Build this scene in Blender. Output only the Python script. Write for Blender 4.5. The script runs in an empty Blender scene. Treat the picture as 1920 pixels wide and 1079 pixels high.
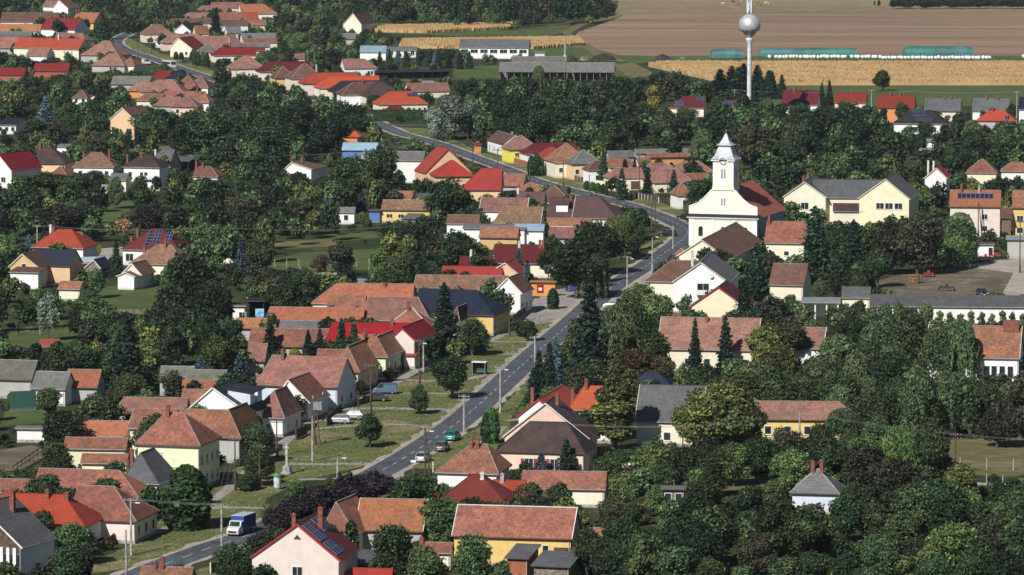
import bpy, bmesh, math, random
import numpy as np
from mathutils import Vector, Matrix
R = math.radians
S = bpy.context.scene
C = S.collection
rnd = random.Random(7)

# ------------------------------------------------------------------ camera, sky, sun
FPX = 8640.0            # focal length in pixels of a 1920 wide frame (long drone lens)
CAMH = 100.0
PITCH = math.atan(889.5 / FPX)
cam = bpy.data.cameras.new('camera'); camo = bpy.data.objects.new('camera', cam); C.objects.link(camo)
cam.sensor_width = 36.0; cam.lens = 36.0 * FPX / 1920.0
cam.clip_start = 5; cam.clip_end = 20000
camo.location = (0, 0, CAMH); camo.rotation_euler = (R(90) - PITCH, 0, 0)
S.camera = camo
SUN_EL = R(39); SUN_AZ = R(31)      # the sun stands behind the camera and to its left
w = bpy.data.worlds.new('World'); S.world = w; w.use_nodes = True
nt = w.node_tree; bg = nt.nodes['Background']; sky = nt.nodes.new('ShaderNodeTexSky')
sky.sky_type = 'NISHITA'; sky.sun_disc = False; sky.sun_elevation = SUN_EL; sky.sun_rotation = R(180) + SUN_AZ
sky.air_density = 0.85; sky.dust_density = 0.3
nt.links.new(sky.outputs[0], bg.inputs[0]); bg.inputs[1].default_value = 0.05
sl = bpy.data.lights.new('sun', 'SUN'); sl.energy = 5.0; sl.angle = R(0.5); sl.color = (1.0, 0.975, 0.93)
so = bpy.data.objects.new('sun', sl); C.objects.link(so)
sd = Vector((math.sin(SUN_AZ) * math.cos(SUN_EL), math.cos(SUN_AZ) * math.cos(SUN_EL), -math.sin(SUN_EL)))
so.rotation_euler = sd.to_track_quat('-Z', 'Y').to_euler(); so.location = (0, 0, 300)
S.view_settings.view_transform = 'Standard'; S.view_settings.look = 'None'
S.view_settings.exposure = 0.08; S.view_settings.gamma = 1.0
S.view_settings.use_curve_mapping = False

cp, sp = math.cos(PITCH), math.sin(PITCH)
def U(px, py, z=0.0):
    dx = (px - 960) / FPX; dz = (539.5 - py) / FPX
    d = (dx, cp + dz * sp, -sp + dz * cp)
    t = (z - CAMH) / d[2]
    return Vector((d[0] * t, d[1] * t, z))
def PR(p):
    x, y, z = p[0], p[1], p[2] - CAMH
    dep = y * cp - z * sp; up = y * sp + z * cp
    return 960 + FPX * x / dep, 539.5 - FPX * up / dep
def SC(py):                          # pixels per metre on the ground at image row py
    p = U(960, py); return FPX / (p.y * cp + CAMH * sp)
OX = OY = 0.0
OK_ = 3.996
def T(x, y, k=3.996):
    global OX, OY, OK_
    OX, OY, OK_ = x, y, k
def zx(x): return OX + x / OK_
def zy(y): return OY + y / OK_

# ------------------------------------------------------------------ materials
def nodes(name):
    m = bpy.data.materials.new(name); m.use_nodes = True
    t = m.node_tree; return m, t, t.nodes, t.links, t.nodes['Principled BSDF']
def N(t, kind, **kw):
    n = t.nodes.new('ShaderNode' + kind)
    for k, v in kw.items():
        if k in n.inputs: n.inputs[k].default_value = v
        else: setattr(n, k, v)
    return n
def c4(c): return (c[0], c[1], c[2], 1)
def mixc(t, fac, a, b, mode='MIX'):
    n = t.nodes.new('ShaderNodeMix'); n.data_type = 'RGBA'; n.blend_type = mode
    for sock, v in ((n.inputs[0], fac), (n.inputs[6], a), (n.inputs[7], b)):
        if isinstance(v, (int, float)): sock.default_value = v
        elif isinstance(v, tuple): sock.default_value = c4(v)
        else: t.links.new(v, sock)
    return n.outputs[2]
def ramp(t, src, lo, hi, a=0.0, b=1.0):
    n = t.nodes.new('ShaderNodeMapRange'); n.inputs[1].default_value = lo; n.inputs[2].default_value = hi
    n.inputs[3].default_value = a; n.inputs[4].default_value = b; n.interpolation_type = 'SMOOTHSTEP'
    t.links.new(src, n.inputs[0]); return n.outputs[0]
def noise(t, vec, scale, detail=4, rough=.6):
    n = N(t, 'TexNoise', Scale=scale, Detail=detail, Roughness=rough)
    if vec is not None: t.links.new(vec, n.inputs['Vector'])
    return n.outputs['Fac']
def objvec(t):
    """object coordinates moved by a per-object random, so repeats differ"""
    tc = t.nodes.new('ShaderNodeTexCoord'); oi = t.nodes.new('ShaderNodeObjectInfo')
    m = N(t, 'VectorMath', operation='MULTIPLY'); m.inputs[1].default_value = (91, 53, 37)
    cb = t.nodes.new('ShaderNodeCombineXYZ')
    for i in range(3): t.links.new(oi.outputs['Random'], cb.inputs[i])
    t.links.new(cb.outputs[0], m.inputs[0])
    a = N(t, 'VectorMath', operation='ADD'); t.links.new(tc.outputs['Object'], a.inputs[0]); t.links.new(m.outputs[0], a.inputs[1])
    return a.outputs[0], oi.outputs['Random']
def val_rand(t, col, rand, amt=.18, h0=.498, h1=.513):
    h = N(t, 'HueSaturation'); t.links.new(col, h.inputs['Color'])
    t.links.new(ramp(t, rand, 0, 1, 1 - amt, 1 + amt), h.inputs['Value'])
    m = N(t, 'Math', operation='MULTIPLY'); m.inputs[1].default_value = 7.31; t.links.new(rand, m.inputs[0])
    f = N(t, 'Math', operation='FRACT'); t.links.new(m.outputs[0], f.inputs[0])
    t.links.new(ramp(t, f.outputs[0], 0, 1, h0, h1), h.inputs['Hue'])
    return h.outputs[0]
MAT = {}
def plain(name, col, rough=.7, metal=0.0, var=.12, sc=.8, bump=0):
    m, t, n, l, b = nodes(name); v, rn = objvec(t)
    f = noise(t, v, sc, 5, .65)
    dark = tuple(c * (1 - var * 2) for c in col); lite = tuple(min(1, c * (1 + var)) for c in col)
    l.new(mixc(t, ramp(t, f, .3, .7), dark, lite), b.inputs['Base Color'])
    b.inputs['Roughness'].default_value = rough; b.inputs['Metallic'].default_value = metal
    if bump:
        bp = N(t, 'Bump', Strength=.5, Distance=bump); l.new(noise(t, v, sc * 6), bp.inputs['Height']); l.new(bp.outputs[0], b.inputs['Normal'])
    MAT[name] = m; return m
def wallmat(name, col):
    m, t, n, l, b = nodes(name); v, rn = objvec(t)
    f = noise(t, v, .5, 6, .7); g = noise(t, v, 3.5, 4, .6)
    c = mixc(t, ramp(t, f, .35, .8), col, tuple(x * .84 for x in col))
    c = mixc(t, ramp(t, g, .6, .75, 0, .3), c, (.33, .29, .24))
    # splash dirt just above the ground and streaks under the eaves
    se = N(t, 'SeparateXYZ'); tc = t.nodes.new('ShaderNodeTexCoord'); l.new(tc.outputs['Object'], se.inputs[0])
    c = mixc(t, ramp(t, se.outputs[2], .1, .75, .45, 0), c, (.24, .2, .17))
    mp = N(t, 'Mapping'); mp.inputs['Scale'].default_value = (2.2, 2.2, .12); l.new(v, mp.inputs[0])
    c = mixc(t, ramp(t, noise(t, mp.outputs[0], 1.0, 4), .55, .8, 0, .22), c, (.3, .26, .22))
    l.new(val_rand(t, c, rn, .05), b.inputs['Base Color']); b.inputs['Roughness'].default_value = .9
    bp = N(t, 'Bump', Strength=.25, Distance=.02); l.new(g, bp.inputs['Height']); l.new(bp.outputs[0], b.inputs['Normal'])
    MAT[name] = m; return m
def roofmat(name, c1, c2, c3, row=.38, col=.3, patch=.5, rough=.85, bump=.07, var=.14, moss=.0):
    m, t, n, l, b = nodes(name); v, rn = objvec(t)
    uv = N(t, 'UVMap'); br = N(t, 'TexBrick', Scale=1.0)
    br.inputs['Brick Width'].default_value = col; br.inputs['Row Height'].default_value = row
    br.inputs['Mortar Size'].default_value = .018; br.inputs['Color1'].default_value = (0, 0, 0, 1); br.inputs['Color2'].default_value = (1, 1, 1, 1)
    br.inputs['Mortar'].default_value = (.35, .35, .35, 1)
    l.new(uv.outputs[0], br.inputs['Vector'])
    f = noise(t, v, .4, 5, .7); g = noise(t, v, 1.5, 6, .8)
    c = mixc(t, ramp(t, f, .42, .58), c1, c2)
    c = mixc(t, ramp(t, g, .48, .62, 0, patch), c, c3)
    c = mixc(t, ramp(t, noise(t, v, 3.1, 4, .8), .55, .68, 0, patch * .7), c, tuple(min(1, x * 1.45 + .015) for x in c1))
    sc = N(t, 'SeparateColor'); l.new(br.outputs['Color'], sc.inputs[0])
    c = mixc(t, ramp(t, sc.outputs[0], 0, 1, 0, patch * .55), c, tuple(x * .72 for x in c3))
    if moss: c = mixc(t, ramp(t, noise(t, v, .7, 6, .8), .52, .68, 0, moss), c, (.07, .065, .04))
    # courses: a dark lap line at the foot of every row
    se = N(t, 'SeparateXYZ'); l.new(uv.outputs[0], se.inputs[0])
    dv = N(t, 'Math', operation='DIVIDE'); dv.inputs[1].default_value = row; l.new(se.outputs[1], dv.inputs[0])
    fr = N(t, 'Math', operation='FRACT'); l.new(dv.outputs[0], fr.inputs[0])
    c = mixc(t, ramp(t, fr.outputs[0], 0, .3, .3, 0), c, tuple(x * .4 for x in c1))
    l.new(val_rand(t, c, rn, var), b.inputs['Base Color']); b.inputs['Roughness'].default_value = rough
    b.inputs['Specular IOR Level'].default_value = .3
    iv = N(t, 'Math', operation='SUBTRACT'); iv.inputs[0].default_value = 1; l.new(fr.outputs[0], iv.inputs[1])
    ad = N(t, 'Math', operation='MULTIPLY_ADD'); ad.inputs[1].default_value = .5; l.new(g, ad.inputs[0]); l.new(iv.outputs[0], ad.inputs[2])
    bp = N(t, 'Bump', Strength=.8, Distance=bump); l.new(ad.outputs[0], bp.inputs['Height']); l.new(bp.outputs[0], b.inputs['Normal'])
    MAT[name] = m; return m
for nme, a in {
    'terra': ((.35, .13, .08), (.24, .095, .065), (.1, .052, .042), .38, .3, .65),
    'pinkt': ((.34, .15, .115), (.23, .108, .085), (.125, .07, .06), .38, .3, .6),
    'brownt': ((.175, .08, .058), (.125, .06, .046), (.065, .038, .032), .38, .3, .65),
    'oldt': ((.28, .145, .09), (.19, .1, .065), (.1, .06, .042), .38, .3, .8),
    'oranget': ((.42, .14, .065), (.33, .12, .065), (.17, .075, .05), .38, .3, .55),
    'mauve': ((.125, .062, .062), (.1, .052, .053), (.07, .042, .043), .38, .3, .4)}.items():
    roofmat(nme, *a, moss=.4)
for nme, a in {
    'orange': ((.46, .07, .03), (.4, .062, .028), (.3, .052, .03), .4, 1.2, .15),
    'redm': ((.34, .038, .026), (.29, .034, .024), (.21, .03, .026), .4, 1.2, .18),
    'crim': ((.2, .014, .018), (.17, .013, .016), (.12, .012, .016), .4, 1.2, .18),
    'darkred': ((.125, .017, .02), (.1, .015, .018), (.075, .014, .017), .4, 1.2, .2),
    'brownm': ((.075, .045, .042), (.052, .032, .031), (.04, .027, .027), .4, 1.0, .2),
    'navy': ((.016, .024, .042), (.013, .02, .035), (.011, .016, .027), .4, 1.0, .15),
    'black': ((.026, .026, .03), (.021, .021, .025), (.016, .016, .019), .4, 1.0, .15)}.items():
    roofmat(nme, *a, rough=.55, bump=.05, var=.08)
for nme, a in {
    'grey': ((.165, .16, .155), (.13, .128, .124), (.08, .08, .077), .55, .9, .45),
    'slate': ((.12, .122, .125), (.095, .098, .1), (.06, .061, .063), .4, .5, .5),
    'olgrey': ((.165, .155, .128), (.13, .122, .1), (.08, .075, .062), .6, .9, .4),
    'zinc': ((.25, .28, .31), (.21, .24, .27), (.15, .17, .2), .9, 1.0, .3),
    'paleblue': ((.25, .36, .45), (.21, .31, .4), (.15, .24, .32), .9, 1.0, .2)}.items():
    roofmat(nme, *a, rough=.75, bump=.05, moss=.25)
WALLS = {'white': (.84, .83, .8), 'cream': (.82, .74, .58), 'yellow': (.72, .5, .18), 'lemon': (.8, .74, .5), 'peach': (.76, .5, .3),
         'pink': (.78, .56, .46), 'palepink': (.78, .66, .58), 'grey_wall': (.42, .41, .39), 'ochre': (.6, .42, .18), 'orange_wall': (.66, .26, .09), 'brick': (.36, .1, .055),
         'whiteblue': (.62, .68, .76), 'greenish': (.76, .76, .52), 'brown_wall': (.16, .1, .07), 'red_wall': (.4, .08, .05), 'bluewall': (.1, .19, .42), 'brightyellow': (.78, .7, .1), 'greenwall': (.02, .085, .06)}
for k, v in WALLS.items(): wallmat(k, v)
plain('glass', (.03, .038, .045), .12, 0, .3, 2); plain('glassblue', (.014, .025, .085), .15, 0, .3, 2)
plain('frame_white', (.75, .74, .7), .5); plain('frame_brown', (.12, .05, .03), .6); plain('trimcream', (.6, .55, .45), .7)
plain('trimred', (.33, .03, .03), .5); plain('mortar', (.34, .25, .2), .9, 0, .3, 4); plain('mortar_red', (.42, .09, .05), .8, 0, .3, 3)
plain('gutter', (.4, .38, .36), .5, .2); plain('gutter_dark', (.1, .07, .06), .5); plain('chimbrick', (.25, .085, .055), .9, 0, .3, 5, .03)
plain('chimwhite', (.62, .6, .56), .9, 0, .25, 2); plain('conc', (.36, .35, .32), .9, 0, .25, 1.5, .02); plain('wood', (.11, .07, .045), .85, 0, .3, 2)
plain('woodgrey', (.24, .2, .16), .9, 0, .3, 2); plain('steel', (.45, .47, .5), .35, .6, .1); plain('darksteel', (.05, .055, .06), .5, .3)
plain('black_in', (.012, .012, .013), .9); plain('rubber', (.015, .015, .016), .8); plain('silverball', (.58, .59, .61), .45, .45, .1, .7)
plain('towerwhite', (.66, .68, .7), .6, 0, .15, .6)

# ------------------------------------------------------------------ mesh helpers
class MB:
    def __init__(s): s.v = []; s.f = []; s.uv = []
    def poly(s, pts, uvs=None):
        i = len(s.v); s.v += [tuple(p) for p in pts]; s.f.append(tuple(range(i, i + len(pts)))); s.uv.append(uvs)
    def box(s, x0, x1, y0, y1, z0, z1):
        i = len(s.v)
        s.v += [(x0, y0, z0), (x1, y0, z0), (x1, y1, z0), (x0, y1, z0), (x0, y0, z1), (x1, y0, z1), (x1, y1, z1), (x0, y1, z1)]
        for f in ((0, 3, 2, 1), (4, 5, 6, 7), (0, 1, 5, 4), (1, 2, 6, 5), (2, 3, 7, 6), (3, 0, 4, 7)): s.f.append(tuple(i + k for k in f)); s.uv.append(None)
        return s
    def tube(s, pts, rads, n=8, cap=True):
        rings = []
        pts = [Vector(p) for p in pts]
        if isinstance(rads, (int, float)): rads = [rads] * len(pts)
        for k, p in enumerate(pts):
            a = pts[max(0, k - 1)]; b = pts[min(len(pts) - 1, k + 1)]; d = (b - a).normalized()
            u = d.cross(Vector((0, 0, 1))) if abs(d.z) < .95 else d.cross(Vector((1, 0, 0)))
            u.normalize(); q = d.cross(u); i = len(s.v)
            for j in range(n):
                an = 2 * math.pi * j / n; s.v.append(tuple(p + (u * math.cos(an) + q * math.sin(an)) * rads[k]))
            rings.append(i)
        for a, b in zip(rings, rings[1:]):
            for j in range(n): s.f.append((a + j, a + (j + 1) % n, b + (j + 1) % n, b + j)); s.uv.append(None)
        if cap:
            s.f.append(tuple(rings[0] + j for j in reversed(range(n)))); s.f.append(tuple(rings[-1] + j for j in range(n))); s.uv += [None, None]
        return s
    def lathe(s, prof, n=24, cx=0, cy=0):
        rings = []
        for r, z in prof:
            i = len(s.v); rings.append(i)
            for j in range(n): an = 2 * math.pi * j / n; s.v.append((cx + r * math.cos(an), cy + r * math.sin(an), z))
        for a, b in zip(rings, rings[1:]):
            for j in range(n): s.f.append((a + j, a + (j + 1) % n, b + (j + 1) % n, b + j)); s.uv.append(None)
        s.f.append(tuple(rings[-1] + j for j in range(n))); s.uv.append(None)
        return s
    def prism(s, outline, axis, a, b):
        """outline of 2-D points extruded along axis ('y': points are x,z; 'x': points are y,z)"""
        mk = (lambda p, t: (p[0], t, p[1])) if axis == 'y' else (lambda p, t: (t, p[0], p[1]))
        if axis == 'z': mk = lambda p, t: (p[0], p[1], t)
        i = len(s.v); n = len(outline)
        s.v += [mk(p, a) for p in outline] + [mk(p, b) for p in outline]
        s.f.append(tuple(i + k for k in range(n))); s.f.append(tuple(i + n + k for k in reversed(range(n)))); s.uv += [None, None]
        for k in range(n): s.f.append((i + k, i + n + k, i + n + (k + 1) % n, i + (k + 1) % n)); s.uv.append(None)
        return s
    def xf(s, M):
        s.v = [tuple(M @ Vector(p)) for p in s.v]; return s
    def data(s, name, mat, smooth=False, fix=True):
        me = bpy.data.meshes.new(name); me.from_pydata(s.v, [], s.f)
        if any(u is not None for u in s.uv):
            ul = me.uv_layers.new(name='UVMap'); k = 0
            for f, u in zip(s.f, s.uv):
                for j in range(len(f)): ul.data[k].uv = u[j] if u else (0, 0); k += 1
        if fix:
            bm = bmesh.new(); bm.from_mesh(me); bmesh.ops.recalc_face_normals(bm, faces=bm.faces); bm.to_mesh(me); bm.free()
        if smooth: me.polygons.foreach_set('use_smooth', [True] * len(me.polygons))
        me.materials.append(mat if not isinstance(mat, str) else MAT[mat]); me.update(); return me
    def obj(s, name, mat, parent=None, smooth=False, fix=True):
        o = bpy.data.objects.new(name, s.data(name, mat, smooth, fix)); C.objects.link(o)
        if parent is not None: o.parent = parent
        return o
def tag(o, label=None, cat=None, group=None, kind=None):
    if label: o['label'] = label
    if cat: o['category'] = cat
    if group: o['group'] = group
    if kind: o['kind'] = kind
    return o
def empty(name, loc, label, cat, rz=0, group=None):
    o = bpy.data.objects.new(name, None); C.objects.link(o); o.location = loc; o.rotation_euler = (0, 0, rz)
    o.empty_display_size = .5
    return tag(o, label, cat, group)
def copy_tree(o, parent=None):
    c = o.copy(); C.objects.link(c); c.parent = parent
    for ch in list(o.children): copy_tree(ch, c)
    return c

CLEAR = []          # image rectangles that stay free of nearer filler trees: (x0, y0, x1, y1, base row)
FOOT = []           # building footprints (matrix inverse, W, D)
MARKS = []          # named landmarks for tree labels: (px, py, text)
LAST = None

# ------------------------------------------------------------------ buildings
class Wing: pass
def solidroof(top, faces, th=.16):
    mb = MB(); edges = {}
    low = [(x, y, z - th) for x, y, z in top]
    for f in faces:
        P = [Vector(top[i]) for i in f]
        n = (P[1] - P[0]).cross(P[2] - P[0]); n.normalize()
        if n.z < 0: f = f[::-1]; P = P[::-1]; n = -n
        h = Vector((0, 0, 1)).cross(n)
        h = h.normalized() if h.length > 1e-4 else Vector((1, 0, 0)); up = n.cross(h)
        mb.poly(P, [(p.dot(h), p.dot(up)) for p in P])
        mb.poly([low[i] for i in reversed(f)])
        for a, b in zip(f, f[1:] + f[:1]):
            if (b, a) in edges: del edges[(b, a)]
            else: edges[(a, b)] = 1
    for a, b in edges: mb.poly([top[a], low[a], low[b], top[b]])
    return mb
def bar(mb, a, b, w, up=.06, dn=.04):
    """a straight bar of square section between two points"""
    a, b = Vector(a), Vector(b); d = (b - a); 
    if d.length < .05: return
    d.normalize(); s = d.cross(Vector((0, 0, 1)))
    s = s.normalized() * w if s.length > 1e-3 else Vector((w, 0, 0)); u = s.cross(d).normalized()
    if u.z < 0: u = -u
    q = [a - s + u * up, a + s + u * up, a + s - u * dn, a - s - u * dn]; r = [b - s + u * up, b + s + u * up, b + s - u * dn, b - s - u * dn]
    mb.poly(q); mb.poly(r[::-1])
    for i in range(4): mb.poly([q[i], r[i], r[(i + 1) % 4], q[(i + 1) % 4]])
CAPS = {'terra': 'mortar', 'pinkt': 'mortar', 'oldt': 'mortar', 'brownt': 'mortar', 'oranget': 'mortar', 'mauve': 'brownm',
        'orange': 'orange', 'redm': 'redm', 'crim': 'crim', 'darkred': 'darkred', 'navy': 'navy', 'black': 'black', 'grey': 'conc', 'slate': 'slate', 'olgrey': 'conc', 'zinc': 'zinc', 'paleblue': 'zinc', 'brownm': 'brownm'}
def window(root, M, x, y, z, ww, hh, face, frame='frame_white', pane='glass', name='window', shut=None):
    """face 'f' looks towards -y, 'r' looks towards +x, 'l' looks towards -x; x/y/z: middle of the sill line"""
    f = MB(); t = .09; h = ww / 2
    for a in ((-h - t, -h, -t, hh + t), (h, h + t, -t, hh + t), (-h, h, -t, 0), (-h, h, hh, hh + t)): f.box(a[0], a[1], -.06, .02, a[2], a[3])
    if ww > 1.0 and name == 'window': f.box(-.03, .03, -.055, .02, 0, hh)
    f.box(-h - .16, h + .16, -.14, -.061, -t - .05, -t)
    p = MB().box(-h, h, -.02, .015, 0, hh)
    rot = {'f': 0, 'r': 90, 'l': -90}[face]
    L = M @ Matrix.Translation((x, y, z)) @ Matrix.Rotation(R(rot), 4, 'Z')
    fo = f.xf(L).obj(name, frame, root)
    p.xf(L).obj('pane', pane, fo)
    if shut:
        for q in (MB().box(-h - .6, -h - .11, -.09, -.03, -.02, hh + .02), MB().box(h + .11, h + .6, -.09, -.03, -.02, hh + .02)): q.xf(L).obj('shutter', shut, fo)
def chimney(par, M, x, y, z0, z1, w=.5, mat='chimbrick'):
    m = MB().box(x - w / 2, x + w / 2, y - w * .45, y + w * .45, z0, z1)
    m.box(x - w / 2 - .07, x + w / 2 + .07, y - w * .45 - .07, y + w * .45 + .07, z1 + .002, z1 + .12)
    m.box(x - w * .22, x + w * .22, y - w * .2, y + w * .2, z1 + .122, z1 + .3)
    m.xf(M).obj('chimney', mat, par)
def solar(root, M, W, half, e, rise, u0, u1, v0, v1, nc, nr, side='f', off=0.0):
    """one rack of panels on the front slope; u along the eave, v from eave (0) to ridge (1)"""
    tp = math.atan2(rise, half)
    mb = MB(); fr = MB(); L = math.hypot(rise, half)
    def pt(u, v, h):
        y = v * half - math.sin(tp) * h; z = e + v * rise + math.cos(tp) * h
        return (u, y, z) if side == 'f' else (W - y, u, z)
    du = (u1 - u0) / nc; dv = (v1 - v0) / nr
    for i in range(nc):
        for j in range(nr):
            a, b = u0 + i * du, u0 + (i + 1) * du - .04; c, d = v0 + j * dv, v0 + (j + 1) * dv - .04 / L
            for m_, h0, h1, g in ((fr, .06, .12, 0), (mb, .121, .13, .05)):
                g2 = g / L
                P = [pt(a + g, c + g2, h1), pt(b - g, c + g2, h1), pt(b - g, d - g2, h1), pt(a + g, d - g2, h1)]
                Q = [pt(a + g, c + g2, h0), pt(b - g, c + g2, h0), pt(b - g, d - g2, h0), pt(a + g, d - g2, h0)]
                m_.poly(P); m_.poly(Q[::-1])
                for k in range(4): m_.poly([P[k], Q[k], Q[(k + 1) % 4], P[(k + 1) % 4]])
    p = mb.xf(M).obj('solar_panel', 'glassblue', root); fr.xf(M).obj('panel_frame', 'steel', p)
def frame_of(xL, xR, yE, e, a):
    P = U(xL, yE, e); ux = Vector((math.cos(a), -math.sin(a), 0))
    lo, hi = .5, 200.0
    for _ in range(40):
        m = (lo + hi) / 2
        if PR(P + ux * m)[0] < xR: lo = m
        else: hi = m
    return P, lo
A0 = 12
def bld(label, xL, xR, yE, yR, wall='white', roof='terra', a=None, e=3.0, hl=0, hr=0, D=None, p=38, ch=(), wf=0, wr=0, wl=0,
        ap=None, to=None, name='house', cat='house', cm='chimbrick', door=None, wz=1.0, ws=(1.0, 1.25), fl=1, cap=None,
        trim=None, posts=0, vis=None, raw=False, shut=None, frame='frame_white', flat=False, o=.35, lift=0, hf=0):
    """Long house (ridge along the front eave) unless ap=(x,y) of a gable apex is given: then the gable faces us.
       all picture coordinates are in the current tile; e is the eave height in metres."""
    global LAST
    if a is None: a = A0
    a = R(a)
    if not raw: xL, xR, yE, yR = zx(xL), zx(xR), zy(yE), (zy(yR) if yR is not None else None)
    if ap and not raw: ap = (zx(ap[0]), zy(ap[1]))
    P, W = frame_of(xL, xR, yE, e, a)
    Mw = Matrix.Translation((P.x, P.y, 0)) @ Matrix.Rotation(-a, 4, 'Z')
    gable = ap is not None
    if gable:
        if D is None: D = 9.0
        lo, hi = 0.0, W                                  # apex position along the gable
        for _ in range(30):
            m = (lo + hi) / 2
            if PR(Mw @ Vector((m, 0, e + 3)))[0] < ap[0]: lo = m
            else: hi = m
        xa = min(max(lo, W * .12), W * .88)
        yf = min(W / 2 * hf, D * .48)
        lo, hi = 0.1, 14
        for _ in range(30):
            m = (lo + hi) / 2
            if PR(Mw @ Vector((xa, yf, e + m)))[1] > ap[1]: lo = m
            else: hi = m
        rise = lo; half = W / 2
        top = [(0, 0, e), (W, 0, e), (W, D, e), (0, D, e), (xa, yf, e + rise), (xa, D, e + rise)]
        faces = [(0, 4, 5, 3), (1, 2, 5, 4)]
        if hf: faces.append((0, 1, 4))
        if hr: top[5] = (xa, D - min(W / 2, D * .45), e + rise); faces.append((2, 3, 5))
    elif flat:
        D = D or 5.0; rise = .5
        lo, hi = .5, 40
        for _ in range(30):
            m = (lo + hi) / 2
            if PR(Mw @ Vector((W / 2, m, e + .12 * m)))[1] > yR: lo = m
            else: hi = m
        D = lo; rise = .12 * D; half = D
        top = [(0, 0, e), (W, 0, e), (W, D, e + rise), (0, D, e + rise)]; faces = [(0, 1, 2, 3)]
    else:
        tp = math.tan(R(p))
        if D is None:
            lo, hi = .6, 14
            for _ in range(30):
                m = (lo + hi) / 2
                if PR(Mw @ Vector((W / 2, m, e + m * tp)))[1] > yR: lo = m
                else: hi = m
            half = lo; D = 2 * half; rise = half * tp
        else:
            half = D / 2; lo, hi = .1, 14
            for _ in range(30):
                m = (lo + hi) / 2
                if PR(Mw @ Vector((W / 2, half, e + m)))[1] > yR: lo = m
                else: hi = m
            rise = lo
        il = min(half * hl, W * .49) if not hr else min(half * hl, W * .48)
        ir = min(half * hr, W * .49) if not hl else min(half * hr, W * .48)
        top = [(0, 0, e), (W, 0, e), (W, D, e), (0, D, e), (il, half, e + rise), (W - ir, half, e + rise)]
        faces = [(0, 1, 5, 4), (2, 3, 4, 5)]
        if hl: faces.append((3, 0, 4))
        if hr: faces.append((1, 2, 5))
    if to is None:
        root = empty(name, Mw @ Vector((W / 2, D / 2, 0)), label, cat, -a)
        base = root
    else: root = to
    RM = Matrix.Translation(root.location) @ Matrix.Rotation(root.rotation_euler[2], 4, 'Z')
    M = RM.inverted() @ Mw
    if lift: M = M @ Matrix.Translation((0, 0, lift))
    # roof
    rf = solidroof(top, faces).xf(M).obj('roof', roof, root)
    # walls: closed solid under the roof
    th = .17
    wb = MB(); x0, x1, y0, y1 = o, W - o, o, D - o
    if gable:
        f0 = lambda x: e - th + rise * (x / xa if x < xa else (W - x) / (W - xa))
        out = [(x0, 0), (x1, 0), (x1, f0(x1)), (xa, e + rise - th), (x0, f0(x0))]
        if hr: y1g = top[5][1]
        if posts: pass
        ya_ = .22
        if hf: ya_ = max(yf, o + .1); wb.box(x0, x1, o, ya_ - .002, 0, e - th + .1)
        yb_ = (D - .22) if not hr else min(top[5][1], y1 - .1)
        if yb_ - ya_ > .3: wb.prism(out, 'y', ya_, yb_)
        if hr: wb.box(x0, x1, max(yb_, ya_ + .002) + .002, y1, 0, e - .2)
        y0 = o if hf else .22
    elif flat:
        wb.prism([(y0, 0), (y1, 0), (y1, e + rise * y1 / D - th), (y0, e + rise * y0 / D - th)], 'x', x0, x1)
    else:
        g0 = lambda y: e - th + rise * (y / half if y < half else (D - y) / half)
        cut = min(o, half * .3)
        if hl and hr: wb.box(x0, x1, y0, y1, 0, g0(y0))
        else:
            xa0 = x0 if not hl else il; xa1 = x1 if not hr else W - ir
            xa0 = max(xa0, .22); xa1 = min(xa1, W - .22)
            if not hl: xa0 = .22
            if not hr: xa1 = W - .22
            wb.prism([(y0, 0), (y1, 0), (y1, g0(y1)), (half, e + rise - th), (y0, g0(y0))], 'x', xa0, xa1)
            if hl: wb.box(x0, il - .002, y0, y1, 0, g0(y0))
            if hr: wb.box(W - ir + .002, x1, y0, y1, 0, g0(y0))
    if posts:
        wb = MB()
        for k in range(posts):
            xx = x0 + (x1 - x0 - .3) * k / max(1, posts - 1)
            wb.box(xx, xx + .25, y0, y0 + .25, 0, e - .1)
        wb.box(x0, x1, y1 - .3, y1, 0, e - .1).box(x0, x0 + .2, y0 + .3, y1 - .35, 0, e - .1)
        if not gable:
            for k in range(posts):
                xx = x0 + (x1 - x0 - .3) * k / max(1, posts - 1)
                wb.box(xx, xx + .2, y0 + .26, y1 - .31, e - .35, e - .12)
    wo = wb.xf(M).obj('wall', wall, root)
    if PR(Mw @ Vector((0, 0, 0)))[1] > 560 and not posts and wall != 'black_in' and e > 2.3:
        pl_ = MB(); yq = y0 if (gable or flat or hl or hr or True) else o; pl_.box(x0 - .03, x1 + .03, yq - .03, y1 + .03, .01, .48); pl_.xf(M).obj('plinth', 'conc', root)
        dp = MB(); dp.box(x1 - .12, x1 - .02, yq - .11, yq - .031, .3, e - .25); dp.xf(M).obj('downpipe', 'gutter', root)
    # ridge and hip tiles
    cm_ = cap or CAPS.get(roof, 'conc')
    mb = MB(); tw = .1
    if gable:
        bar(mb, top[4], top[5], tw)
        if hf: bar(mb, top[0], top[4], tw * .8); bar(mb, top[1], top[4], tw * .8)
    elif not flat:
        bar(mb, top[4], top[5], tw)
        if hl: bar(mb, top[0], top[4], tw * .8); bar(mb, top[3], top[4], tw * .8)
        if hr: bar(mb, top[1], top[5], tw * .8); bar(mb, top[2], top[5], tw * .8)
    if mb.v: mb.xf(M).obj('ridge_tiles', cm_, rf)
    # gutter and bargeboards
    mb = MB()
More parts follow.
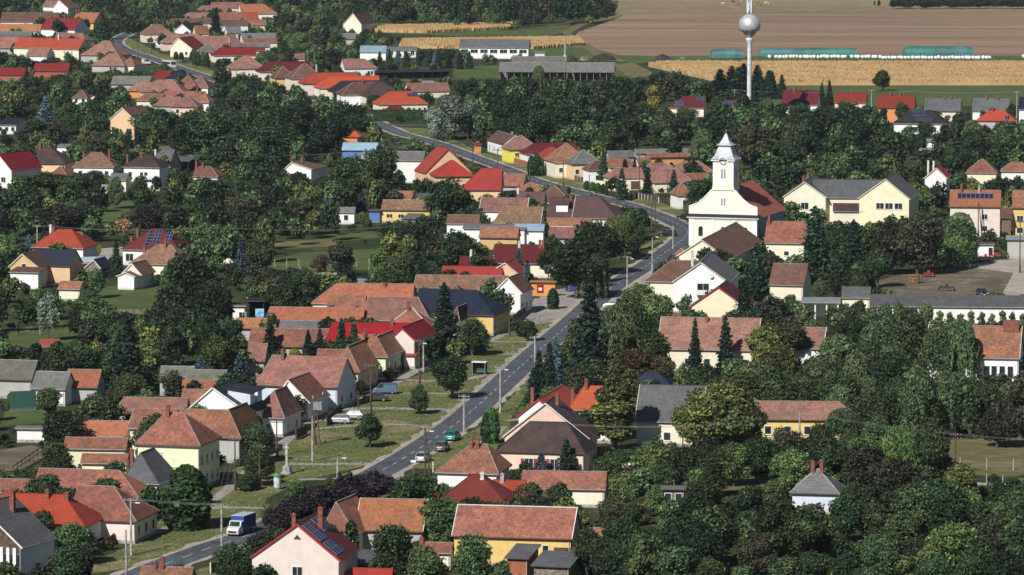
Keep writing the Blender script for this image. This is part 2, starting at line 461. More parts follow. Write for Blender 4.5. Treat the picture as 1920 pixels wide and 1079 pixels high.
    if gable:
        mb.box(W + .003, W + .12, 0, D, e - .16, e - .04)
        bb = MB()
        for q in (() if hf else (0, 1)):
            A_, B_ = top[q], top[4]
            bar(bb, (A_[0], -.03, A_[2] - .1), (B_[0], -.03, B_[2] - .1), .03, .12, .1)
        if bb.v: bb.xf(M).obj('bargeboard', trim or 'trimcream', rf)
        if hf: mb.box(0, W, -.12, -.003, e - .16, e - .04)
    else:
        mb.box(0, W, -.12, -.003, e - .16, e - .04)
        if trim and not flat:
            for q, r_ in ((1, 5), (2, 5)) if not hr else ():
                bb = MB(); bar(bb, (top[q][0] + .03, top[q][1], top[q][2] - .05), (top[r_][0] + .03, top[r_][1], top[r_][2] - .05), .05, .14, .12); bb.xf(M).obj('bargeboard', trim, rf)
            if not hl:
                for q, r_ in ((0, 4), (3, 4)): bb = MB(); bar(bb, (top[q][0] - .03, top[q][1], top[q][2] - .05), (top[r_][0] - .03, top[r_][1], top[r_][2] - .05), .05, .14, .12); bb.xf(M).obj('bargeboard', trim, rf)
    mb.xf(M).obj('gutter', 'gutter' if wall in ('white', 'cream', 'lemon') else 'gutter_dark', rf)
    # windows
    hw = ws[0]; yy = y0
    if not posts:
        for fz in range(fl):
            z0 = wz + fz * 2.8
            if isinstance(wf, (list, tuple)): xs = [x0 + (x1 - x0) * q for q in wf]
            else: xs = [x0 + (x1 - x0) * (k + .5) / wf for k in range(wf)]
            for q in xs: window(root, M, q, yy, z0, hw, ws[1], 'f', frame, shut=shut)
            for k in range(wr):
                yq = y0 + (y1 - y0) * (k + .5) / wr
                window(root, M, (W - .22) if (not gable and not hr) else x1, yq, z0, hw, ws[1], 'r', frame)
            for k in range(wl):
                yq = y0 + (y1 - y0) * (k + .5) / wl
                window(root, M, .22 if (not gable and not hl) else x0, yq, z0, hw, ws[1], 'l', frame)
        if door is not None: window(root, M, x0 + (x1 - x0) * door, yy, .1, 1.0, 2.05, 'f', 'frame_brown', 'frame_brown', 'door')
    # chimneys
    for c in ch:
        if not isinstance(c, tuple): c = (c, 1.0)
        cx = zx(c[0]) if not raw else c[0]; hh = c[1]; q = c[2] if len(c) > 2 else cm
        if gable:
            yc = D * .45; lo, hi = .3, W - .3
            for _ in range(25):
                m = (lo + hi) / 2
                if PR(Mw @ Vector((m, yc, e + rise)))[0] < cx: lo = m
                else: hi = m
            zr = e + rise * (lo / xa if lo < xa else (W - lo) / (W - xa))
            chimney(rf, M, lo, yc, zr - .5, max(zr + .5, e + rise - .1) + hh * .6, .5, q)
        else:
            yc = half * .86; lo, hi = .3, W - .3
            for _ in range(25):
                m = (lo + hi) / 2
                if PR(Mw @ Vector((m, yc, e + rise)))[0] < cx: lo = m
                else: hi = m
            zr = e + rise
            if hl and lo < il: zr = e + rise * lo / max(il, .1)
            if hr and lo > W - ir: zr = e + rise * (W - lo) / max(ir, .1)
            chimney(rf, M, lo, yc, min(e + rise * .8, zr) - .9, min(e + rise + hh, zr + hh + 1.1), .52, q)
    # bookkeeping
    P3 = [Mw @ Vector(t_) for t_ in top]; pj = [PR(q) for q in P3]
    bx0, bx1 = min(q[0] for q in pj), max(q[0] for q in pj); by0 = min(q[1] for q in pj)
    g = max(PR(Mw @ Vector((0, 0, 0)))[1], PR(Mw @ Vector((W, 0, 0)))[1])
    by1 = yE + (g - yE) * ((.6 if g > 420 else .38) if vis is None else vis)
    CLEAR.append((bx0, by0, bx1, by1, g)); FOOT.append((Mw.inverted(), W, D))
    if to is None and label: MARKS.append(((bx0 + bx1) / 2, g, label, W))
    wg = Wing(); wg.root = root; wg.M = M; wg.W = W; wg.D = D; wg.e = e; wg.rise = rise; wg.half = half; wg.Mw = Mw; wg.roof = rf; wg.y0 = yy; wg.x0 = x0; wg.x1 = x1; wg.xa = xa if gable else W / 2
    LAST = wg
    return root
for nme, a in {'crimbright': ((.33, .015, .018), (.28, .014, .017), (.2, .013, .017)), 'darkcrim': ((.17, .024, .022), (.14, .021, .02), (.1, .018, .019))}.items():
    roofmat(nme, *a, .4, 1.2, .15, rough=.55, bump=.07, var=.06); CAPS[nme] = nme
MAT['conc_roof'] = MAT['olgrey']
# ------------------------------------------------------------------ the houses (picture coordinates of enlarged tiles)
L = bld
T(0, 0); A0 = 25
L('white gabled house at the top left corner of the village behind the crimson roof', 392, 512, 62, None, 'white', 'brownt', ap=(440, 0), D=14, e=3, hr=1)
L('low pink tiled shed beside the white gable at the top left', 315, 405, 50, 5, 'white', 'pinkt', e=2.4)
L('very long old tiled barn along the left edge behind the crimson roofed house', 0, 430, 165, 95, 'cream', 'brownt', a=5, e=3)
L('yellow house with orange tiles and slate end right of the crimson roofed house', 530, 700, 172, 95, 'yellow', 'oranget', ch=(560, 590), e=3, hr=0)
L('crimson roofed house with long white wall and shaded blue gable at upper left', 300, 560, 219, 137, 'white', 'crim', ch=(380, (485, 1.4)), e=3.4, wr=2, cap='darkred', a=28)
L('long orange tiled outbuilding left of the crimson roofed house', -20, 300, 234, 182, 'cream', 'oranget', a=8, e=2.2)
L('low grey sheet roofed shed below the long orange outbuilding', -10, 235, 268, 236, 'grey_wall', 'grey', a=8, e=2)
L('dull pink tiled roof reaching the left edge beside the big orange red roof', -60, 175, 362, 276, 'grey_wall', 'pinkt', a=10, e=2.6)
L('tiled roof peeping out behind the ridge of the big orange red roof', 400, 640, 300, 248, 'white', 'pinkt', e=2.6, hr=1)
L('long cream house with big orange red roof and white chimney at far left', 95, 590, 360, 287, 'cream', 'redm', a=24, e=4.6, ch=((440, 1.6, 'chimwhite'),), wf=[.45, .62, .78, .9], ws=(.5, .5), wz=3.2)
L('small tiled lean-to annex with white wall in front of the long cream house', 190, 350, 420, 360, 'white', 'pinkt', a=20, e=2.5)
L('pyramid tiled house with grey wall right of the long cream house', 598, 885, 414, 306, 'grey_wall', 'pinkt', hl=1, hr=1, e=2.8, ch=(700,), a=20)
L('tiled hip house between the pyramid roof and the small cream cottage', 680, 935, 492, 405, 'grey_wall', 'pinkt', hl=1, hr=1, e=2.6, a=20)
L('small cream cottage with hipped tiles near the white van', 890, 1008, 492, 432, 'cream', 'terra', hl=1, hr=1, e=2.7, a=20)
L('long crimson sheet roof half hidden by trees at far left', 245, 510, 532, 475, 'brick', 'crim', a=10, e=2.4)
L('crimson and orange low roof on the left edge above the trees', -20, 180, 562, 510, 'brick', 'crim', a=10, e=2.4)
A0 = 10
L('grey roofed barn below the white van among the trees', 828, 1120, 632, 572, 'grey_wall', 'olgrey', e=2.6)
L('small red house with red walls beside the navy roof', 1105, 1268, 592, 532, 'red_wall', 'crim', e=2.8, hl=1, wf=2)
L('house with navy black hipped roof below the coach', 1232, 1405, 595, 522, 'white', 'navy', hl=1, hr=1, e=2.8)
L('tiled hip house farthest left in the cluster below the navy roof', 942, 1150, 682, 618, 'orange_wall', 'pinkt', hl=1, e=2.6)
L('large tiled hip house in the middle of the cluster below the navy roof', 1045, 1375, 690, 600, 'grey_wall', 'pinkt', hl=1, hr=1, e=2.6)
L('pyramid tiled roof touching the navy roof from below', 1280, 1485, 662, 570, 'cream', 'terra', hl=1, hr=1, e=2.6, ch=(1335,))
L('tiled hip house with shaded right side at the right end of that cluster', 1400, 1562, 655, 568, 'cream', 'pinkt', hl=1, hr=1, e=2.8, ch=(1410,))
L('low tiled house with long ridge at the left of the second row', 1015, 1215, 755, 700, 'cream', 'terra', hl=1, e=2.4)
L('long tiled house behind the two pink hip roofs', 1215, 1500, 738, 686, 'cream', 'terra', e=2.8, ch=(1478,))
L('tiled hip house with dark open porch left of the pink walls', 1140, 1340, 795, 726, 'grey_wall', 'pinkt', hl=1, e=2.6)
L('pink walled hip house in front of the tiled cluster', 1272, 1482, 802, 722, 'pink', 'pinkt', hl=1, hr=1, e=3.1, wf=2)
L('tiled hip house with bright white end wall beside the pink walls', 1458, 1568, 770, 694, 'white', 'terra', hl=1, hr=1, e=3.6, wf=1)
L('tiny white cottage with brown hip roof alone among the trees', 535, 655, 735, 680, 'white', 'brownt', hl=1, hr=1, e=2.6, wf=2)
L('brown shed roof beside the tiny white cottage', 645, 742, 700, 672, 'cream', 'brownt', e=2.3)
L('peach gabled house with round attic window and two dark windows', 820, 1008, 893, None, 'peach', 'brownt', ap=(915, 808), D=14, e=6.2, wf=[.25, .78], ws=(1.7, 1.5), wz=1.9, a=22, ch=(945,), o=.25)
L('flat dark roofed white building on the left edge near the blue spruce', -30, 125, 936, 885, 'white', 'black', a=8, e=3, wf=3, flat=True)
A0 = -14
L('cream house with hipped tiled roof at the street bend', 1072, 1300, 258, 184, 'cream', 'pinkt', hl=1, hr=1, e=3.8, wf=2, wz=1.3, ws=(.7, .8), ch=(1220,))
L('white gabled house with black roof side behind the cream hip house', 1303, 1430, 234, None, 'white', 'black', ap=(1366, 184), D=20, e=3.4, ch=((1340, 1.4),), a=18, trim='frame_white')
L('pink tiled outbuilding right of the black roof side', 1465, 1570, 255, 194, 'cream', 'terra', e=2.8)
L('long low brown tiled roof at the top behind the black roof side', 1280, 1600, 178, 140, 'cream', 'brownt', e=2.8)
L('white walled house with tiled hip left of the pink facade', 1180, 1330, 306, 248, 'white', 'pinkt', hl=1, e=3.2, wf=2)
L('pink facade house with long tiled wing along the street', 1222, 1500, 325, 255, 'pink', 'pinkt', hl=1, e=3.4, wf=1)
L('cream gabled house with red front roof beside the thuja row', 1268, 1440, 364, None, 'cream', 'crim', ap=(1336, 285), D=16, e=3.6, hr=0, a=18, trim='frame_white', wf=2)
L('long mottled pink tiled wing behind the red front roof', 1425, 1730, 372, 272, 'white', 'pinkt', e=2.6)
L('tiled hip roof right of the mottled pink wing', 1725, 1812, 325, 262, 'cream', 'pinkt', hl=0, hr=1, e=2.8)
L('grey pyramid roofed house with yellow wall near the thujas', 1500, 1645, 392, 326, 'cream', 'olgrey', hl=1, hr=1, e=3.4, wf=2)
L('long grey roof behind the grey pyramid', 1640, 1925, 368, 325, 'grey_wall', 'olgrey', e=2.6)
L('long crimson house roof between the grey pyramid and the pink hip house', 1600, 1925, 417, 355, 'cream', 'crim', hl=1, e=3)
L('white house with large pink hipped roof where the street leaves the bend', 1733, 2000, 518, 420, 'palepink', 'pinkt', hl=1, hr=1, e=4.2, wf=3, ws=(.7, .9), wz=1.5)
L('pale tiled hip left of the dark cypress at the top', 1375, 1580, 135, 95, 'cream', 'pinkt', hl=1, e=3)
L('tiled barn right of the dark cypress at the top', 1640, 1865, 145, 92, 'cream', 'terra', e=3)
L('lower tiled barn right of the dark cypress', 1655, 1862, 192, 148, 'white', 'brownt', e=2.8)
L('tiled roof at the top edge left of the orange roof', 1475, 1700, 92, 42, 'cream', 'pinkt', e=3, hl=1)
L('long tiled roof at the top edge above the cypress', 1590, 1830, 60, 18, 'cream', 'terra', e=3)
L('grey roofed open shed right of the cypress foot', 1700, 1812, 250, 203, 'white', 'grey', e=3, wf=1)
L('grey sheet roof on the right of the open shed', 1812, 2080, 288, 250, 'cream', 'grey', e=3)
L('tiled strip roof just below the grey sheet roof', 1828, 2080, 322, 289, 'cream', 'terra', e=2.4)
T(480, 0)
L('bright orange roofed house at the top near the forest', -110, 160, 105, 32, 'white', 'oranget', e=3, hr=1)
L('small pinkish shed roof below the bright orange roof', -60, 95, 190, 152, 'cream', 'terra', e=2.6)
L('orange red gable roof cut by the top left trees', -70, 25, 150, 95, 'white', 'redm', e=2.6)
L('grey and tan low roof under the tiled strip at the village edge', -100, 110, 352, 322, 'white', 'grey', e=2.4)
L('small crimson roof strip above the maroon roofed house', -60, 72, 380, 355, 'cream', 'crim', e=2.4)
L('lone white gabled house with maroon roof at the edge of the cornfield', 648, 792, 186, None, 'cream', 'brownt', ap=(725, 100), D=22, e=4.2, a=15, o=.25)
L('little grey shed below the lone white gabled house', 640, 745, 294, 251, 'grey_wall', 'grey', e=2.5, a=10)
L('small tiled roof surrounded by dark trees above the maroon roof', 280, 372, 440, 403, 'cream', 'terra', e=2.5)
L('house with wide maroon hip roof and cream wall', 25, 400, 540, 462, 'cream', 'darkred', hl=1, e=3.4, wf=3)
L('yellow ochre house with brown hipped roof by the fences', 140, 300, 588, 500, 'yellow', 'brownt', hl=1, hr=1, e=3.4)
L('cream house with pointed brown hip roof and two chimneys', 262, 520, 592, 478, 'cream', 'brownt', hl=1, hr=1, e=4.6, ch=((415, 1.2), (452, 1.6, 'chimwhite')))
L('house with deep red hip roof and pink base', 348, 770, 628, 545, 'palepink', 'redm', hl=1, e=4.4)
L('house with bright orange hip roof beside the deep red one', 470, 940, 662, 572, 'cream', 'orange', hl=1, e=4.0, ch=())
L('house with black hipped roof squeezed beside the bright orange one', 568, 960, 688, 606, 'cream', 'black', hl=1, e=3.6)
L('white house with tan brown hip roof and low side wing', 642, 960, 712, 618, 'white', 'brownt', hl=1, e=4.4, ch=(800,))
L('pinkish house with dark brown pyramid roof', 815, 1105, 722, 614, 'palepink', 'brownm', hl=1, hr=1, e=4.4, wf=[.4], ws=(.7, .7))
L('yellow house with vivid orange hip roof above the long clipped hedge', 916, 1292, 784, 685, 'lemon', 'orange', hl=1, hr=1, e=3.3, wf=[.1, .72, .84, .95], ws=(.8, .95))
w_ = LAST; solar(w_.root, w_.M, w_.W, w_.half, w_.e, w_.rise, w_.W * .62, w_.W * .84, .55, .82, 5, 1)
L('', 985, 1115, 822, 790, 'brown_wall', 'darkred', hl=1, hr=1, e=2.4, to=w_.root, posts=3, D=3)
L('white house with pinkish tiled roof beside the open black shed', 660, 912, 514, 442, 'white', 'pinkt', hr=1, e=3.4, wf=[.75, .85], ws=(.9, 1.2))
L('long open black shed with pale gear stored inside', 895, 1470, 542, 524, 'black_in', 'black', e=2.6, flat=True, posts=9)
L('small maroon roof strip right of the bright orange roof', 1000, 1250, 628, 600, 'brick', 'brownt', e=2.2)
L('small white flat roof beside the long pinkish barn', 1250, 1345, 620, 606, 'white', 'zinc', e=2.2, flat=True)
L('long pinkish tiled barn with blue end at the edge of the village', 1138, 1455, 687, 622, 'cream', 'pinkt', e=2.8)
L('pale blue sheet roofed shed left of the spruce row', 775, 975, 392, 343, 'white', 'paleblue', e=3.4, a=6)
L('white stable with dark roof and openings left of the spruce row', 980, 1205, 378, 350, 'white', 'slate', e=3, a=6, wf=4, ws=(1.5, 1.6))
L('small turret like orange hip roof near the dark trees', 645, 785, 1026, 975, 'orange_wall', 'orange', hl=1, hr=1, e=3.2, ch=(705,), a=10)
T(960, 0); A0 = 4
L('big white farm hall with long dark grey roof beside the cornfield', -400, 125, 357, 297, 'white', 'slate', e=4.6, wf=7, ws=(3, 1.4), wz=2.4, a=8)
L('low pale outbuilding at the right end of the big farm hall', 165, 250, 394, 388, 'zinc' if 0 else 'whiteblue', 'zinc', e=2, flat=True)
L('upper grey barn roof left of the concrete mast', -5, 395, 470, 424, 'grey_wall', 'olgrey', e=5)
L('long grey cattle shed with open front below the barn roof', -100, 402, 540, 468, 'woodgrey', 'grey', e=3.4, posts=10)
L('right part of the grey cattle shed right of the concrete mast', 404, 768, 543, 470, 'woodgrey', 'grey', e=3.4, posts=8)
A0 = 10
L('hidden house with maroon roof and blue solar arrays left of the water tower', 1165, 1440, 808, 722, 'cream', 'darkred', hl=1, e=3, wf=0, vis=.8)
w_ = LAST; solar(w_.root, w_.M, w_.W, w_.half, w_.e, w_.rise, w_.W * .18, w_.W * .42, .1, .6, 5, 3); solar(w_.root, w_.M, w_.W, w_.half, w_.e, w_.rise, w_.W * .75, w_.W * .97, .6, .98, 4, 2)
L('low solar covered roof right behind the water tower foot', 1560, 1680, 790, 752, 'cream', 'darkred', e=2.6)
w_ = LAST; solar(w_.root, w_.M, w_.W, w_.half, w_.e, w_.rise, w_.W * .05, w_.W * .9, .2, .85, 6, 2)
T(1440, 0)
L('maroon roofed house left of the two dark conifers at the field edge', 100, 372, 785, 678, 'white', 'darkred', e=3.2, ch=((195, 1.), (282, 1.)))
L('crimson roofed house mostly hidden right of the two dark conifers', 495, 735, 770, 695, 'cream', 'crim', e=3, ch=(628,))
L('orange walled house with crimson roof and two chimneys', 815, 1095, 808, 712, 'orange_wall', 'crim', e=4.8, ch=(915, 990), wf=0)
L('white house with mottled grey roof and tiny red hatch', 1168, 1440, 832, 736, 'palepink', 'slate', e=3.4, ch=(1320, 1370), wf=[.4], ws=(.8, .8))
L('grey roofed house at the right behind the small orange roof', 1528, 1805, 832, 737, 'white', 'slate', e=3.2, ch=(1635, 1718))
L('navy roofed house at the right edge below the cornfield', 1876, 2000, 820, 728, 'white', 'navy', e=4.6, wf=1)
L('modern black hip roofed bungalow with solar rows', 935, 1340, 925, 826, 'white', 'black', hl=1, hr=1, e=3.4, wf=[.4, .62, .76], ws=(1.8, 1.6), wz=.7)
w_ = LAST
for k, (q0, q1) in enumerate(((.33, .6), (.36, .62), (.42, .72))): solar(w_.root, w_.M, w_.W, w_.half, w_.e, w_.rise, w_.W * q0, w_.W * q1, .82 - k * .3, .97 - k * .3 if k else .96, 6, 1)
L('small house with orange hip roof and one solar panel at the right edge', 1560, 1855, 905, 828, 'grey_wall', 'orange', hl=1, hr=1, e=3, ch=(1680,))
w_ = LAST; solar(w_.root, w_.M, w_.W, w_.half, w_.e, w_.rise, w_.W * .72, w_.W * .84, .1, .5, 2, 1)
L('white flat roofed greenhouse building below the orange hip roof', 1180, 1285, 1060, 1040, 'white', 'zinc', e=2, flat=True)
# ---- left middle
T(0, 270); A0 = 14
L('white gabled house with crimson roof cut by the left edge', -170, 90, 190, None, 'white', 'crim', ap=(-10, 75), D=14, e=5, wf=[.75], ws=(1.4, 1.3), wz=1.8, trim='trimred', a=30)
L('peach house with dark purple brown pyramid roof', 118, 492, 145, 22, 'peach', 'brownm', hl=1, hr=1, e=4.4, wf=3, ch=((300, 1.0),), a=8)
L('white house with weathered orange hip roof and tall chimney', 540, 855, 172, 66, 'white', 'oldt', hl=1, hr=1, e=3.4, wf=3, ch=(628, (818, 1.6)), a=8)
L('small terracotta annex in front of the peach pyramid house', 352, 510, 248, 168, 'orange_wall', 'terra', hl=1, hr=1, e=3.2, a=8)
L('two storey white house with grey brown roof and balcony', 915, 1200, 172, 86, 'white', 'brownm', hl=1, hr=1, e=6.2, fl=2, wf=[.18, .5, .62], ws=(.9, 1.1), wz=.9, ch=((955, 1.5), (1062, .9)), a=16)
bal_w = LAST
L('dark slate hip roof behind the two storey white house', 1090, 1272, 150, 40, 'grey_wall', 'slate', hl=1, e=3.4, ch=((1165, .7, 'chimwhite'),))
L('little white shed with pale roof below the two storey house', 720, 900, 340, 306, 'white', 'zinc', e=3, wf=1, a=20)
L('white lean-to with sloping roof left of the two storey house', 812, 945, 268, 220, 'cream', 'slate', e=3.2, a=20)
L('small reddish hip roofed house alone left of the big trees', 1440, 1635, 244, 170, 'white', 'brownt', hl=0, hr=1, e=3, ch=((1452, 1.3), (1520, .8)))
L('dark open shed with blue edged roof in front of the tree wall', 1278, 1420, 128, 95, 'black_in', 'slate', e=3, flat=True, posts=3)
L('pale shed roof near the top of the garden lane', 415, 530, 20, 0, 'white', 'grey', e=2.6, flat=True)
L('white house with vivid red pyramid roof and pale chimney', 230, 628, 772, 640, 'white', 'redm', hl=1, hr=1, e=3.4, ch=((380, .9, 'chimwhite'), (402, .5)), wf=[.62], ws=(1.5, 1.7), wz=.6, a=16)
L('small brown roof just behind the vivid red pyramid', 522, 640, 722, 662, 'grey_wall', 'brownt', hr=1, e=2.8)
L('house with dark crimson hip roof carrying solar rows', 905, 1345, 790, 636, 'white', 'darkred', hl=1, hr=1, e=3.6, ch=((985, .5), (1030, 1.2)), wf=[.12], ws=(1.7, 1.6), a=14)
w_ = LAST
solar(w_.root, w_.M, w_.W, w_.half, w_.e, w_.rise, w_.W * .38, w_.W * .47, .18, .9, 1, 5); solar(w_.root, w_.M, w_.W, w_.half, w_.e, w_.rise, w_.W * .5, w_.W * .6, .3, .92, 2, 4); solar(w_.root, w_.M, w_.W, w_.half, w_.e, w_.rise, w_.W * .7, w_.W * .8, .35, .85, 2, 3)
L('peach walled house with long dark navy roof', 200, 525, 905, 792, 'peach', 'navy', e=3.8, a=16, wf=[.42], ws=(.7, .9), wz=2.1, hr=0)
L('old ochre gabled barn with arched window joined to the navy roof', 62, 292, 922, None, 'ochre', 'brownt', ap=(165, 825), D=9, e=3.8, wf=[.5], ws=(.9, 1.3), wz=3.2, a=16)
L('white shed with flat rusty brown roof in front of the ochre barn', 62, 292, 958, 922, 'white', 'brownt', e=3.6, flat=True, a=16)
L('grey wooden shed gable with navy roof in the garden', 628, 755, 930, None, 'woodgrey', 'navy', ap=(700, 868), D=7, e=2.3, a=16, wf=1, ws=(.7, .7))
L('house with worn tan hip roof right of the dark spruce', 965, 1385, 896, 756, 'cream', 'oldt', hl=1, hr=1, e=3.2, ch=((1082, .8), (1240, 1.)), a=16)
L('small gabled front with white edge below the worn tan hip roof', 905, 1060, 978, None, 'cream', 'brownt', ap=(985, 895), D=8, e=3.0, trim='frame_white', a=18)
L('bright white shed standing before the tan roofed house', 868, 1012, 990, None, 'white', 'brownt', ap=(940, 962), D=5, e=2.9, a=18)
L('white flat roofed annex with blue door near the white van', 1350, 1410, 815, 795, 'white', 'zinc', e=2, flat=True)
L('partly hidden reddish gable roof below the peach house', 430, 600, 1085, 1030, 'cream', 'terra', e=2.6)
T(480, 270)
L('light blue sheet roofed depot with shaded blue front', 640, 905, 48, -10, 'bluewall', 'paleblue', e=4.2, a=8)  # blue shade beneath the roof is put into the front's wall colour
L('white flat end building touching the light blue depot', 778, 860, 75, 50, 'white', 'zinc', e=4, flat=True)
L('white gabled house with brown roof and orange chimneys among big trees', 212, 420, 185, None, 'white', 'brownt', ap=(265, 138), D=12, e=3.6, ch=((248, .8), (345, 1.4)), a=18, hr=1, wf=2)
L('long white hall with pale grey roof left of the orange gable house', 1000, 1252, 122, 56, 'white', 'grey', e=6.2, a=12)
L('tall peach gabled house with bright red roof', 1262, 1622, 222, None, 'peach', 'redm', ap=(1442, 38), D=12, e=4.2, a=-15, wl=2, wz=1.4, o=.25, trim='trimred')
w_ = LAST
L('', 1340, 1640, 246, 122, 'peach', 'redm', to=w_.root, hl=1, hr=1, e=4.3, a=-10, wf=2, wz=1.0)
L('', 1525, 1835, 345, 182, 'peach', 'redm', to=w_.root, hl=1, e=3, a=4, D=12)
L('tiled gable roof touching the right side of the bright red roofs', 1800, 2000, 315, 225, 'grey_wall', 'terra', hl=1, e=3)
L('yellow walled outbuilding with faded orange tiles in the gardens', 935, 1305, 494, 420, 'yellow', 'oldt', e=3.2, wf=[.15, .4, .75], ws=(1.4, .9), wz=1.2, a=8)
L('little white shed with grey roof beside the blue spruce', 605, 740, 512, 477, 'white', 'grey', e=3, wf=1, a=8)
L('blue painted shed between the blue spruce and the yellow outbuilding', 835, 935, 500, 488, 'bluewall', 'slate', e=3, flat=True)
L('small grey metal hut in front of the yellow outbuilding', 1088, 1205, 560, 520, 'grey_wall', 'grey', e=2, flat=True)
L('small tiled gable roof above the yellow outbuilding', 1050, 1165, 412, 354, 'cream', 'terra', e=2.6)
L('bluish flat shed roof left of the big dark round tree', 1160, 1290, 412, 368, 'grey_wall', 'slate', e=2.6, flat=True)
L('long terracotta roof right of the big dark round tree', 1672, 2030, 502, 404, 'white', 'pinkt', e=3.2, a=8, trim='frame_white')
L('brown tiled roof above the white flat hall', 1422, 1670, 596, 532, 'white', 'brownt', e=3, a=8)
L('old roof with white gable edge right above the white hall', 1760, 2010, 592, 484, 'grey_wall', 'brownt', e=3, hl=1, a=8)
L('white flat roofed hall with pale garage door', 1542, 2020, 632, 600, 'white', 'grey', e=4, flat=True, a=8)
L('low terracotta roof standing before the white flat hall', 1668, 1960, 702, 620, 'ochre', 'terra', e=2.8, a=8)
L('crimson roof half hidden at the right of the gardens', 1772, 2030, 835, 757, 'white', 'darkred', e=3, a=8)
L('low maroon roof with white chimney above the long red roof', 1515, 1762, 918, 842, 'cream', 'darkred', e=2.8, ch=((1612, 1.2, 'chimwhite'),), a=8)
L('long red roof with peach gable end below the maroon roof', 1385, 1840, 985, 918, 'peach', 'redm', e=3, a=8)
L('peach gable with red roof at the right end of the long red roof', 1710, 1980, 982, None, 'peach', 'redm', ap=(1865, 890), D=9, e=3, a=12)
L('small white caravan like box roof behind the long orange tiles', 714, 858, 1042, 1010, 'white', 'zinc', e=2.4, flat=True)
# ---- street beyond the church
T(880, 225, 7.99); A0 = -14
L('white house with brown roof and red door, end gable towards the dark trees', 520, 860, 372, None, 'white', 'brownt', ap=(690, 235), D=22, e=3.6, wl=4, trim='frame_white', ch=((640, .5, 'chimwhite'),))
L('little orange booth at the left end of the white brown roofed house', 80, 195, 372, 350, 'orange_wall', 'redm', e=2.6, flat=True)
L('small orange roofed hut between the silvery tree and the dark trees', 40, 200, 100, 15, 'white', 'oranget', e=2.4, hl=1, hr=1)
L('bright yellow house with brown hip roof', 588, 1075, 447, 228, 'brightyellow', 'pinkt', hl=1, hr=1, e=4.0, wf=2, ws=(1.1, 1.1), wz=1.9)
L('terracotta wing behind the bright yellow house', 985, 1450, 336, 250, 'cream', 'terra', e=2.8, ch=((1000, 1.2),))
L('white house with deep maroon roof behind the thuja clump', 838, 1640, 512, 342, 'white', 'darkred', hl=1, e=3.4, wf=1)
L('white house with red hip roof right of the thuja clump', 1052, 1520, 590, 402, 'white', 'redm', hl=1, hr=1, e=3.4, wf=2)
L('cream house with orange brown hip roof and two chimneys', 1278, 1800, 640, 348, 'cream', 'terra', hl=1, hr=1, e=4.4, ch=((1640, .6), (1720, 1.)), wf=3, wz=1.6)
L('peach house with grey hip roof beside the tall spruce', 1528, 2010, 665, 448, 'peach', 'grey', hl=1, hr=1, e=4.4, wf=3, wz=1.6)
L('orange red hip roof just right of the bright red roofs', 400, 905, 985, 792, 'grey_wall', 'terra', hl=1, hr=1, e=3)
L('small orange hip roof below the orange red hip roof', 775, 1155, 1088, 932, 'orange_wall', 'oranget', hl=1, hr=1, e=2.6)
T(1100, 260, 7.99)
L('white walled house with brown tiles left of the tall spruce', 5, 330, 472, 335, 'white', 'brownt', hl=1, e=3.8, wf=1)
L('grey patched roof with red hatch behind the spruce', 330, 720, 282, 185, 'grey_wall', 'grey', e=2.8)
L('brick building with pale flat roof at the wood edge', 310, 640, 150, 128, 'brick', 'olgrey', e=3, flat=True)
L('long pale grey barn roof at the wood edge', 728, 1580, 226, 156, 'grey_wall', 'olgrey', e=3.2)
L('orange brick building with two windows and orange roof', 912, 1568, 286, 222, 'orange_wall', 'terra', e=4.2, wf=[.32, .55], ws=(1., 1.), wz=1.8)
L('terracotta roof between two spruces', 330, 810, 432, 292, 'cream', 'terra', e=2.6, hr=1)
L('terracotta roof right of the pole in front of the orange brick building', 790, 1000, 450, 285, 'cream', 'terra', e=2.6)
L('wide pinkish hip roof nearest the church tower', 1290, 1920, 510, 335, 'cream', 'pinkt', hl=1, hr=1, e=2.8)
L('pinkish hip roof left of the widest one', 815, 1420, 552, 365, 'orange_wall', 'pinkt', hl=1, hr=1, e=3)
L('yellow house with maroon garage door and pink hip roof', 320, 870, 592, 440, 'lemon', 'pinkt', hl=1, e=3.4)
w_ = LAST; window(w_.root, w_.M, w_.W * .76, w_.y0, .1, 2.6, 2.3, 'f', 'frame_white', 'frame_brown', 'garage_door')
L('long pink hip roof behind the dark spruce in front of the church', 1000, 1620, 662, 388, 'cream', 'pinkt', hl=1, hr=1, e=2.8)
L('low terracotta roof beside the round green tree at the tower', 1425, 1850, 645, 520, 'cream', 'terra', e=2.8, ch=((1420, .5),))
L('white end wall house with terracotta hip close to the church', 1348, 1605, 852, 665, 'white', 'terra', hl=1, hr=1, e=3.6, wf=1)
T(900, 330, 6.383); A0 = 8
L('mauve roof at the left of the mauve roofed complex', 418, 760, 356, 190, 'grey_wall', 'mauve', e=3, ch=((425, .8, 'chimwhite'),))
L('red brown hip roof at the top of the mauve complex', 655, 1080, 292, 122, 'cream', 'brownt', hl=1, hr=1, e=3.4)
L('mauve roof with white box dormer and tall brick chimney', 790, 1240, 502, 262, 'cream', 'mauve', e=3.2, ch=((1090, .6),), a=10)
w_ = LAST
dm = MB().box(w_.W * .24, w_.W * .55, w_.half * .3, w_.half * .95, w_.e + w_.rise * .3, w_.e + w_.rise * .72); do_ = dm.xf(w_.M).obj('dormer', 'white', w_.root)
MB().box(w_.W * .2, w_.W * .6, w_.half * .22, w_.half * 1.0, w_.e + w_.rise * .722, w_.e + w_.rise * .85).xf(w_.M).obj('dormer_roof', 'mauve', do_)
L('mauve hipped roof with cream wall facing the street bend', 1100, 1648, 505, 245, 'cream', 'mauve', hr=1, e=3.4, a=10, wf=[.6], ws=(1.1, 1.3), trim='trimcream')
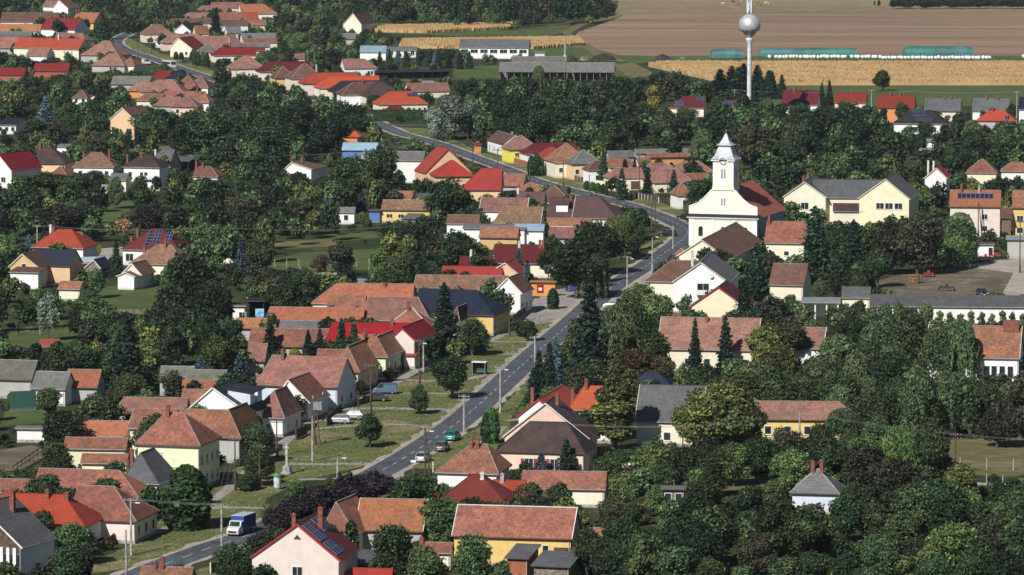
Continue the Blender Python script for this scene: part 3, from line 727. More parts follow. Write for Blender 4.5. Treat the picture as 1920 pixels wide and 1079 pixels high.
L('mottled straw coloured old tile roof left of the mauve complex', 160, 725, 562, 370, 'cream', 'oldt', hl=.4, e=3.2, trim='trimcream')
L('white building with blue grey sheet roof below the old tile roof', 405, 765, 650, 575, 'white', 'paleblue', e=3.6, flat=False)
L('two toned terracotta roof left of the big walnut trees', 790, 1330, 600, 505, 'grey_wall', 'terra', e=3)
L('orange pink roof with white ridge left of the big walnut trees', 812, 1130, 742, 608, 'grey_wall', 'pinkt', e=3, cap='frame_white')
L('wide crimson roofed house with brick chimneys left of the big walnut trees', 160, 945, 1042, 824, 'cream', 'darkred', hr=1, e=3.2, ch=((470, .6, 'chimwhite'), (718, .9), (755, .9)))
L('small sand coloured gable behind the crimson roofed house', 778, 975, 868, None, 'trimcream', 'oldt', ap=(880, 762), D=6, e=3)
# ---- the parish house and its neighbours
T(1200, 400, 5.394); A0 = 12
L('long brown parish building with yellow gable in front of the church', 330, 905, 458, None, 'cream', 'brownt', ap=(622, 268), D=44, e=5.2, a=12.5, wf=[.8], ws=(1.6, 2.2), wz=3.4, o=.25)
L('cream wing with terracotta roof and brick chimney right of the parish building', 1252, 1670, 300, 85, 'cream', 'terra', e=4.8, a=10, ch=((1305, 1.3),), wf=[.17, .55], ws=(1, .9), wz=2)
L('cream house with brown hipped roof at the roadside corner', 42, 560, 688, 476, 'cream', 'brownt', hl=1, e=4.6, a=10)
L('small terracotta roofs behind the roadside corner house', 300, 500, 470, 352, 'cream', 'terra', e=3, hl=1, hr=1)
L('tall white gabled house with balcony and satellite dish', 325, 905, 695, None, 'white', 'slate', ap=(615, 495), D=22, e=6.4, a=8, wf=[.54], ws=(2.3, 1.9), wz=4.2, o=.2, ch=((530, 2.2, 'chimwhite'),))
wsat = LAST
L('yellow gabled house with dark crimson sheet roof', 485, 1095, 952, None, 'lemon', 'darkred', ap=(790, 745), D=13, e=4.2, a=10, o=.2, trim='trimred')
L('brown tiled outbuilding with blue shaded gable right of the big spruce', 1300, 1655, 722, 510, 'cream', 'brownt', e=3.6, a=14, wr=0)
L('reddish roof fragment between the parish building and the spruce', 950, 1090, 600, 500, 'grey_wall', 'brownt', e=3)
# ---- pink house group
T(930, 690, 5.137)
L('orange roofed house with white front gable by the road', 195, 640, 470, None, 'white', 'orange', ap=(408, 300), D=19, e=4.4, a=13, trim='trimred', ch=((350, 1.),))
w_ = LAST
L('', 690, 1140, 402, 172, 'cream', 'orange', e=5.4, a=8, to=w_.root, wf=[.12], ws=(1., .9), wz=3, ch=((735, 1.2), (870, 1.)), hl=.5)
L('pink house with tall gable and dark brown roof', 60, 900, 662, None, 'pink', 'brownm', ap=(475, 338), D=9, e=4.0, a=11, trim='trimcream', ch=((590, 1.6),))
w_ = LAST
L('', -5, 862, 800, 520, 'pink', 'brownm', hl=1, hr=.8, e=3.6, a=11, to=w_.root, wf=[.36, .66], ws=(1.3, 1.5), wz=1.0, shut='trimred', frame='frame_white', D=9)
# ---- block of old roofs left of the centre
T(430, 500, 5.993); A0 = 6
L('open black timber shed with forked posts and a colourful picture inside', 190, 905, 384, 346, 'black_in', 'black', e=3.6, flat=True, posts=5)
shed_w = LAST
L('white block hut with dark opening at the left of the open black shed', 15, 190, 442, 430, 'white', 'olgrey', e=3.4, flat=True, wf=[.8], ws=(1.3, 1.1))
L('large patchy orange tiled roof with swept left hip', 915, 2050, 412, 190, 'white', 'oranget', hl=1, e=3.2, ch=((1745, .1),))
L('middle terracotta roof with dark missing tiles', 1095, 1520, 458, 320, 'cream', 'terra', e=3)
L('long rusty terracotta roof in front of the open black shed', 400, 1500, 612, 458, 'grey_wall', 'oranget', hl=.2, e=3)
L('grey brown old tile roof joined at the right of the rusty long roof', 1470, 2260, 600, 343, 'cream', 'pinkt', hl=.2, hr=.6, e=3.2)
L('narrow grey sheet roof under the rusty long roof', 555, 1120, 686, 606, 'grey_wall', 'grey', e=2.8)
L('faded orange roof at the left below the white block hut', 55, 410, 692, 578, 'grey_wall', 'oranget', e=2.8)
L('terracotta roof behind the big spruce', 205, 1105, 895, 695, 'grey_wall', 'terra', e=2.8)
L('pale terracotta roof corner left of the big spruce', 180, 400, 1065, 862, 'grey_wall', 'pinkt', e=2.6)
T(720, 470, 5.138); A0 = 15
L('white gabled house with old tile roof at the street corner', 1045, 1332, 407, None, 'white', 'brownt', ap=(1190, 262), D=9.5, e=4.4, a=15, wr=3, trim='frame_white')
w_ = LAST
L('', 275, 1180, 380, 238, 'white', 'oldt', e=3.4, a=6, to=w_.root, hl=.1)
L('long yellow house with dark navy hipped roof', 262, 1068, 600, 378, 'yellow', 'navy', hr=1, e=4, a=16, wr=5)
L('small white house with striped brown hip roof beside the tall conifer', 640, 730, 682, None, 'white', 'brownt', ap=(690, 545), D=10, hf=1, e=3.2, a=15)
L('terracotta hip roof with pale mortar lines above the bright red roof', 15, 445, 735, 550, 'cream', 'terra', hl=1, hr=1, e=3, cap='frame_white', ch=((235, 1.),), a=8)
T(480, 540); A0 = 15
L('bright red roofed house with pale pink gable', 985, 1200, 395, None, 'palepink', 'crimbright', ap=(1090, 298), D=15, e=5, a=14, trim='trimred')
w_ = LAST
L('', 520, 1180, 398, 262, 'palepink', 'crimbright', e=4, a=6, to=w_.root, hl=.2, ch=((1020, .6, 'chimbrick'),))
L('', 1092, 1202, 502, 480, 'palepink', 'redm', e=2.6, a=14, flat=True, to=w_.root)
L('yellow walled house with brown hip roof left of the pale pink gable', 815, 985, 512, None, 'lemon', 'terra', ap=(878, 365), hf=1, D=13, e=3.4, a=14, wr=3, ch=((850, .2),))
L('', 700, 900, 480, 350, 'cream', 'terra', e=3, a=6, to=LAST.root, ch=((812, .8),))
L('peach walled house with brown hip roof behind the blue gable', 560, 778, 627, None, 'peach', 'terra', ap=(655, 438), hf=1, D=13, e=3.6, a=14, wr=3)
L('', 438, 660, 600, 460, 'cream', 'terra', e=3.2, a=6, to=LAST.root)
L('house with wide mottled pink roof and shaded blue gable', 0, 612, 727, 512, 'whiteblue', 'pinkt', e=3.9, a=15, wr=2, ch=((200, 1.),), hl=.2)  # white wall; the blue of its shaded gable is put into the colour
L('low terracotta roof under the wide mottled pink roof', -10, 330, 748, 655, 'cream', 'terra', e=2.8, a=6, ch=((190, .3),))
L('white gabled cottage with two tiny vents and brown striped roof', 125, 402, 850, None, 'white', 'terra', ap=(240, 690), D=11, e=3.3, a=16, wr=2, wf=[.3, .48], ws=(.22, .5), wz=3.5, trim='frame_white')
L('white cottage with hipped tan roof left of the white gabled cottage', -65, 215, 966, None, 'white', 'pinkt', ap=(90, 772), hf=1, D=10, e=3.2, a=15, wr=2, wf=[.55], ws=(.7, 1.))
T(0, 540)
L('large grey sheet roofed barn on the left edge', -60, 237, 683, 541, 'grey_wall', 'olgrey', e=3.4, a=12)
L('lower grey roofed barn between the large barn and the orange one', 228, 490, 752, 627, 'white', 'grey', e=3, a=12)
L('orange tiled barn partly covered by a tree left of the dark conifers', 475, 730, 744, 611, 'grey_wall', 'oranget', e=2.8, a=8)
L('square olive grey roof right of the dark conifers', 1185, 1440, 690, 587, 'grey_wall', 'olgrey', e=2.8, a=6)
L('smaller olive grey roof beside the square one', 1440, 1690, 694, 615, 'grey_wall', 'olgrey', e=2.8, a=6)
L('orange tiled roof behind the white gable with the black roof', 1352, 1650, 762, 693, 'grey_wall', 'oranget', e=2.8, a=6)
L('long dull brown roof left of the white gable with the black roof', 845, 1390, 937, 820, 'grey_wall', 'pinkt', hl=.5, e=2.8, a=6)
L('terracotta roof just left of the white gable with the black roof', 1340, 1560, 905, 760, 'grey_wall', 'terra', e=3, a=6)
L('big white gabled house with black roof and glazed dormer', 1375, 1880, 932, None, 'white', 'black', ap=(1592, 746), D=11, e=4.6, a=14, wf=[.2, .3], ws=(.9, .8), wz=3.0, trim='frame_white')
w_ = LAST
for yq in (2.2, 6.2):
    dm = MB(); dm.prism([(w_.W * .6, w_.e + w_.rise * .3), (w_.W * .93, w_.e + w_.rise * .3), (w_.W * .93, w_.e + w_.rise * .72), (w_.W * .6, w_.e + w_.rise * .86)], 'y', yq, yq + 2.4)
    do_ = dm.xf(w_.M).obj('dormer', 'whiteblue', w_.root)
    MB().prism([(w_.W * .57, w_.e + w_.rise * .88), (w_.W * .97, w_.e + w_.rise * .735), (w_.W * .97, w_.e + w_.rise * .78), (w_.W * .57, w_.e + w_.rise * .93)], 'y', yq - .25, yq + 2.65).xf(w_.M).obj('dormer_roof', 'black', do_)
L('terracotta roof with brick chimney left of the yellow two storey house roof', 955, 1300, 1050, 905, 'cream', 'terra', e=5, a=8, ch=((1000, -.8),), hl=.1)
L('terracotta roof between the big white gable and the yellow two storey house', 1345, 1720, 1050, 912, 'cream', 'terra', e=4.6, a=8)
L('grey walled house with terracotta hip roof right of the yellow two storey house', 1545, 1805, 1118, None, 'grey_wall', 'terra', ap=(1668, 912), hf=1, D=12, e=4, a=15, wr=3)
L('orange tiled roof left of the yellow two storey house', 575, 950, 1105, 995, 'cream', 'oranget', e=3.6, a=6)
L('white rendered block with flat top near the left edge garden', 108, 380, 1050, 1032, 'white', 'conc_roof', e=2.4, a=6, flat=True)
L('narrow white wall block beside the flat white block', 385, 452, 1022, 1010, 'white', 'conc_roof', e=3, a=6, flat=True)
T(0, 809)
L('pale yellow two storey house with terracotta hip roof', 1010, 1502, 95, -140, 'greenish', 'terra', hl=.6, hr=.8, e=6.8, a=14, wr=4, fl=2, ch=((1258, 1.),), wf=0)
w_ = LAST; window(w_.root, w_.M, w_.W * .34, w_.y0, 4.2, 1.25, 1.3, 'f', 'steel', 'frame_white')
MB().box(w_.x0 - .02, w_.x1 + .02, w_.y0 - .07, w_.y0 - .003, 3.3, 3.5).xf(w_.M).obj('string_course', 'grey_wall', w_.root)
L('low lemon walled wing with terracotta roof left of the yellow two storey house', 470, 945, 127, 46, 'lemon', 'terra', e=3.4, a=6)
L('lower terracotta lean-to with cream wall behind the grey hip roof', 600, 950, 236, 168, 'lemon', 'terra', e=3, a=6, wf=[.3, .7], ws=(1.6, .7), wz=1.2)
L('white cottage with mottled grey hip roof', 905, 1190, 383, None, 'white', 'slate', ap=(1002, 163), hf=1, D=9, e=2.9, a=15, wr=2, ch=((962, .5),), wf=[.85], ws=(.5, .9))
L('long terracotta roofed house with hipped end above the pink cottage', 228, 1040, 470, 287, 'cream', 'terra', hr=1, e=3, a=12, wr=2)
L('terracotta roof reaching the left edge of the picture', -60, 232, 455, 357, 'cream', 'terra', e=2.8, a=8)
L('pink cottage with terracotta hip roof by the sidewalk', 498, 1022, 656, 412, 'palepink', 'terra', hr=1, e=3.2, a=14, wr=3)
L('white house with bright red roof and hip on the lower left', -60, 642, 692, 472, 'white', 'redm', hr=1, e=3.4, a=13, ch=((355, .6), (500, .3)))
L('grey roofed house with wooden gable and white veranda in the lower left corner', -480, 166, 822, None, 'white', 'slate', ap=(-160, 548), D=9, e=4.2, a=25, trim='frame_white')
w_ = LAST
MB().prism([(.5, w_.e - .9), (w_.W - .45, w_.e - .9), (w_.W - .45, w_.e - .1), (w_.xa, w_.e + w_.rise - .35), (.5, w_.e - .1)], 'y', .12, .214).xf(w_.M).obj('gable_cladding', 'wood', w_.root)
MB().box(w_.W * .5, w_.W - .5, .17, .215, .2, w_.e - 1.0).xf(w_.M).obj('veranda_opening', 'glass', w_.root)
for k in range(6):
    xx = w_.W * (.52 + k * .075); MB().box(xx, xx + .45, -.1, .18, 0, w_.e - .15).xf(w_.M).obj('veranda_column', 'white', w_.root)
chimney(w_.roof, w_.M, w_.W * .64, w_.D * .62, w_.e + w_.rise * .5, w_.e + w_.rise + 1.1, .62)
L('terracotta roof with brick chimneys cut by the lower edge beside the road', 1025, 1420, 1140, 1015, 'cream', 'terra', hr=0, e=3, a=10, ch=((1215, 1.1), (1160, .5)))
T(480, 809)
L('pink gabled house with crimson roof and solar panels at the lower edge', -45, 632, 942, None, 'palepink', 'darkcrim', ap=(308, 693), D=9.5, e=5.4, a=13, wf=[.52], ws=(1.25, 1.1), wz=3.2, trim='trimred', ch=((285, .9),), o=.2)
w_ = LAST
hw_ = w_.W - w_.xa
solar(w_.root, w_.M, w_.W, hw_, w_.e, w_.rise, .6, 4.2, .5, .92, 3, 2, 'r'); solar(w_.root, w_.M, w_.W, hw_, w_.e, w_.rise, 5.2, 8.4, .62, .95, 2, 2, 'r'); solar(w_.root, w_.M, w_.W, hw_, w_.e, w_.rise, .6, 4.4, .12, .44, 3, 2, 'r')
chimney(w_.roof, w_.M, w_.W * .66, 5.4, w_.e + w_.rise * .5, w_.e + w_.rise + 1.2, .62)
vt = MB(); vt.prism([(w_.xa - .55, w_.e + w_.rise * .55), (w_.xa + .45, w_.e + w_.rise * .55), (w_.xa - .05, w_.e + w_.rise * .68)], 'y', .16, .218); vt.xf(w_.M).obj('vent', 'darksteel', w_.root)
L('dark corrugated canopy roof beside the pink gabled house', 640, 855, 990, 885, 'black_in', 'slate', e=2.8, a=13, flat=True, posts=3)
L('red roof edge showing at the lower edge below the canopy', 590, 1010, 1125, 1025, 'cream', 'redm', e=2.4, a=8, hl=1)
L('terracotta roofed house with patchy tiles behind the pink gabled house', 740, 1250, 740, 505, 'grey_wall', 'oranget', e=3.4, a=8, trim='trimcream')
w_ = LAST
L('', 480, 748, 757, None, 'cream', 'terra', ap=(575, 530), hf=.5, D=9, e=3.4, a=18, to=w_.root)
L('white house with terracotta pyramid roof right of the road', 1338, 1818, 305, 92, 'white', 'terra', hl=1, hr=.6, e=3.9, a=12, ch=((1612, .8), (1660, .8)), cap='mortar')
L('house with crimson pyramid roof below the terracotta pyramid', 1345, 1880, 530, 322, 'cream', 'darkcrim', hl=1, hr=1, e=2.8, a=10, ch=((1695, .2, 'chimwhite'),))
w_ = LAST
L('', 1760, 2010, 462, 365, 'cream', 'redm', e=3, a=8, to=w_.root, ch=((1845, .8, 'conc'),))
L('small orange red shed roof left of the crimson pyramid', 1232, 1345, 512, 476, 'cream', 'redm', e=2.6, a=8)
L('small terracotta shed roof among the round green trees', 1215, 1465, 905, 832, 'cream', 'terra', e=2.4, a=8, ch=((1198, .5),))
T(960, 809)
L('long brown roofed barn with yellow wall, white edges and brown door', -450, 448, 782, 560, 'yellow', 'terra', e=4.1, a=10, trim='frame_white', cap='frame_white', wf=[.79], ws=(.75, .85), wz=2.2)
w_ = LAST; window(w_.root, w_.M, w_.W * .93, w_.y0, .15, 2.5, 2.6, 'f', 'frame_brown', 'frame_brown', 'garage_door')
L('low grey flat shed with brick front at the lower edge', -60, 128, 945, 842, 'brick', 'slate', e=2.8, a=14, flat=True)
L('larger grey sheet shed in front of the yellow barn', 140, 440, 1003, 897, 'woodgrey', 'slate', e=2.8, a=14, flat=True)
L('long terracotta roof in front of the pink house', 62, 700, 425, 298, 'cream', 'terra', e=2.8, a=6)
L('brown hut gable among shrubs above the yellow barn', 225, 350, 512, 448, 'wood', 'brownt', e=2.2, a=10)
L('little grey wooden hen house in the overgrown garden', 1112, 1305, 432, 405, 'woodgrey', 'grey', e=2.6, a=4, flat=True, wf=2, ws=(.9, 1.3), wz=.6)
L('low grey sheet roof right of the wooden hen house', 1300, 1450, 462, 425, 'woodgrey', 'grey', e=2, a=4, flat=True)
L('tiny terracotta roof fragment right of the yellow barn', 598, 680, 780, 722, 'cream', 'terra', e=2.2, a=8)
T(1440, 809)
L('lonely white cottage with grey pyramid roof and two brick chimneys', 162, 537, 460, 282, 'whiteblue', 'grey', hl=1, hr=1, e=3.2, a=10, ch=((335, 1.1), (400, 1.2)))
T(960, 540); A0 = 9
L('very long pink tiled roof with two spruces before it', 1085, 1835, 456, 222, 'cream', 'pinkt', e=4, a=9, trim='trimcream', wf=5, ch=((1460, .1), (1585, .3)))
L('navy hipped roof in front of the bronze coloured trees', 880, 1185, 722, 627, 'cream', 'navy', hl=1, hr=1, e=3)
L('cream house with large plain grey roof shaded by a tree', 920, 1420, 998, 730, 'cream', 'slate', e=4, wf=[.48], ws=(1., 1.2), trim='trimcream')
L('brick shed top beside the very long pink roof', 1190, 1330, 205, 186, 'brick', 'terra', e=2.8, flat=True)
T(1440, 540)
L('long white workshop with grey corrugated roof by the gravel yard', 765, 1990, 136, 55, 'white', 'slate', e=3.8, a=4, p=24)
L('pale rendered building with grey roof at the left end of the long workshop', 548, 768, 72, -8, 'cream', 'slate', e=5, a=6, p=24)
L('striped carport left of the grey roofed buildings', 250, 545, 108, 70, 'white', 'zinc', e=3.6, a=4, flat=True, posts=4)
L('white school wing with terracotta roof, tall windows and wide brick chimney', 1180, 1885, 515, 282, 'white', 'terra', e=4.6, a=10, wf=[.66, .74, .83, .92], ws=(.95, 1.9), wz=1.2, trim='trimcream')
w_ = LAST; MB().box(w_.W * .8, w_.W * .97, w_.half * .8, w_.half * 1.15, w_.e + w_.rise * .7, w_.e + w_.rise + 1.0).xf(w_.M).obj('chimney', 'chimbrick', w_.roof)
L('small tiled roof with white edge among the right hand trees', 200, 412, 452, 296, 'white', 'pinkt', e=3.6, a=12, trim='frame_white')
L('white parapet building beside the small tiled roof', 390, 520, 420, 404, 'white', 'zinc', e=3.4, a=6, flat=True)
L('yellow house with long pink hipped roof behind shrubs', -90, 682, 985, 850, 'yellow', 'pinkt', hr=1, e=3.4, a=4, wf=5)
T(1440, 270)
L('cream gabled school part with small attic windows and brick chimneys', 108, 442, 397, None, 'cream', 'slate', ap=(275, 285), D=24, e=7.4, a=9, wf=[.5], ws=(1.8, 1.6), wz=4.4, ch=((265, .9), (300, 1.2)))
L('wide grey roofed middle of the school', 335, 880, 402, 268, 'cream', 'slate', e=7.2, a=4)
L('lemon gabled school hall with three windows', 672, 1066, 408, None, 'lemon', 'slate', ap=(878, 262), D=20, e=7.4, a=12, wf=[.42, .6, .79], ws=(1.8, 1.4), wz=4.9)
L('maroon porch roof in front of the school', 485, 800, 505, 447, 'cream', 'brownm', e=4.2, a=5)
L('pale two storey house with eight solar panels in one row', 1358, 1745, 470, 346, 'palepink', 'oranget', e=7.2, fl=2, wf=[.24, .34, .7], ws=(1.2, 1.2), wz=1.4, a=7, ch=((1448, 1.3), (1582, 1.1, 'conc')))
w_ = LAST; solar(w_.root, w_.M, w_.W, w_.half, w_.e, w_.rise, w_.W * .15, w_.W * .85, .48, .78, 8, 1)
L('orange yellow two storey house at the right edge', 1828, 2250, 480, 350, 'yellow', 'terra', e=7.2, fl=2, wf=4, ws=(1.4, 1.3), wz=1.2, a=7)
L('narrow red brown link roof between the two tall houses', 1745, 1828, 555, 480, 'brown_wall', 'brownt', e=5, a=7)
L('white gable with red roof and two tall white chimneys', 1165, 1345, 258, None, 'white', 'redm', ap=(1262, 180), D=12, e=4, a=10, ch=((1200, 2.4, 'chimwhite'), (1240, 2.2, 'chimwhite')))
L('yellow house with worn terracotta hip roof at the far right', 1480, 1718, 217, 112, 'lemon', 'terra', hl=1, hr=1, e=4, a=8)
L('farthest right small red hip roof behind shrubs', 1738, 1980, 205, 136, 'white', 'terra', hl=1, hr=1, e=3.4, a=8)
L('white flat garage at the gravel yard', 1560, 1702, 752, 737, 'white', 'slate', e=2.9, a=6, flat=True, wf=[.82], ws=(.9, 1.9), wz=.2)
L('grey metal shed on the right edge of the gravel yard', 1782, 1990, 718, 686, 'grey_wall', 'zinc', e=4.2, a=6, flat=True)
L('low white building glimpsed through the right hand woods', 1130, 1235, 48, 32, 'white', 'zinc', e=2.6, flat=True)
# ------------------------------------------------------------------ ground, fields, roads
def groundmat(name, cs, scales, rough=.95, bump=.1, extra=None):
    m, t, n, l, b = nodes(name); tc = t.nodes.new('ShaderNodeTexCoord'); v = tc.outputs['Object']
    c = cs[0]
    for k, (cc, (s_, lo, hi)) in enumerate(zip(cs[1:], scales)):
        c = mixc(t, ramp(t, noise(t, v, s_, 6, .68), lo, hi), c, cc)
    l.new(c, b.inputs['Base Color']) ; b.inputs['Roughness'].default_value = rough; b.inputs['Specular IOR Level'].default_value = .15
    bp = N(t, 'Bump', Strength=.7, Distance=bump); l.new(noise(t, v, 4.0, 6, .7), bp.inputs['Height']); l.new(bp.outputs[0], b.inputs['Normal'])
    MAT[name] = m; return m, t, c
groundmat('soil', [(.03, .045, .015), (.05, .06, .022), (.12, .09, .045), (.03, .045, .018)], [(.05, .4, .6), (.13, .52, .66), (.5, .5, .7)], bump=.3)
groundmat('lawn', [(.125, .145, .045), (.09, .12, .035), (.25, .2, .1), (.18, .16, .07), (.07, .09, .03), (.27, .21, .12)], [(.09, .4, .6), (.07, .48, .64), (.8, .5, .7), (.3, .52, .66), (1.7, .56, .7)], bump=.12)
groundmat('green', [(.088, .12, .035), (.062, .09, .027), (.13, .14, .05)], [(.07, .4, .6), (.6, .5, .7)])
groundmat('drygrass', [(.17, .135, .065), (.12, .115, .045), (.24, .18, .1)], [(.06, .4, .6), (.3, .5, .7)])
groundmat('gravel', [(.4, .355, .3), (.31, .27, .22), (.48, .44, .38)], [(.15, .4, .6), (1.2, .5, .7)])
groundmat('dirt', [(.17, .13, .095), (.11, .09, .06), (.24, .19, .14), (.08, .085, .04)], [(.08, .4, .6), (.2, .5, .65), (.13, .55, .68)], bump=.1)
groundmat('asphalt', [(.088, .096, .112), (.07, .077, .09), (.125, .13, .14), (.05, .053, .06)], [(.08, .4, .6), (.5, .48, .66), (.23, .56, .66)], rough=.8, bump=.02)
groundmat('paving', [(.33, .3, .27), (.26, .235, .21), (.4, .37, .33)], [(.2, .4, .6), (1.1, .5, .7)], bump=.02)
groundmat('marking', [(.55, .55, .54), (.3, .3, .3)], [(2.5, .45, .65)], bump=.005)
# ploughed land: long bands of different soil running across the view, the field's own colour
m, t, n, l, b = nodes('plough'); tc = t.nodes.new('ShaderNodeTexCoord')
mp = N(t, 'Mapping'); mp.inputs['Scale'].default_value = (.004, .028, 1); l.new(tc.outputs['Object'], mp.inputs[0])
c = mixc(t, ramp(t, noise(t, mp.outputs[0], 1, 5, .6), .35, .65), (.22, .13, .075), (.34, .22, .13))
mp2 = N(t, 'Mapping'); mp2.inputs['Scale'].default_value = (.012, .22, 1); l.new(tc.outputs['Object'], mp2.inputs[0])
c = mixc(t, ramp(t, noise(t, mp2.outputs[0], 1, 6, .7), .5, .7, 0, .55), c, (.12, .105, .055))
mp3 = N(t, 'Mapping'); mp3.inputs['Scale'].default_value = (.004, .07, 1); mp3.inputs['Location'].default_value = (3, 8, 0); l.new(tc.outputs['Object'], mp3.inputs[0])
c = mixc(t, ramp(t, noise(t, mp3.outputs[0], 1, 3, .5), .54, .66, 0, .6), c, (.085, .06, .045))
c = mixc(t, ramp(t, noise(t, tc.outputs['Object'], .25, 6, .75), .45, .7, 0, .45), c, (.36, .26, .17))
l.new(c, b.inputs['Base Color']); b.inputs['Roughness'].default_value = 1
bp = N(t, 'Bump', Strength=1, Distance=.5); l.new(noise(t, tc.outputs['Object'], .6, 6, .75), bp.inputs['Height']); l.new(bp.outputs[0], b.inputs['Normal']); MAT['plough'] = m
groundmat('stubble', [(.27, .21, .12), (.2, .17, .09), (.33, .25, .15)], [(.01, .4, .6), (.1, .45, .65)], bump=.4)

g = MB(); g.poly([(-900, 430, 0), (900, 430, 0), (2600, 7500, 0), (-2600, 7500, 0)]); tag(g.obj('ground', 'soil'), 'dark green and brown ground between the gardens', kind='structure')
LAYER = [0.0]
CLEARP = []
def region(name, mat, pts, label=None, z=.02, clear=True):
    P = [U(x, y, 0) for x, y in pts]; m = MB(); m.poly([(p.x, p.y, z) for p in P])
    o = m.obj(name, mat); bm = bmesh.new(); bm.from_mesh(o.data); bmesh.ops.triangulate(bm, faces=bm.faces); 
    for f in bm.faces:
        if f.normal.z < 0: f.normal_flip()
    bm.to_mesh(o.data); bm.free()
    tag(o, label, kind='structure')
    if clear: CLEARP.append(pts)
    return o
def spline(pts, n=8):
    P = [U(x, y, 0) for x, y in pts]; out = []
    for i in range(len(P) - 1):
        p0 = P[max(0, i - 1)]; p1, p2 = P[i], P[i + 1]; p3 = P[min(len(P) - 1, i + 2)]
        for k in range(n):
            t_ = k / n; out.append(.5 * ((2 * p1) + (p2 - p0) * t_ + (2 * p0 - 5 * p1 + 4 * p2 - p3) * t_ * t_ + (-p0 + 3 * p1 - 3 * p2 + p3) * t_ ** 3))
    out.append(P[-1]); return out
def ribbon(name, mat, line, w, z, label=None, off=0.0, rag=0.0):
    ph = len(line) * 1.7 + w; wob = lambda q: .5 + .5 * math.sin(q * .9 + ph) * math.sin(q * .37 + ph * 2) + .35 * math.sin(q * 2.3 + ph * 3)
    lens = [0.0]
    for a, b_ in zip(line, line[1:]): lens.append(lens[-1] + (b_ - a).length / 3.0)
    m = MB(); L_ = []; R_ = []
    for i, p in enumerate(line):
        d = (line[min(i + 1, len(line) - 1)] - line[max(0, i - 1)]); d.z = 0; d.normalize(); s = Vector((d.y, -d.x, 0))
        L_.append(p + s * (off - w / 2 - wob(lens[i]) * rag)); R_.append(p + s * (off + w / 2 + wob(lens[i] + 50) * rag))
    i0 = 0
    for a, b_ in zip(L_, R_): m.v += [(a.x, a.y, z), (b_.x, b_.y, z)]
    for k in range(len(line) - 1): m.f.append((2 * k, 2 * k + 1, 2 * k + 3, 2 * k + 2)); m.uv.append(None)
    o = m.obj(name, mat); tag(o, label, kind='structure')
    poly = [PR(q)[:2] for q in L_] + [PR(q)[:2] for q in reversed(R_)]
    return o, poly
road_px = [(235, 1092), (300, 1063), (400, 1026), (480, 999), (560, 960), (650, 915), (722, 880), (800, 833), (868, 785), (925, 735), (985, 680), (1040, 632), (1080, 598), (1120, 562), (1155, 534), (1205, 503), (1248, 474), (1282, 447), (1288, 432), (1262, 417), (1228, 402), (1180, 385), (1120, 370), (1050, 352), (1000, 338), (950, 318), (880, 292), (815, 268), (750, 250), (700, 228), (655, 212), (600, 196), (530, 180), (470, 168), (410, 152), (355, 134), (300, 115), (258, 101), (228, 90), (218, 78), (235, 66), (262, 57), (300, 46)]
road = spline(road_px, 16)
_, pv = ribbon('road_shoulder', 'gravel', road, 6.6, .03, 'pale gravel edge of the main road', rag=.9)
road_o, pr = ribbon('road', 'asphalt', road, 5.3, .06, 'grey asphalt main road winding through the village')
CLEARP.append(ribbon('road', 'asphalt', spline([(700, 232), (780, 236), (860, 232)]), 5, .05, 'side road passing the clipped hedge')[1])
ribbon('road', 'asphalt', spline([(1283, 440), (1330, 425), (1400, 418)]), 5, .05, 'short side road behind the church')
ribbon('road', 'gravel', spline([(1000, 352), (960, 372), (900, 392)]), 3.5, .05, 'lane beside the mauve roofs')
CLEARP.append([(x, y) for x, y in pr if x > 690]); CLEARP.append([(x, y) for x, y in pr if x < 400])
mk = MB(); acc = 0; on = True
cum = [0.0]
for a, b_ in zip(road, road[1:]): cum.append(cum[-1] + (b_ - a).length)
def at(sv):
    for i in range(len(cum) - 1):
        if cum[i + 1] >= sv: t_ = (sv - cum[i]) / max(1e-6, cum[i + 1] - cum[i]); return road[i].lerp(road[i + 1], t_), (road[i + 1] - road[i]).normalized()
    return road[-1], (road[-1] - road[-2]).normalized()
sv = 2.0
while sv < cum[-1] * .9:
    p, d = at(sv); q, d2 = at(sv + 3); s = Vector((d.y, -d.x, 0)) * .07
    mk.poly([(p.x - s.x, p.y - s.y, .07), (p.x + s.x, p.y + s.y, .07), (q.x + s.x, q.y + s.y, .07), (q.x - s.x, q.y - s.y, .07)]); sv += 6.2
for sgn in (-1,):
    pass
tag(mk.obj('road_marking', 'marking'), 'white dashed centre line painted on the main road', kind='structure')

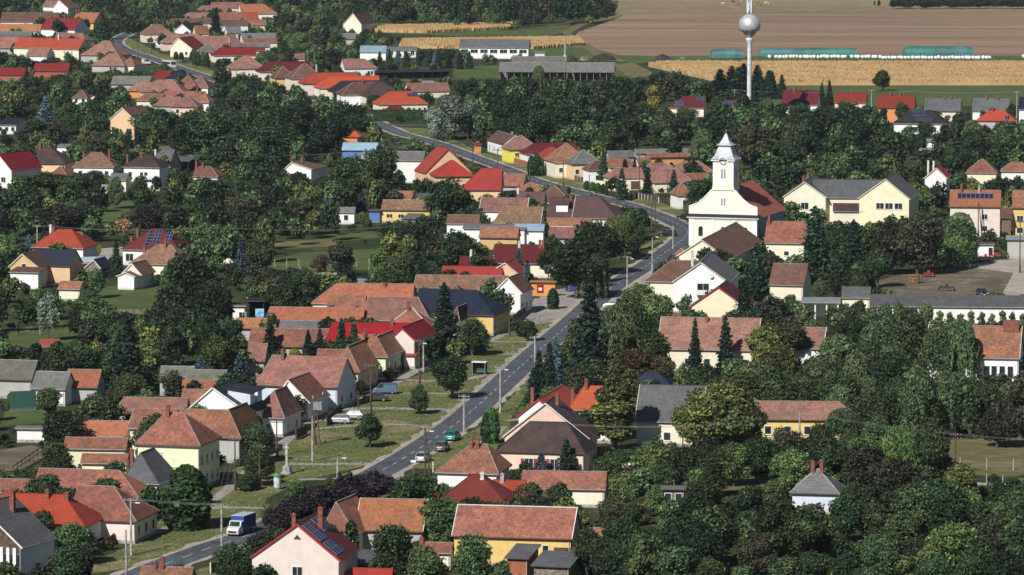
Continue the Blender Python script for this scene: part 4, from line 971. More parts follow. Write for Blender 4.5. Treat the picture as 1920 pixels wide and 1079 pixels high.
# greens and yards (picture outlines of what lies there, placed on the ground)
lawn = [
 ([(150, 1079), (230, 1068), (330, 1035), (440, 1000), (478, 985), (500, 935), (560, 905), (640, 885), (716, 866), (770, 838), (858, 778), (915, 722), (985, 660), (1040, 600), (1010, 590), (960, 620), (905, 645), (850, 690), (800, 700), (750, 715), (700, 735), (620, 775), (560, 805), (500, 850), (440, 880), (400, 900), (330, 935), (310, 965), (280, 1000), (230, 1030), (150, 1062)], 'village green of mown grass along the left side of the road'),
 ([(340, 1079), (440, 1045), (480, 1022), (530, 1000), (520, 990), (700, 930), (830, 925), (830, 880), (760, 878), (850, 830), (900, 800), (960, 745), (1010, 690), (1000, 720), (960, 780), (950, 830), (900, 870), (860, 905), (640, 985), (480, 1030), (420, 1079)], 'grass verge on the right side of the road'),
 ([(1170, 488), (1225, 458), (1262, 446), (1240, 440), (1205, 462), (1168, 478)], 'grass wedge beside the road at the walnut trees'),
 ([(1195, 365), (1235, 378), (1285, 398), (1295, 412), (1270, 410), (1215, 395), (1185, 378)], 'grass verge before the church'),
 ([(900, 285), (960, 300), (1030, 322), (1100, 345), (1130, 362), (1060, 350), (985, 330), (915, 302), (860, 288), (820, 270), (850, 262)], 'wide grass verge along the upper street'),
 ([(480, 165), (560, 190), (640, 212), (690, 232), (740, 245), (700, 240), (620, 205), (520, 182), (440, 165)], 'grass verge of the far street'),
 ([(705, 238), (770, 240), (830, 243), (800, 262), (760, 252)], 'small green at the hedge junction'),
 ([(215, 82), (240, 70), (300, 100), (345, 112), (430, 145), (420, 150), (330, 120), (262, 95)], 'verge on the bend at upper left')]
for k, (pts, lb) in enumerate(lawn): region('grass_verge', 'lawn', pts, lb, .012, clear='far street' not in lb)
region('garden', 'green', [(500, 490), (560, 475), (640, 470), (720, 468), (700, 505), (560, 512), (500, 505)], 'mown garden behind the concrete posts', .012)
region('garden', 'green', [(175, 540), (300, 530), (320, 585), (200, 588)], 'sunny grass garden left of the centre', .012)
region('garden', 'green', [(20, 620), (110, 600), (170, 625), (110, 650), (10, 655)], 'rough grass with pale posts at the left', .012)
region('garden', 'green', [(180, 400), (235, 385), (245, 395), (195, 425)], 'grass path between the shrubs', .012)
region('garden', 'green', [(10, 770), (110, 765), (120, 790), (0, 800)], 'shaded green garden on the left edge', .012)
region('garden', 'drygrass', [(1770, 825), (1920, 820), (1920, 895), (1790, 890)], 'dry grass plot at the right edge', .012)
region('garden', 'drygrass', [(1800, 712), (1860, 700), (1880, 715), (1815, 735)], 'worn grass before the school wing', .012)
region('yard', 'gravel', [(1795, 500), (1920, 480), (1990, 478), (1990, 558), (1890, 556), (1850, 532)], 'pale gravel yard behind the long workshop', .012)
region('yard', 'dirt', [(1640, 528), (1720, 508), (1800, 500), (1900, 512), (1880, 550), (1760, 556), (1650, 552)], 'muddy grass with machinery at the gravel yard', .018)
region('pavement', 'paving', [(985, 585), (1025, 545), (1075, 540), (1100, 548), (1060, 592), (1035, 605), (1000, 610), (960, 612)], 'paved forecourt beside the orange kiosk', .02)
region('pavement', 'paving', [(1205, 505), (1240, 480), (1262, 468), (1262, 480), (1215, 530), (1130, 580), (1145, 560)], 'pavement in front of the corner house', .02)
region('yard', 'paving', [(1120, 870), (1200, 853), (1245, 857), (1235, 876), (1180, 880)], 'paved courtyard behind the pink wall', .02)
for pts, mt, lb in (([(500, 280), (560, 276), (575, 286), (500, 292)], 'drygrass', 'pale yard between dark trees'), ([(60, 292), (130, 285), (180, 292), (120, 300), (60, 300)], 'drygrass', 'pale yard behind the peach pyramid house'),
  ([(290, 275), (350, 272), (352, 284), (300, 290)], 'drygrass', 'dry garden behind the blue edged shed'), ([(150, 470), (230, 463), (240, 480), (165, 486)], 'gravel', 'pale yard between the vivid red and the solar roofed house'),
  ([(320, 478), (380, 474), (400, 484), (330, 490)], 'gravel', 'yard with the white van'), ([(198, 388), (245, 372), (265, 380), (212, 408)], 'green', 'small sunlit lawn among the shrubs'), ([(615, 440), (700, 434), (712, 446), (625, 454)], 'green', 'vegetable garden below the blue shed'), ([(30, 420), (110, 408), (140, 416), (50, 432)], 'drygrass', 'faded garden strip at the left edge'), ([(1500, 905), (1560, 960), (1600, 962), (1590, 940), (1530, 935)], 'drygrass', 'worn patch around the lonely white cottage'), ([(500, 455), (620, 448), (640, 462), (510, 468)], 'drygrass', 'dry garden strip among the left gardens'),
  ([(820, 440), (900, 438), (905, 452), (830, 456)], 'gravel', 'yard before the white flat hall'), ([(1285, 905), (1420, 895), (1470, 912), (1330, 925)], 'drygrass', 'garden clearing left of the lonely white cottage'), ([(0, 905 - 60), (60, 835), (100, 850), (40, 880), (0, 885)], 'dirt', 'bare brown garden at the left edge')):
    region('yard', mt, pts, lb, .014)
# side walks and garden paths over the green
for k, (pts, w_, lb) in enumerate([
 ([(255, 1010), (330, 985), (372, 955), (405, 935), (470, 880), (520, 842), (567, 802), (640, 765), (700, 740), (790, 690), (850, 665), (935, 632), (985, 600), (1010, 560)], 1.6, 'narrow pavement along the left row of houses'),
 ([(365, 955), (440, 952), (520, 955)], 1.6, 'path from the pink cottage to the road'), ([(540, 870), (600, 871), (680, 870), (718, 872)], 2.2, 'pale path beside the stone column'),
 ([(600, 770), (700, 766), (800, 768), (866, 770)], 2.6, 'wide pale drive to the row of parked cars'), ([(560, 900), (640, 898), (700, 897)], 1.6, 'path below the stone column'),
 ([(590, 805), (700, 796), (790, 800), (812, 815)], 1.2, 'thin path to the white cottage'), ([(755, 713), (850, 715), (905, 705), (930, 700)], 1.4, 'path to the bus shelter'), ([(880, 740), (800, 738), (740, 738)], 1.2, 'drive to the blue silver van'),
 ([(925, 641), (970, 641), (1005, 642)], 1.4, 'path before the yellow navy house'), ([(910, 665), (960, 664), (985, 663)], 1.4, 'path to the small green sign'),
 ([(730, 890), (770, 900), (835, 898)], 2.6, 'drive on the right of the road'), ([(870, 860), (905, 835), (940, 800)], 2.0, 'gravel strip with parked cars'),
 ([(950, 790), (985, 785)], 1.5, 'short path to the thuja'), ([(895, 265), (960, 290), (1040, 312), (1090, 335)], 1.3, 'pavement of the upper street'), ([(560, 180), (640, 205), (690, 225)], 1.3, 'pavement of the far street'),
 ([(1060, 330), (1110, 345), (1160, 360)], 1.3, 'pale path on the verge')]):
    o_, pp = ribbon('path', 'paving', spline(pts, 6), w_, .026, lb, rag=.25); CLEARP.append(pp)
# fields
region('field', 'stubble', [(-900, 2), (3200, 2), (3200, -150), (-900, -150)], 'faint straw coloured fields beyond the village', .03)
region('field', 'plough', [(1050, 98), (1085, 60), (1155, 36), (1180, 22), (3000, 22), (3000, 104), (1240, 107), (1140, 104)], 'broad brown ploughed field', .06)
region('field', 'stubble', [(1150, 36), (1160, 0), (1400, -10), (3000, -20), (3000, 22), (1180, 23)], 'pale stubble field with grazing cattle', .1)
region('meadow', 'green', [(1080, 110), (1130, 103), (1240, 106), (3000, 103), (3000, 113), (1235, 113), (1200, 120)], 'green strip with stacked straw and bales', .08)
region('meadow', 'green', [(1440, 160), (3000, 160), (3000, 200), (1440, 200)], 'green meadow below the maize', .05)
region('meadow', 'green', [(700, 42), (960, 58), (1075, 40), (1060, 62), (1030, 68), (840, 68), (700, 62)], 'green strip between two maize plots', .08)
region('meadow', 'green', [(960, 90), (1100, 88), (1160, 104), (1150, 112), (1000, 106)], 'green plot beyond the cattle shed', .07)
region('track', 'drygrass', [(1050, 60), (1085, 45), (1150, 30), (1165, 32), (1095, 48), (1070, 64), (1130, 98), (1175, 115), (1165, 118), (1110, 102)], 'dusty farm track', .12)
region('meadow', 'green', [(850, 125), (1190, 118), (1230, 140), (1080, 148), (850, 148)], 'grass around the cattle sheds', .02)
region('yard', 'drygrass', [(1150, 122), (1185, 118), (1235, 142), (1180, 148)], 'worn ground at the end of the cattle shed', .09)

# standing maize: many ragged stalks over a low solid core
def maize(pts, label, n, zt=2.2):
    P = [U(x, y, 0) for x, y in pts]; xs = [p.x for p in P]; ys = [p.y for p in P]
    def inside(x, y):
        c_ = False; j = len(P) - 1
        for i in range(len(P)):
            if (P[i].y > y) != (P[j].y > y) and x < (P[j].x - P[i].x) * (y - P[i].y) / (P[j].y - P[i].y) + P[i].x: c_ = not c_
            j = i
        return c_
    m = MB(); k = 0; r = random.Random(n)
    while k < n:
        x = r.uniform(min(xs), max(xs)); y = r.uniform(min(ys), max(ys)); k += 1
        if not inside(x, y): continue
        y = round(y / 1.6) * 1.6 + r.uniform(-.15, .15); h = zt * r.uniform(.85, 1.08); a = r.uniform(0, 3.14); w_ = r.uniform(.25, .6)
        dx, dy = math.cos(a) * w_, math.sin(a) * w_ * .6
        m.v += [(x - dx * .4, y - dy, 0.1), (x + dx * .4, y + dy, .1), (x + dx * 1.2, y + dy + r.uniform(-.2, .2), h * .8), (x + r.uniform(-.2, .2), y, h), (x - dx * 1.2, y - dy, h * .7)]
        i = len(m.v) - 5; m.f.append((i, i + 1, i + 2, i + 3, i + 4)); m.uv.append(None)
    o = m.obj('maize', 'maize', fix=False); tag(o, label, kind='stuff')
    q = MB(); q.prism([(p.x, p.y) for p in P], 'z', .1, zt * .62); q.obj('maize_core', 'maize', o)
    CLEARP.append(pts)
m, t, n, l, b = nodes('maize'); tc = t.nodes.new('ShaderNodeTexCoord')
c = mixc(t, ramp(t, noise(t, tc.outputs['Object'], .9, 5, .7), .35, .65), (.46, .3, .125), (.36, .235, .1))
c = mixc(t, ramp(t, noise(t, tc.outputs['Object'], .05, 4, .6), .4, .62, 0, .6), c, (.52, .36, .17)); l.new(c, b.inputs['Base Color']); b.inputs['Roughness'].default_value = .9; MAT['maize'] = m
maize([(1215, 126), (1250, 123), (1990, 123), (1990, 161), (1440, 161), (1400, 160), (1330, 152)], 'tall ripe straw coloured maize in a wide block at the right', 52000)
maize([(690, 61), (725, 54), (960, 49.5), (955, 55), (800, 63)], 'narrow strip of ripe maize below the wood', 16000)
maize([(750, 92), (755, 80), (1085, 76), (1095, 86), (1000, 93)], 'strip of ripe maize behind the white farm hall', 18000)

# short grass tufts and weeds on the near verges
def tufts(name, label, polys, per, hh, cols, seed):
    rg_ = random.Random(seed); root_ = None
    for col, share in cols:
        m_ = MB()
        for P in polys:
            G = [U(x, y, 0) for x, y in P]; x0, x1 = min(p.x for p in G), max(p.x for p in G); y0, y1 = min(p.y for p in G), max(p.y for p in G)
            Q = [(p.x, p.y) for p in G]
            for _ in range(int((x1 - x0) * (y1 - y0) * per * share)):
                x, y = rg_.uniform(x0, x1), rg_.uniform(y0, y1); c_ = False; j = len(Q) - 1
                for i in range(len(Q)):
                    if (Q[i][1] > y) != (Q[j][1] > y) and x < (Q[j][0] - Q[i][0]) * (y - Q[i][1]) / (Q[j][1] - Q[i][1]) + Q[i][0]: c_ = not c_
                    j = i
                if not c_ or any(math.hypot(x - q.x, y - q.y) < 3.3 for q in road[::3]): continue
                a = rg_.uniform(0, 3.14); s_ = rg_.uniform(.1, .28); h_ = rg_.uniform(.4, 1) * hh; i = len(m_.v)
                m_.v += [(x - math.cos(a) * s_, y - math.sin(a) * s_, .01), (x + math.cos(a) * s_, y + math.sin(a) * s_, .01), (x + rg_.uniform(-.1, .1), y + rg_.uniform(-.1, .1), h_)]; m_.f.append((i, i + 1, i + 2)); m_.uv.append(None)
        o = m_.obj(name if root_ is None else 'blades', col, fix=False)
        if root_ is None: root_ = o; tag(o, label, kind='stuff')
        else: o.parent = root_
plain('blade_dry', (.24, .19, .09), .9, 0, .3, .5); plain('blade_green', (.08, .11, .03), .9, 0, .3, .5)
tufts('grass_tufts', 'short uneven grass and weeds on the verges', [lawn[0][0], lawn[1][0]], 1.1, .22, (('blade_green', .6), ('blade_dry', .4)), 4)
# ------------------------------------------------------------------ trees
def leafmat(name, base, dark, alt, var=.42):
    base, dark, alt = [tuple(q * k_ for q, k_ in zip(c_, (1.08, 1.14, 1.32))) for c_ in (base, dark, alt)]
    m, t, n, l, b = nodes(name); v, rn = objvec(t)
    ge = t.nodes.new('ShaderNodeNewGeometry')
    c = mixc(t, ramp(t, noise(t, v, .9, 3, .6), .35, .65), dark, base)
    c = mixc(t, ramp(t, noise(t, v, .35, 3, .5), .5, .68, 0, .7), c, alt)
    h = N(t, 'HueSaturation'); l.new(c, h.inputs['Color']); l.new(ramp(t, ge.outputs['Random Per Island'], 0, 1, .4, 1.8), h.inputs['Value'])
    l.new(val_rand(t, h.outputs[0], rn, var, .482, .522), b.inputs['Base Color']); b.inputs['Roughness'].default_value = .6
    b.inputs['Specular IOR Level'].default_value = .3
    tl = t.nodes.new('ShaderNodeBsdfTranslucent'); l.new(b.inputs['Base Color'].links[0].from_socket, tl.inputs[0]); mx = t.nodes.new('ShaderNodeMixShader'); mx.inputs[0].default_value = .28
    l.new(b.outputs[0], mx.inputs[1]); l.new(tl.outputs[0], mx.inputs[2]); l.new(mx.outputs[0], t.nodes['Material Output'].inputs[0])
    MAT[name] = m
leafmat('leaf_mid', (.075, .11, .034), (.043, .068, .024), (.105, .135, .042))
leafmat('leaf_dark', (.042, .066, .02), (.025, .042, .015), (.06, .085, .025))
leafmat('leaf_deep', (.036, .064, .022), (.021, .04, .015), (.052, .085, .03))
leafmat('leaf_olive', (.11, .125, .03), (.06, .072, .02), (.15, .155, .04))
leafmat('leaf_brown', (.058, .058, .028), (.034, .036, .018), (.08, .062, .03))
leafmat('leaf_bronze', (.1, .06, .03), (.055, .04, .02), (.13, .075, .03))
leafmat('leaf_light', (.12, .16, .045), (.075, .105, .03), (.16, .19, .06))
leafmat('leaf_silver', (.15, .18, .12), (.1, .125, .075), (.26, .28, .2))
leafmat('leaf_willow', (.1, .135, .035), (.055, .08, .02), (.14, .16, .04))
leafmat('leaf_birch', (.085, .115, .04), (.05, .07, .025), (.12, .14, .05))
leafmat('leaf_yellow', (.24, .2, .03), (.13, .12, .025), (.32, .24, .04))
leafmat('leaf_straw', (.42, .28, .11), (.28, .18, .07), (.5, .35, .15))
leafmat('leaf_purple', (.04, .025, .03), (.024, .017, .02), (.06, .034, .038))
leafmat('needle', (.032, .06, .03), (.018, .034, .018), (.045, .075, .035))
leafmat('needle_deep', (.022, .042, .022), (.013, .025, .014), (.032, .055, .028))
leafmat('needle_blue', (.1, .15, .155), (.05, .08, .085), (.15, .2, .2))
leafmat('thuja', (.05, .1, .025), (.03, .06, .016), (.075, .13, .03))
plain('bark', (.09, .07, .05), .9, 0, .3, 3); plain('bark_pale', (.5, .48, .44), .8, 0, .3, 3)

def leaves(cent, nrm, size, rs, name, droop=0.0, aspect=1.0):
    """cent (n,3), nrm (n,3) outward hints -> mesh of small leaf sprays: one bent quad each"""
    n = len(cent); a = rs.normal(size=(n, 3)); nr = nrm + a * .75; nr /= np.linalg.norm(nr, axis=1)[:, None] + 1e-9
    t1 = np.cross(nr, rs.normal(size=(n, 3))); t1 /= np.linalg.norm(t1, axis=1)[:, None] + 1e-9
    if droop: t1 = t1 * (1 - droop) + np.array([0, 0, -1.0]) * droop; t1 /= np.linalg.norm(t1, axis=1)[:, None] + 1e-9
    t2 = np.cross(nr, t1); t2 /= np.linalg.norm(t2, axis=1)[:, None] + 1e-9
    s = (size * rs.uniform(.55, 1.35, n))[:, None]
    A = cent - t1 * s * .5 * aspect; B = cent + t2 * s * .5 / aspect ** .5; D = cent + t1 * s * .5 * aspect; E = cent - t2 * s * .5 / aspect ** .5
    v = np.stack([A, B, D, E], 1).reshape(-1, 3)
    return v
def mesh_from(v, name, mat):
    n = len(v) // 4; me = bpy.data.meshes.new(name)
    me.vertices.add(len(v)); me.vertices.foreach_set('co', v.astype(np.float32).ravel())
    me.loops.add(len(v)); me.loops.foreach_set('vertex_index', np.arange(len(v), dtype=np.int32))
    me.polygons.add(n); me.polygons.foreach_set('loop_start', np.arange(0, len(v), 4, dtype=np.int32)); me.polygons.foreach_set('loop_total', np.full(n, 4, dtype=np.int32))
    me.update(); me.materials.append(MAT[mat]); return me
def rot(v): return v
def crown_broad(seed, nlobe=16, leaf=.42, n=5200, wid=1.0, hgt=1.0, base=.2, top=1.0, round_=1.0, droop=0, fill=.2):
    """unit tree: height 8, crown width about 7"""
    rs = np.random.RandomState(seed); r = random.Random(seed); cents = []
    H = 8.0 * hgt; cz = H * (base + 1) / 2; rz = H * (1 - base) / 2; rw = 3.4 * wid
    for k in range(nlobe):
        a = r.uniform(0, 6.283); zz = r.uniform(-.85, .9); rr = math.sqrt(max(.05, 1 - zz * zz)) * r.uniform(.35, .72) ** (1 / round_)
        q = r.uniform(.26, .46)
        cents.append((math.cos(a) * rr * rw, math.sin(a) * rr * rw, cz + zz * rz * .72, q * rw, q * rw * r.uniform(.75, 1.05)))
    cents.append((0, 0, cz, rw * .62, rz * .75)); cents.append((0, 0, cz + rz * .5 * top, rw * .4, rz * .48))
    wts = np.array([c[3] ** 2 for c in cents]); wts[-2] *= .6; wts /= wts.sum(); P = []; Nn = []
    for c, wq in zip(cents, wts):
        m_ = int(n * wq); d = rs.normal(size=(m_, 3)); d /= np.linalg.norm(d, axis=1)[:, None]
        sh = rs.uniform(.62, 1.06, m_)[:, None] ** .6
        # clumps: push the shell in and out with a cheap wave so the outline breaks
        wv = 1 + .2 * np.sin(d[:, :1] * 9 + c[0] * 3) * np.cos(d[:, 1:2] * 8 + c[2]) + .14 * np.sin(d[:, 2:3] * 13 + c[1] * 5)
        p = d * sh * wv * np.array([c[3], c[3], c[4]]) + np.array(c[:3]); P.append(p); Nn.append(d)
    P = np.concatenate(P); Nn = np.concatenate(Nn)
    keep = P[:, 2] > H * base * .6
    return leaves(P[keep], Nn[keep] + np.array([0, 0, .35]), leaf, rs, '', droop)
def trunk_mesh(seed, h=8.0, r0=.22, spread=2.0, name='trunk', mat='bark', base=.2, nb=7):
    r = random.Random(seed); m = MB(); top = h * .62
    m.tube([(0, 0, -.1), (r.uniform(-.1, .1), r.uniform(-.1, .1), top * .45), (r.uniform(-.25, .25), r.uniform(-.25, .25), top)], [r0 * 1.25, r0 * .85, r0 * .4], 7)
    for k in range(nb):
        a = 6.283 * k / nb + r.uniform(-.3, .3); z0 = h * r.uniform(base, .45); L_ = spread * r.uniform(.7, 1.1)
        m.tube([(0, 0, z0), (math.cos(a) * L_ * .5, math.sin(a) * L_ * .5, z0 + h * .16), (math.cos(a) * L_, math.sin(a) * L_, z0 + h * .33)], [r0 * .45, r0 * .28, r0 * .1], 5)
    return m.data(name, mat)
def crown_spruce(seed, H=10.0, w_=2.3, n=4600, leaf=.36, tiers=17, shaggy=.3):
    rs = np.random.RandomState(seed); r = random.Random(seed); P = []; Nn = []
    for k in range(tiers):
        f = k / (tiers - 1); z = H * (.06 + .9 * f); R0 = w_ * (1 - f) ** .85 * r.uniform(1 - shaggy, 1.08) + .12; nb = max(5, int(15 * (1 - f) + 5))
        for j in range(nb):
            a = 6.283 * (j + r.random() * .6) / nb; Rb = R0 * r.uniform(.72, 1.12); cnt = max(4, int(n / tiers / nb * (1.35 - .7 * f)))
            s = rs.uniform(.12, 1, cnt) ** .7; off = rs.normal(size=(cnt, 3)) * np.array([.13, .13, .1]) * (1 + Rb * .25)
            x = np.cos(a) * s * Rb; y = np.sin(a) * s * Rb; zz = z - s * Rb * .32 + s ** 3 * Rb * .12
            P.append(np.stack([x, y, zz], 1) + off); Nn.append(np.tile([math.cos(a) * .5, math.sin(a) * .5, .7], (cnt, 1)))
    P.append(np.stack([rs.normal(size=60) * .06, rs.normal(size=60) * .06, rs.uniform(H * .9, H * 1.02, 60)], 1)); Nn.append(np.tile([0, 0, 1.0], (60, 1)))
    return leaves(np.concatenate(P), np.concatenate(Nn), leaf, rs, '', .1, 1.3)
def crown_column(seed, H=4.0, w_=.8, n=2200, leaf=.26, p=.45):
    rs = np.random.RandomState(seed); f = rs.uniform(0, 1, n); a = rs.uniform(0, 6.283, n)
    R0 = w_ * np.sin(np.pi * np.clip(.16 + .84 * f, 0, 1)) ** p * (1 + .1 * np.sin(a * 5 + f * 9)) * rs.uniform(.75, 1.04, n)
    P = np.stack([np.cos(a) * R0, np.sin(a) * R0, H * f], 1); return leaves(P, np.stack([np.cos(a), np.sin(a), f * .6], 1), leaf, rs, '', .3, 1.2)
def crown_weep(seed, H=10.0, w_=4.0, n=6500, leaf=.34):
    rs = np.random.RandomState(seed); r = random.Random(seed); P = []; Nn = []
    ns = 120
    for k in range(ns):
        a = r.uniform(0, 6.283); rr = w_ * math.sqrt(r.random()) ; z1 = H * (1 - .42 * (rr / w_) ** 2) * r.uniform(.86, 1.0); L_ = H * r.uniform(.3, .68); cnt = n // ns
        s = rs.uniform(0, 1, cnt); x = math.cos(a) * rr * (1 + .1 * s); y = math.sin(a) * rr * (1 + .1 * s); z = np.maximum(z1 - s * L_, .3)
        P.append(np.stack([x + rs.normal(size=cnt) * .14, y + rs.normal(size=cnt) * .14, z], 1)); Nn.append(np.tile([math.cos(a), math.sin(a), .25], (cnt, 1)))
    d = rs.normal(size=(n // 3, 3)); d /= np.linalg.norm(d, axis=1)[:, None]; P.append(d * np.array([w_ * .75, w_ * .75, H * .27]) + np.array([0, 0, H * .68])); Nn.append(d)
    return leaves(np.concatenate(P), np.concatenate(Nn), leaf, rs, '', .55, 1.7)
PROTO = {}
def proto(kind, v, tr, W_, H_, mat): PROTO.setdefault(kind, []).append((mesh_from(v, 'crown', mat), tr, W_, H_))
for k in range(6): proto('broad', crown_broad(11 + k, 17 + k, base=(.05, .12, .03, .16, .08, .02)[k], n=10500, leaf=.32), trunk_mesh(k), 7.4, 8.2, 'leaf_mid')
for k in range(2): proto('oval', crown_broad(31 + k, 16, wid=.72, hgt=1.3, base=.1, n=9500, leaf=.32), trunk_mesh(20 + k, 10, spread=1.6), 5.6, 10.6, 'leaf_mid')
for k in range(3): proto('shrub', crown_broad(51 + k, 11, leaf=.27, n=4200, wid=.62, hgt=.46, base=.02), trunk_mesh(40 + k, 3.4, .07, 1.0, base=.08, nb=6), 4.4, 3.7, 'leaf_mid')
for k in range(2): proto('spruce', crown_spruce(61 + k), trunk_mesh(60 + k, 12, .18, .4, nb=3), 4.6, 10.2, 'needle')
proto('spruce', crown_spruce(64, w_=2.9, tiers=14, shaggy=.4, leaf=.42), trunk_mesh(64, 12, .2, .4, nb=3), 5.8, 10.2, 'needle')
proto('conifer', crown_spruce(71, 12, 1.7, 5200, .34, 22, .35), trunk_mesh(71, 14, .2, .4, nb=3), 3.4, 12.2, 'needle')
for k in range(2): proto('column', crown_column(75 + k), trunk_mesh(75, 4, .07, .2, nb=3), 1.6, 4.1, 'thuja')
proto('weep', crown_weep(81), trunk_mesh(81, 11, .3, 2.4), 8.4, 10.2, 'leaf_willow')
for k in range(2): proto('birch', np.concatenate([crown_weep(85 + k, 10, 2.8, 3000, .3), crown_broad(88 + k, 12, .34, 1800, .7, 1.15, .3)]), trunk_mesh(85 + k, 12.5, .11, 1.7, mat='bark_pale', base=.3, nb=5), 6.0, 10.2, 'leaf_birch')
for k in range(2): proto('thin', crown_broad(95 + k, 14, .34, 1500, .8, 1.0, .25, fill=0), trunk_mesh(95 + k, 8, .12, 2.0, base=.25, nb=9), 6.2, 8.2, 'leaf_brown')
KN = {'broad': 'broadleaf_tree', 'oval': 'broadleaf_tree', 'shrub': 'shrub', 'spruce': 'spruce_tree', 'conifer': 'conifer_tree', 'column': 'thuja', 'weep': 'weeping_tree', 'birch': 'birch_tree', 'thin': 'fruit_tree'}
KW = {'broad': 'round broadleaf tree', 'oval': 'tall oval broadleaf tree', 'shrub': 'low shrub', 'spruce': 'spruce', 'conifer': 'slim conifer', 'column': 'clipped thuja', 'weep': 'weeping tree', 'birch': 'birch with pale stems', 'thin': 'sparse fruit tree'}
KC = {'broadleaf_tree': 'tree', 'shrub': 'shrub', 'spruce_tree': 'tree', 'conifer_tree': 'tree', 'thuja': 'shrub', 'weeping_tree': 'tree', 'birch_tree': 'tree', 'fruit_tree': 'tree'}
CW = {'leaf_mid': 'mid green', 'leaf_dark': 'dark green', 'leaf_deep': 'deep bluish green', 'leaf_olive': 'olive green', 'leaf_brown': 'brownish green', 'leaf_bronze': 'bronze brown', 'leaf_light': 'light green', 'leaf_silver': 'silvery green',
      'leaf_willow': 'yellowish green', 'leaf_birch': 'grey green', 'leaf_yellow': 'yellow', 'leaf_straw': 'straw yellow', 'leaf_purple': 'blackish purple', 'needle': 'dark green', 'needle_deep': 'very dark green', 'needle_blue': 'bluish', 'thuja': 'fresh green'}
TREES = []            # (px, base row, height px, width px, kind, colour, explicit)
def tree_obj(px, py, hp, wp, kind, col):
    P = U(px, py, 0); s = SC(py); i = rnd.randrange(len(PROTO[kind])); me, tr, W_, H_ = PROTO[kind][i]
    sw = wp / s / W_; sh = hp / s / H_
    e = bpy.data.objects.new(KN[kind], None); C.objects.link(e); e.empty_display_size = .3
    e.location = P; e.rotation_euler = (0, 0, rnd.uniform(0, 6.28)); e.scale = (sw, sw, sh)
    c = bpy.data.objects.new('crown', me); C.objects.link(c); c.parent = e
    if c.material_slots: c.material_slots[0].link = 'OBJECT'; c.material_slots[0].material = MAT[col]
    t = bpy.data.objects.new('trunk', tr); C.objects.link(t); t.parent = e
    return e
EXPL = []
def tr(kind, col, *items):
    for it in items: EXPL.append((it[0], it[2], it[2] - it[1], it[3], kind, col))
# (x, top row, base row, width) in picture coordinates of the 1920 frame
tr('spruce', 'needle', (507, 600, 672, 52), (640, 596, 672, 44), (664, 598, 672, 40), (578, 618, 672, 36), (600, 616, 672, 34), (1303, 597, 712, 40), (1360, 592, 702, 50), (1528, 386, 520, 88), (1062, 822, 886, 52), (1132, 282, 348, 34), (1166, 316, 376, 34), (1214, 316, 372, 32), (1263, 318, 375, 34), (1172, 298, 330, 26), (1190, 294, 322, 18), (195, 30, 92, 46), (1555, 150, 200, 22), (1541, 155, 200, 20), (1448, 134, 186, 34), (1466, 140, 186, 30))
tr('spruce', 'needle_deep', (1105, 520, 722, 92), (1600, 412, 520, 66), (1418, 456, 592, 66), (1395, 520, 600, 50), (218, 452, 522, 36), (240, 592, 742, 100), (232, 600, 735, 70), (1350, 130, 182, 60), (1372, 124, 182, 56), (1394, 119, 180, 56), (1420, 122, 182, 56), (1442, 132, 184, 50), (1385, 126, 186, 60))
tr('spruce', 'needle_blue', (451, 664, 732, 62), (452, 446, 515, 34), (679, 361, 398, 38), (612, 348, 384, 20), (86, 180, 242, 46), (1015, 848, 886, 46), (1042, 634, 726, 44), (972, 465, 520, 34), (55, 440, 480, 36), (985, 490, 525, 22), (620, 485, 520, 0.1) if 0 else (660, 500, 528, 24), (375, 670, 700, 40))
tr('spruce', 'needle', (805, 92, 126, 22), (785, 90, 126, 20), (823, 94, 128, 20), (842, 92, 128, 22), (762, 96, 128, 22), (730, 92, 124, 20), (712, 96, 124, 18), (862, 94, 130, 20), (880, 96, 130, 18))
tr('spruce', 'needle_blue', (745, 94, 126, 18), (815, 98, 130, 18))
tr('conifer', 'needle_deep', (833, 530, 668, 62), (1010, 655, 745, 34), (405, 14, 64, 27), (738, 2, 36, 18))
tr('conifer', 'needle', (1030, 640, 735, 36), (1002, 690, 765, 44))
tr('broad', 'leaf_deep', (360, 470, 625, 130), (400, 520, 640, 90), (300, 560, 660, 80), (430, 590, 668, 66))
tr('column', 'thuja', (921, 762, 832, 30), (912, 772, 833, 20), (352, 870, 992, 84), (325, 900, 985, 40), (1037, 540, 580, 21), (1004, 288, 330, 26), (996, 292, 330, 14), (1013, 294, 330, 16), (365, 96, 122, 10), (372, 98, 124, 10), (380, 97, 124, 10), (388, 99, 126, 10), (330, 97, 112, 9), (340, 98, 113, 9), (360, 96, 114, 9), (1100, 339, 356, 12), (1111, 341, 358, 12), (1121, 343, 360, 12), (1131, 345, 362, 11), (1137, 340, 366, 6), (420, 130, 152, 10), (430, 130, 150, 10), (412, 128, 150, 9), (550, 158, 178, 10), (558, 160, 178, 9), (1046, 346, 362, 9), (1066, 350, 366, 8))
tr('oval', 'leaf_olive', (1154, 668, 848, 92), (1150, 740, 850, 110))
tr('broad', 'leaf_olive', (1350, 712, 856, 150), (1300, 740, 850, 90), (1400, 740, 855, 80), (1345, 702, 800, 100), (1465, 640, 740, 70), (1440, 600, 700, 90))
tr('broad', 'leaf_dark', (787, 718, 777, 46), (694, 772, 840, 66), (848, 660, 748, 82), (845, 330, 425, 108), (712, 268, 385, 84), (652, 292, 378, 86), (885, 590, 668, 70), (990, 598, 640, 40), (1080, 440, 560, 120), (1120, 410, 515, 110), (1040, 455, 535, 70), (1205, 390, 425, 40), (1195, 560, 700, 80), (1230, 625, 712, 76), (1310, 335, 400, 80), (1747, 800, 925, 90), (460, 888, 922, 36), (478, 842, 912, 54), (500, 850, 900, 40))
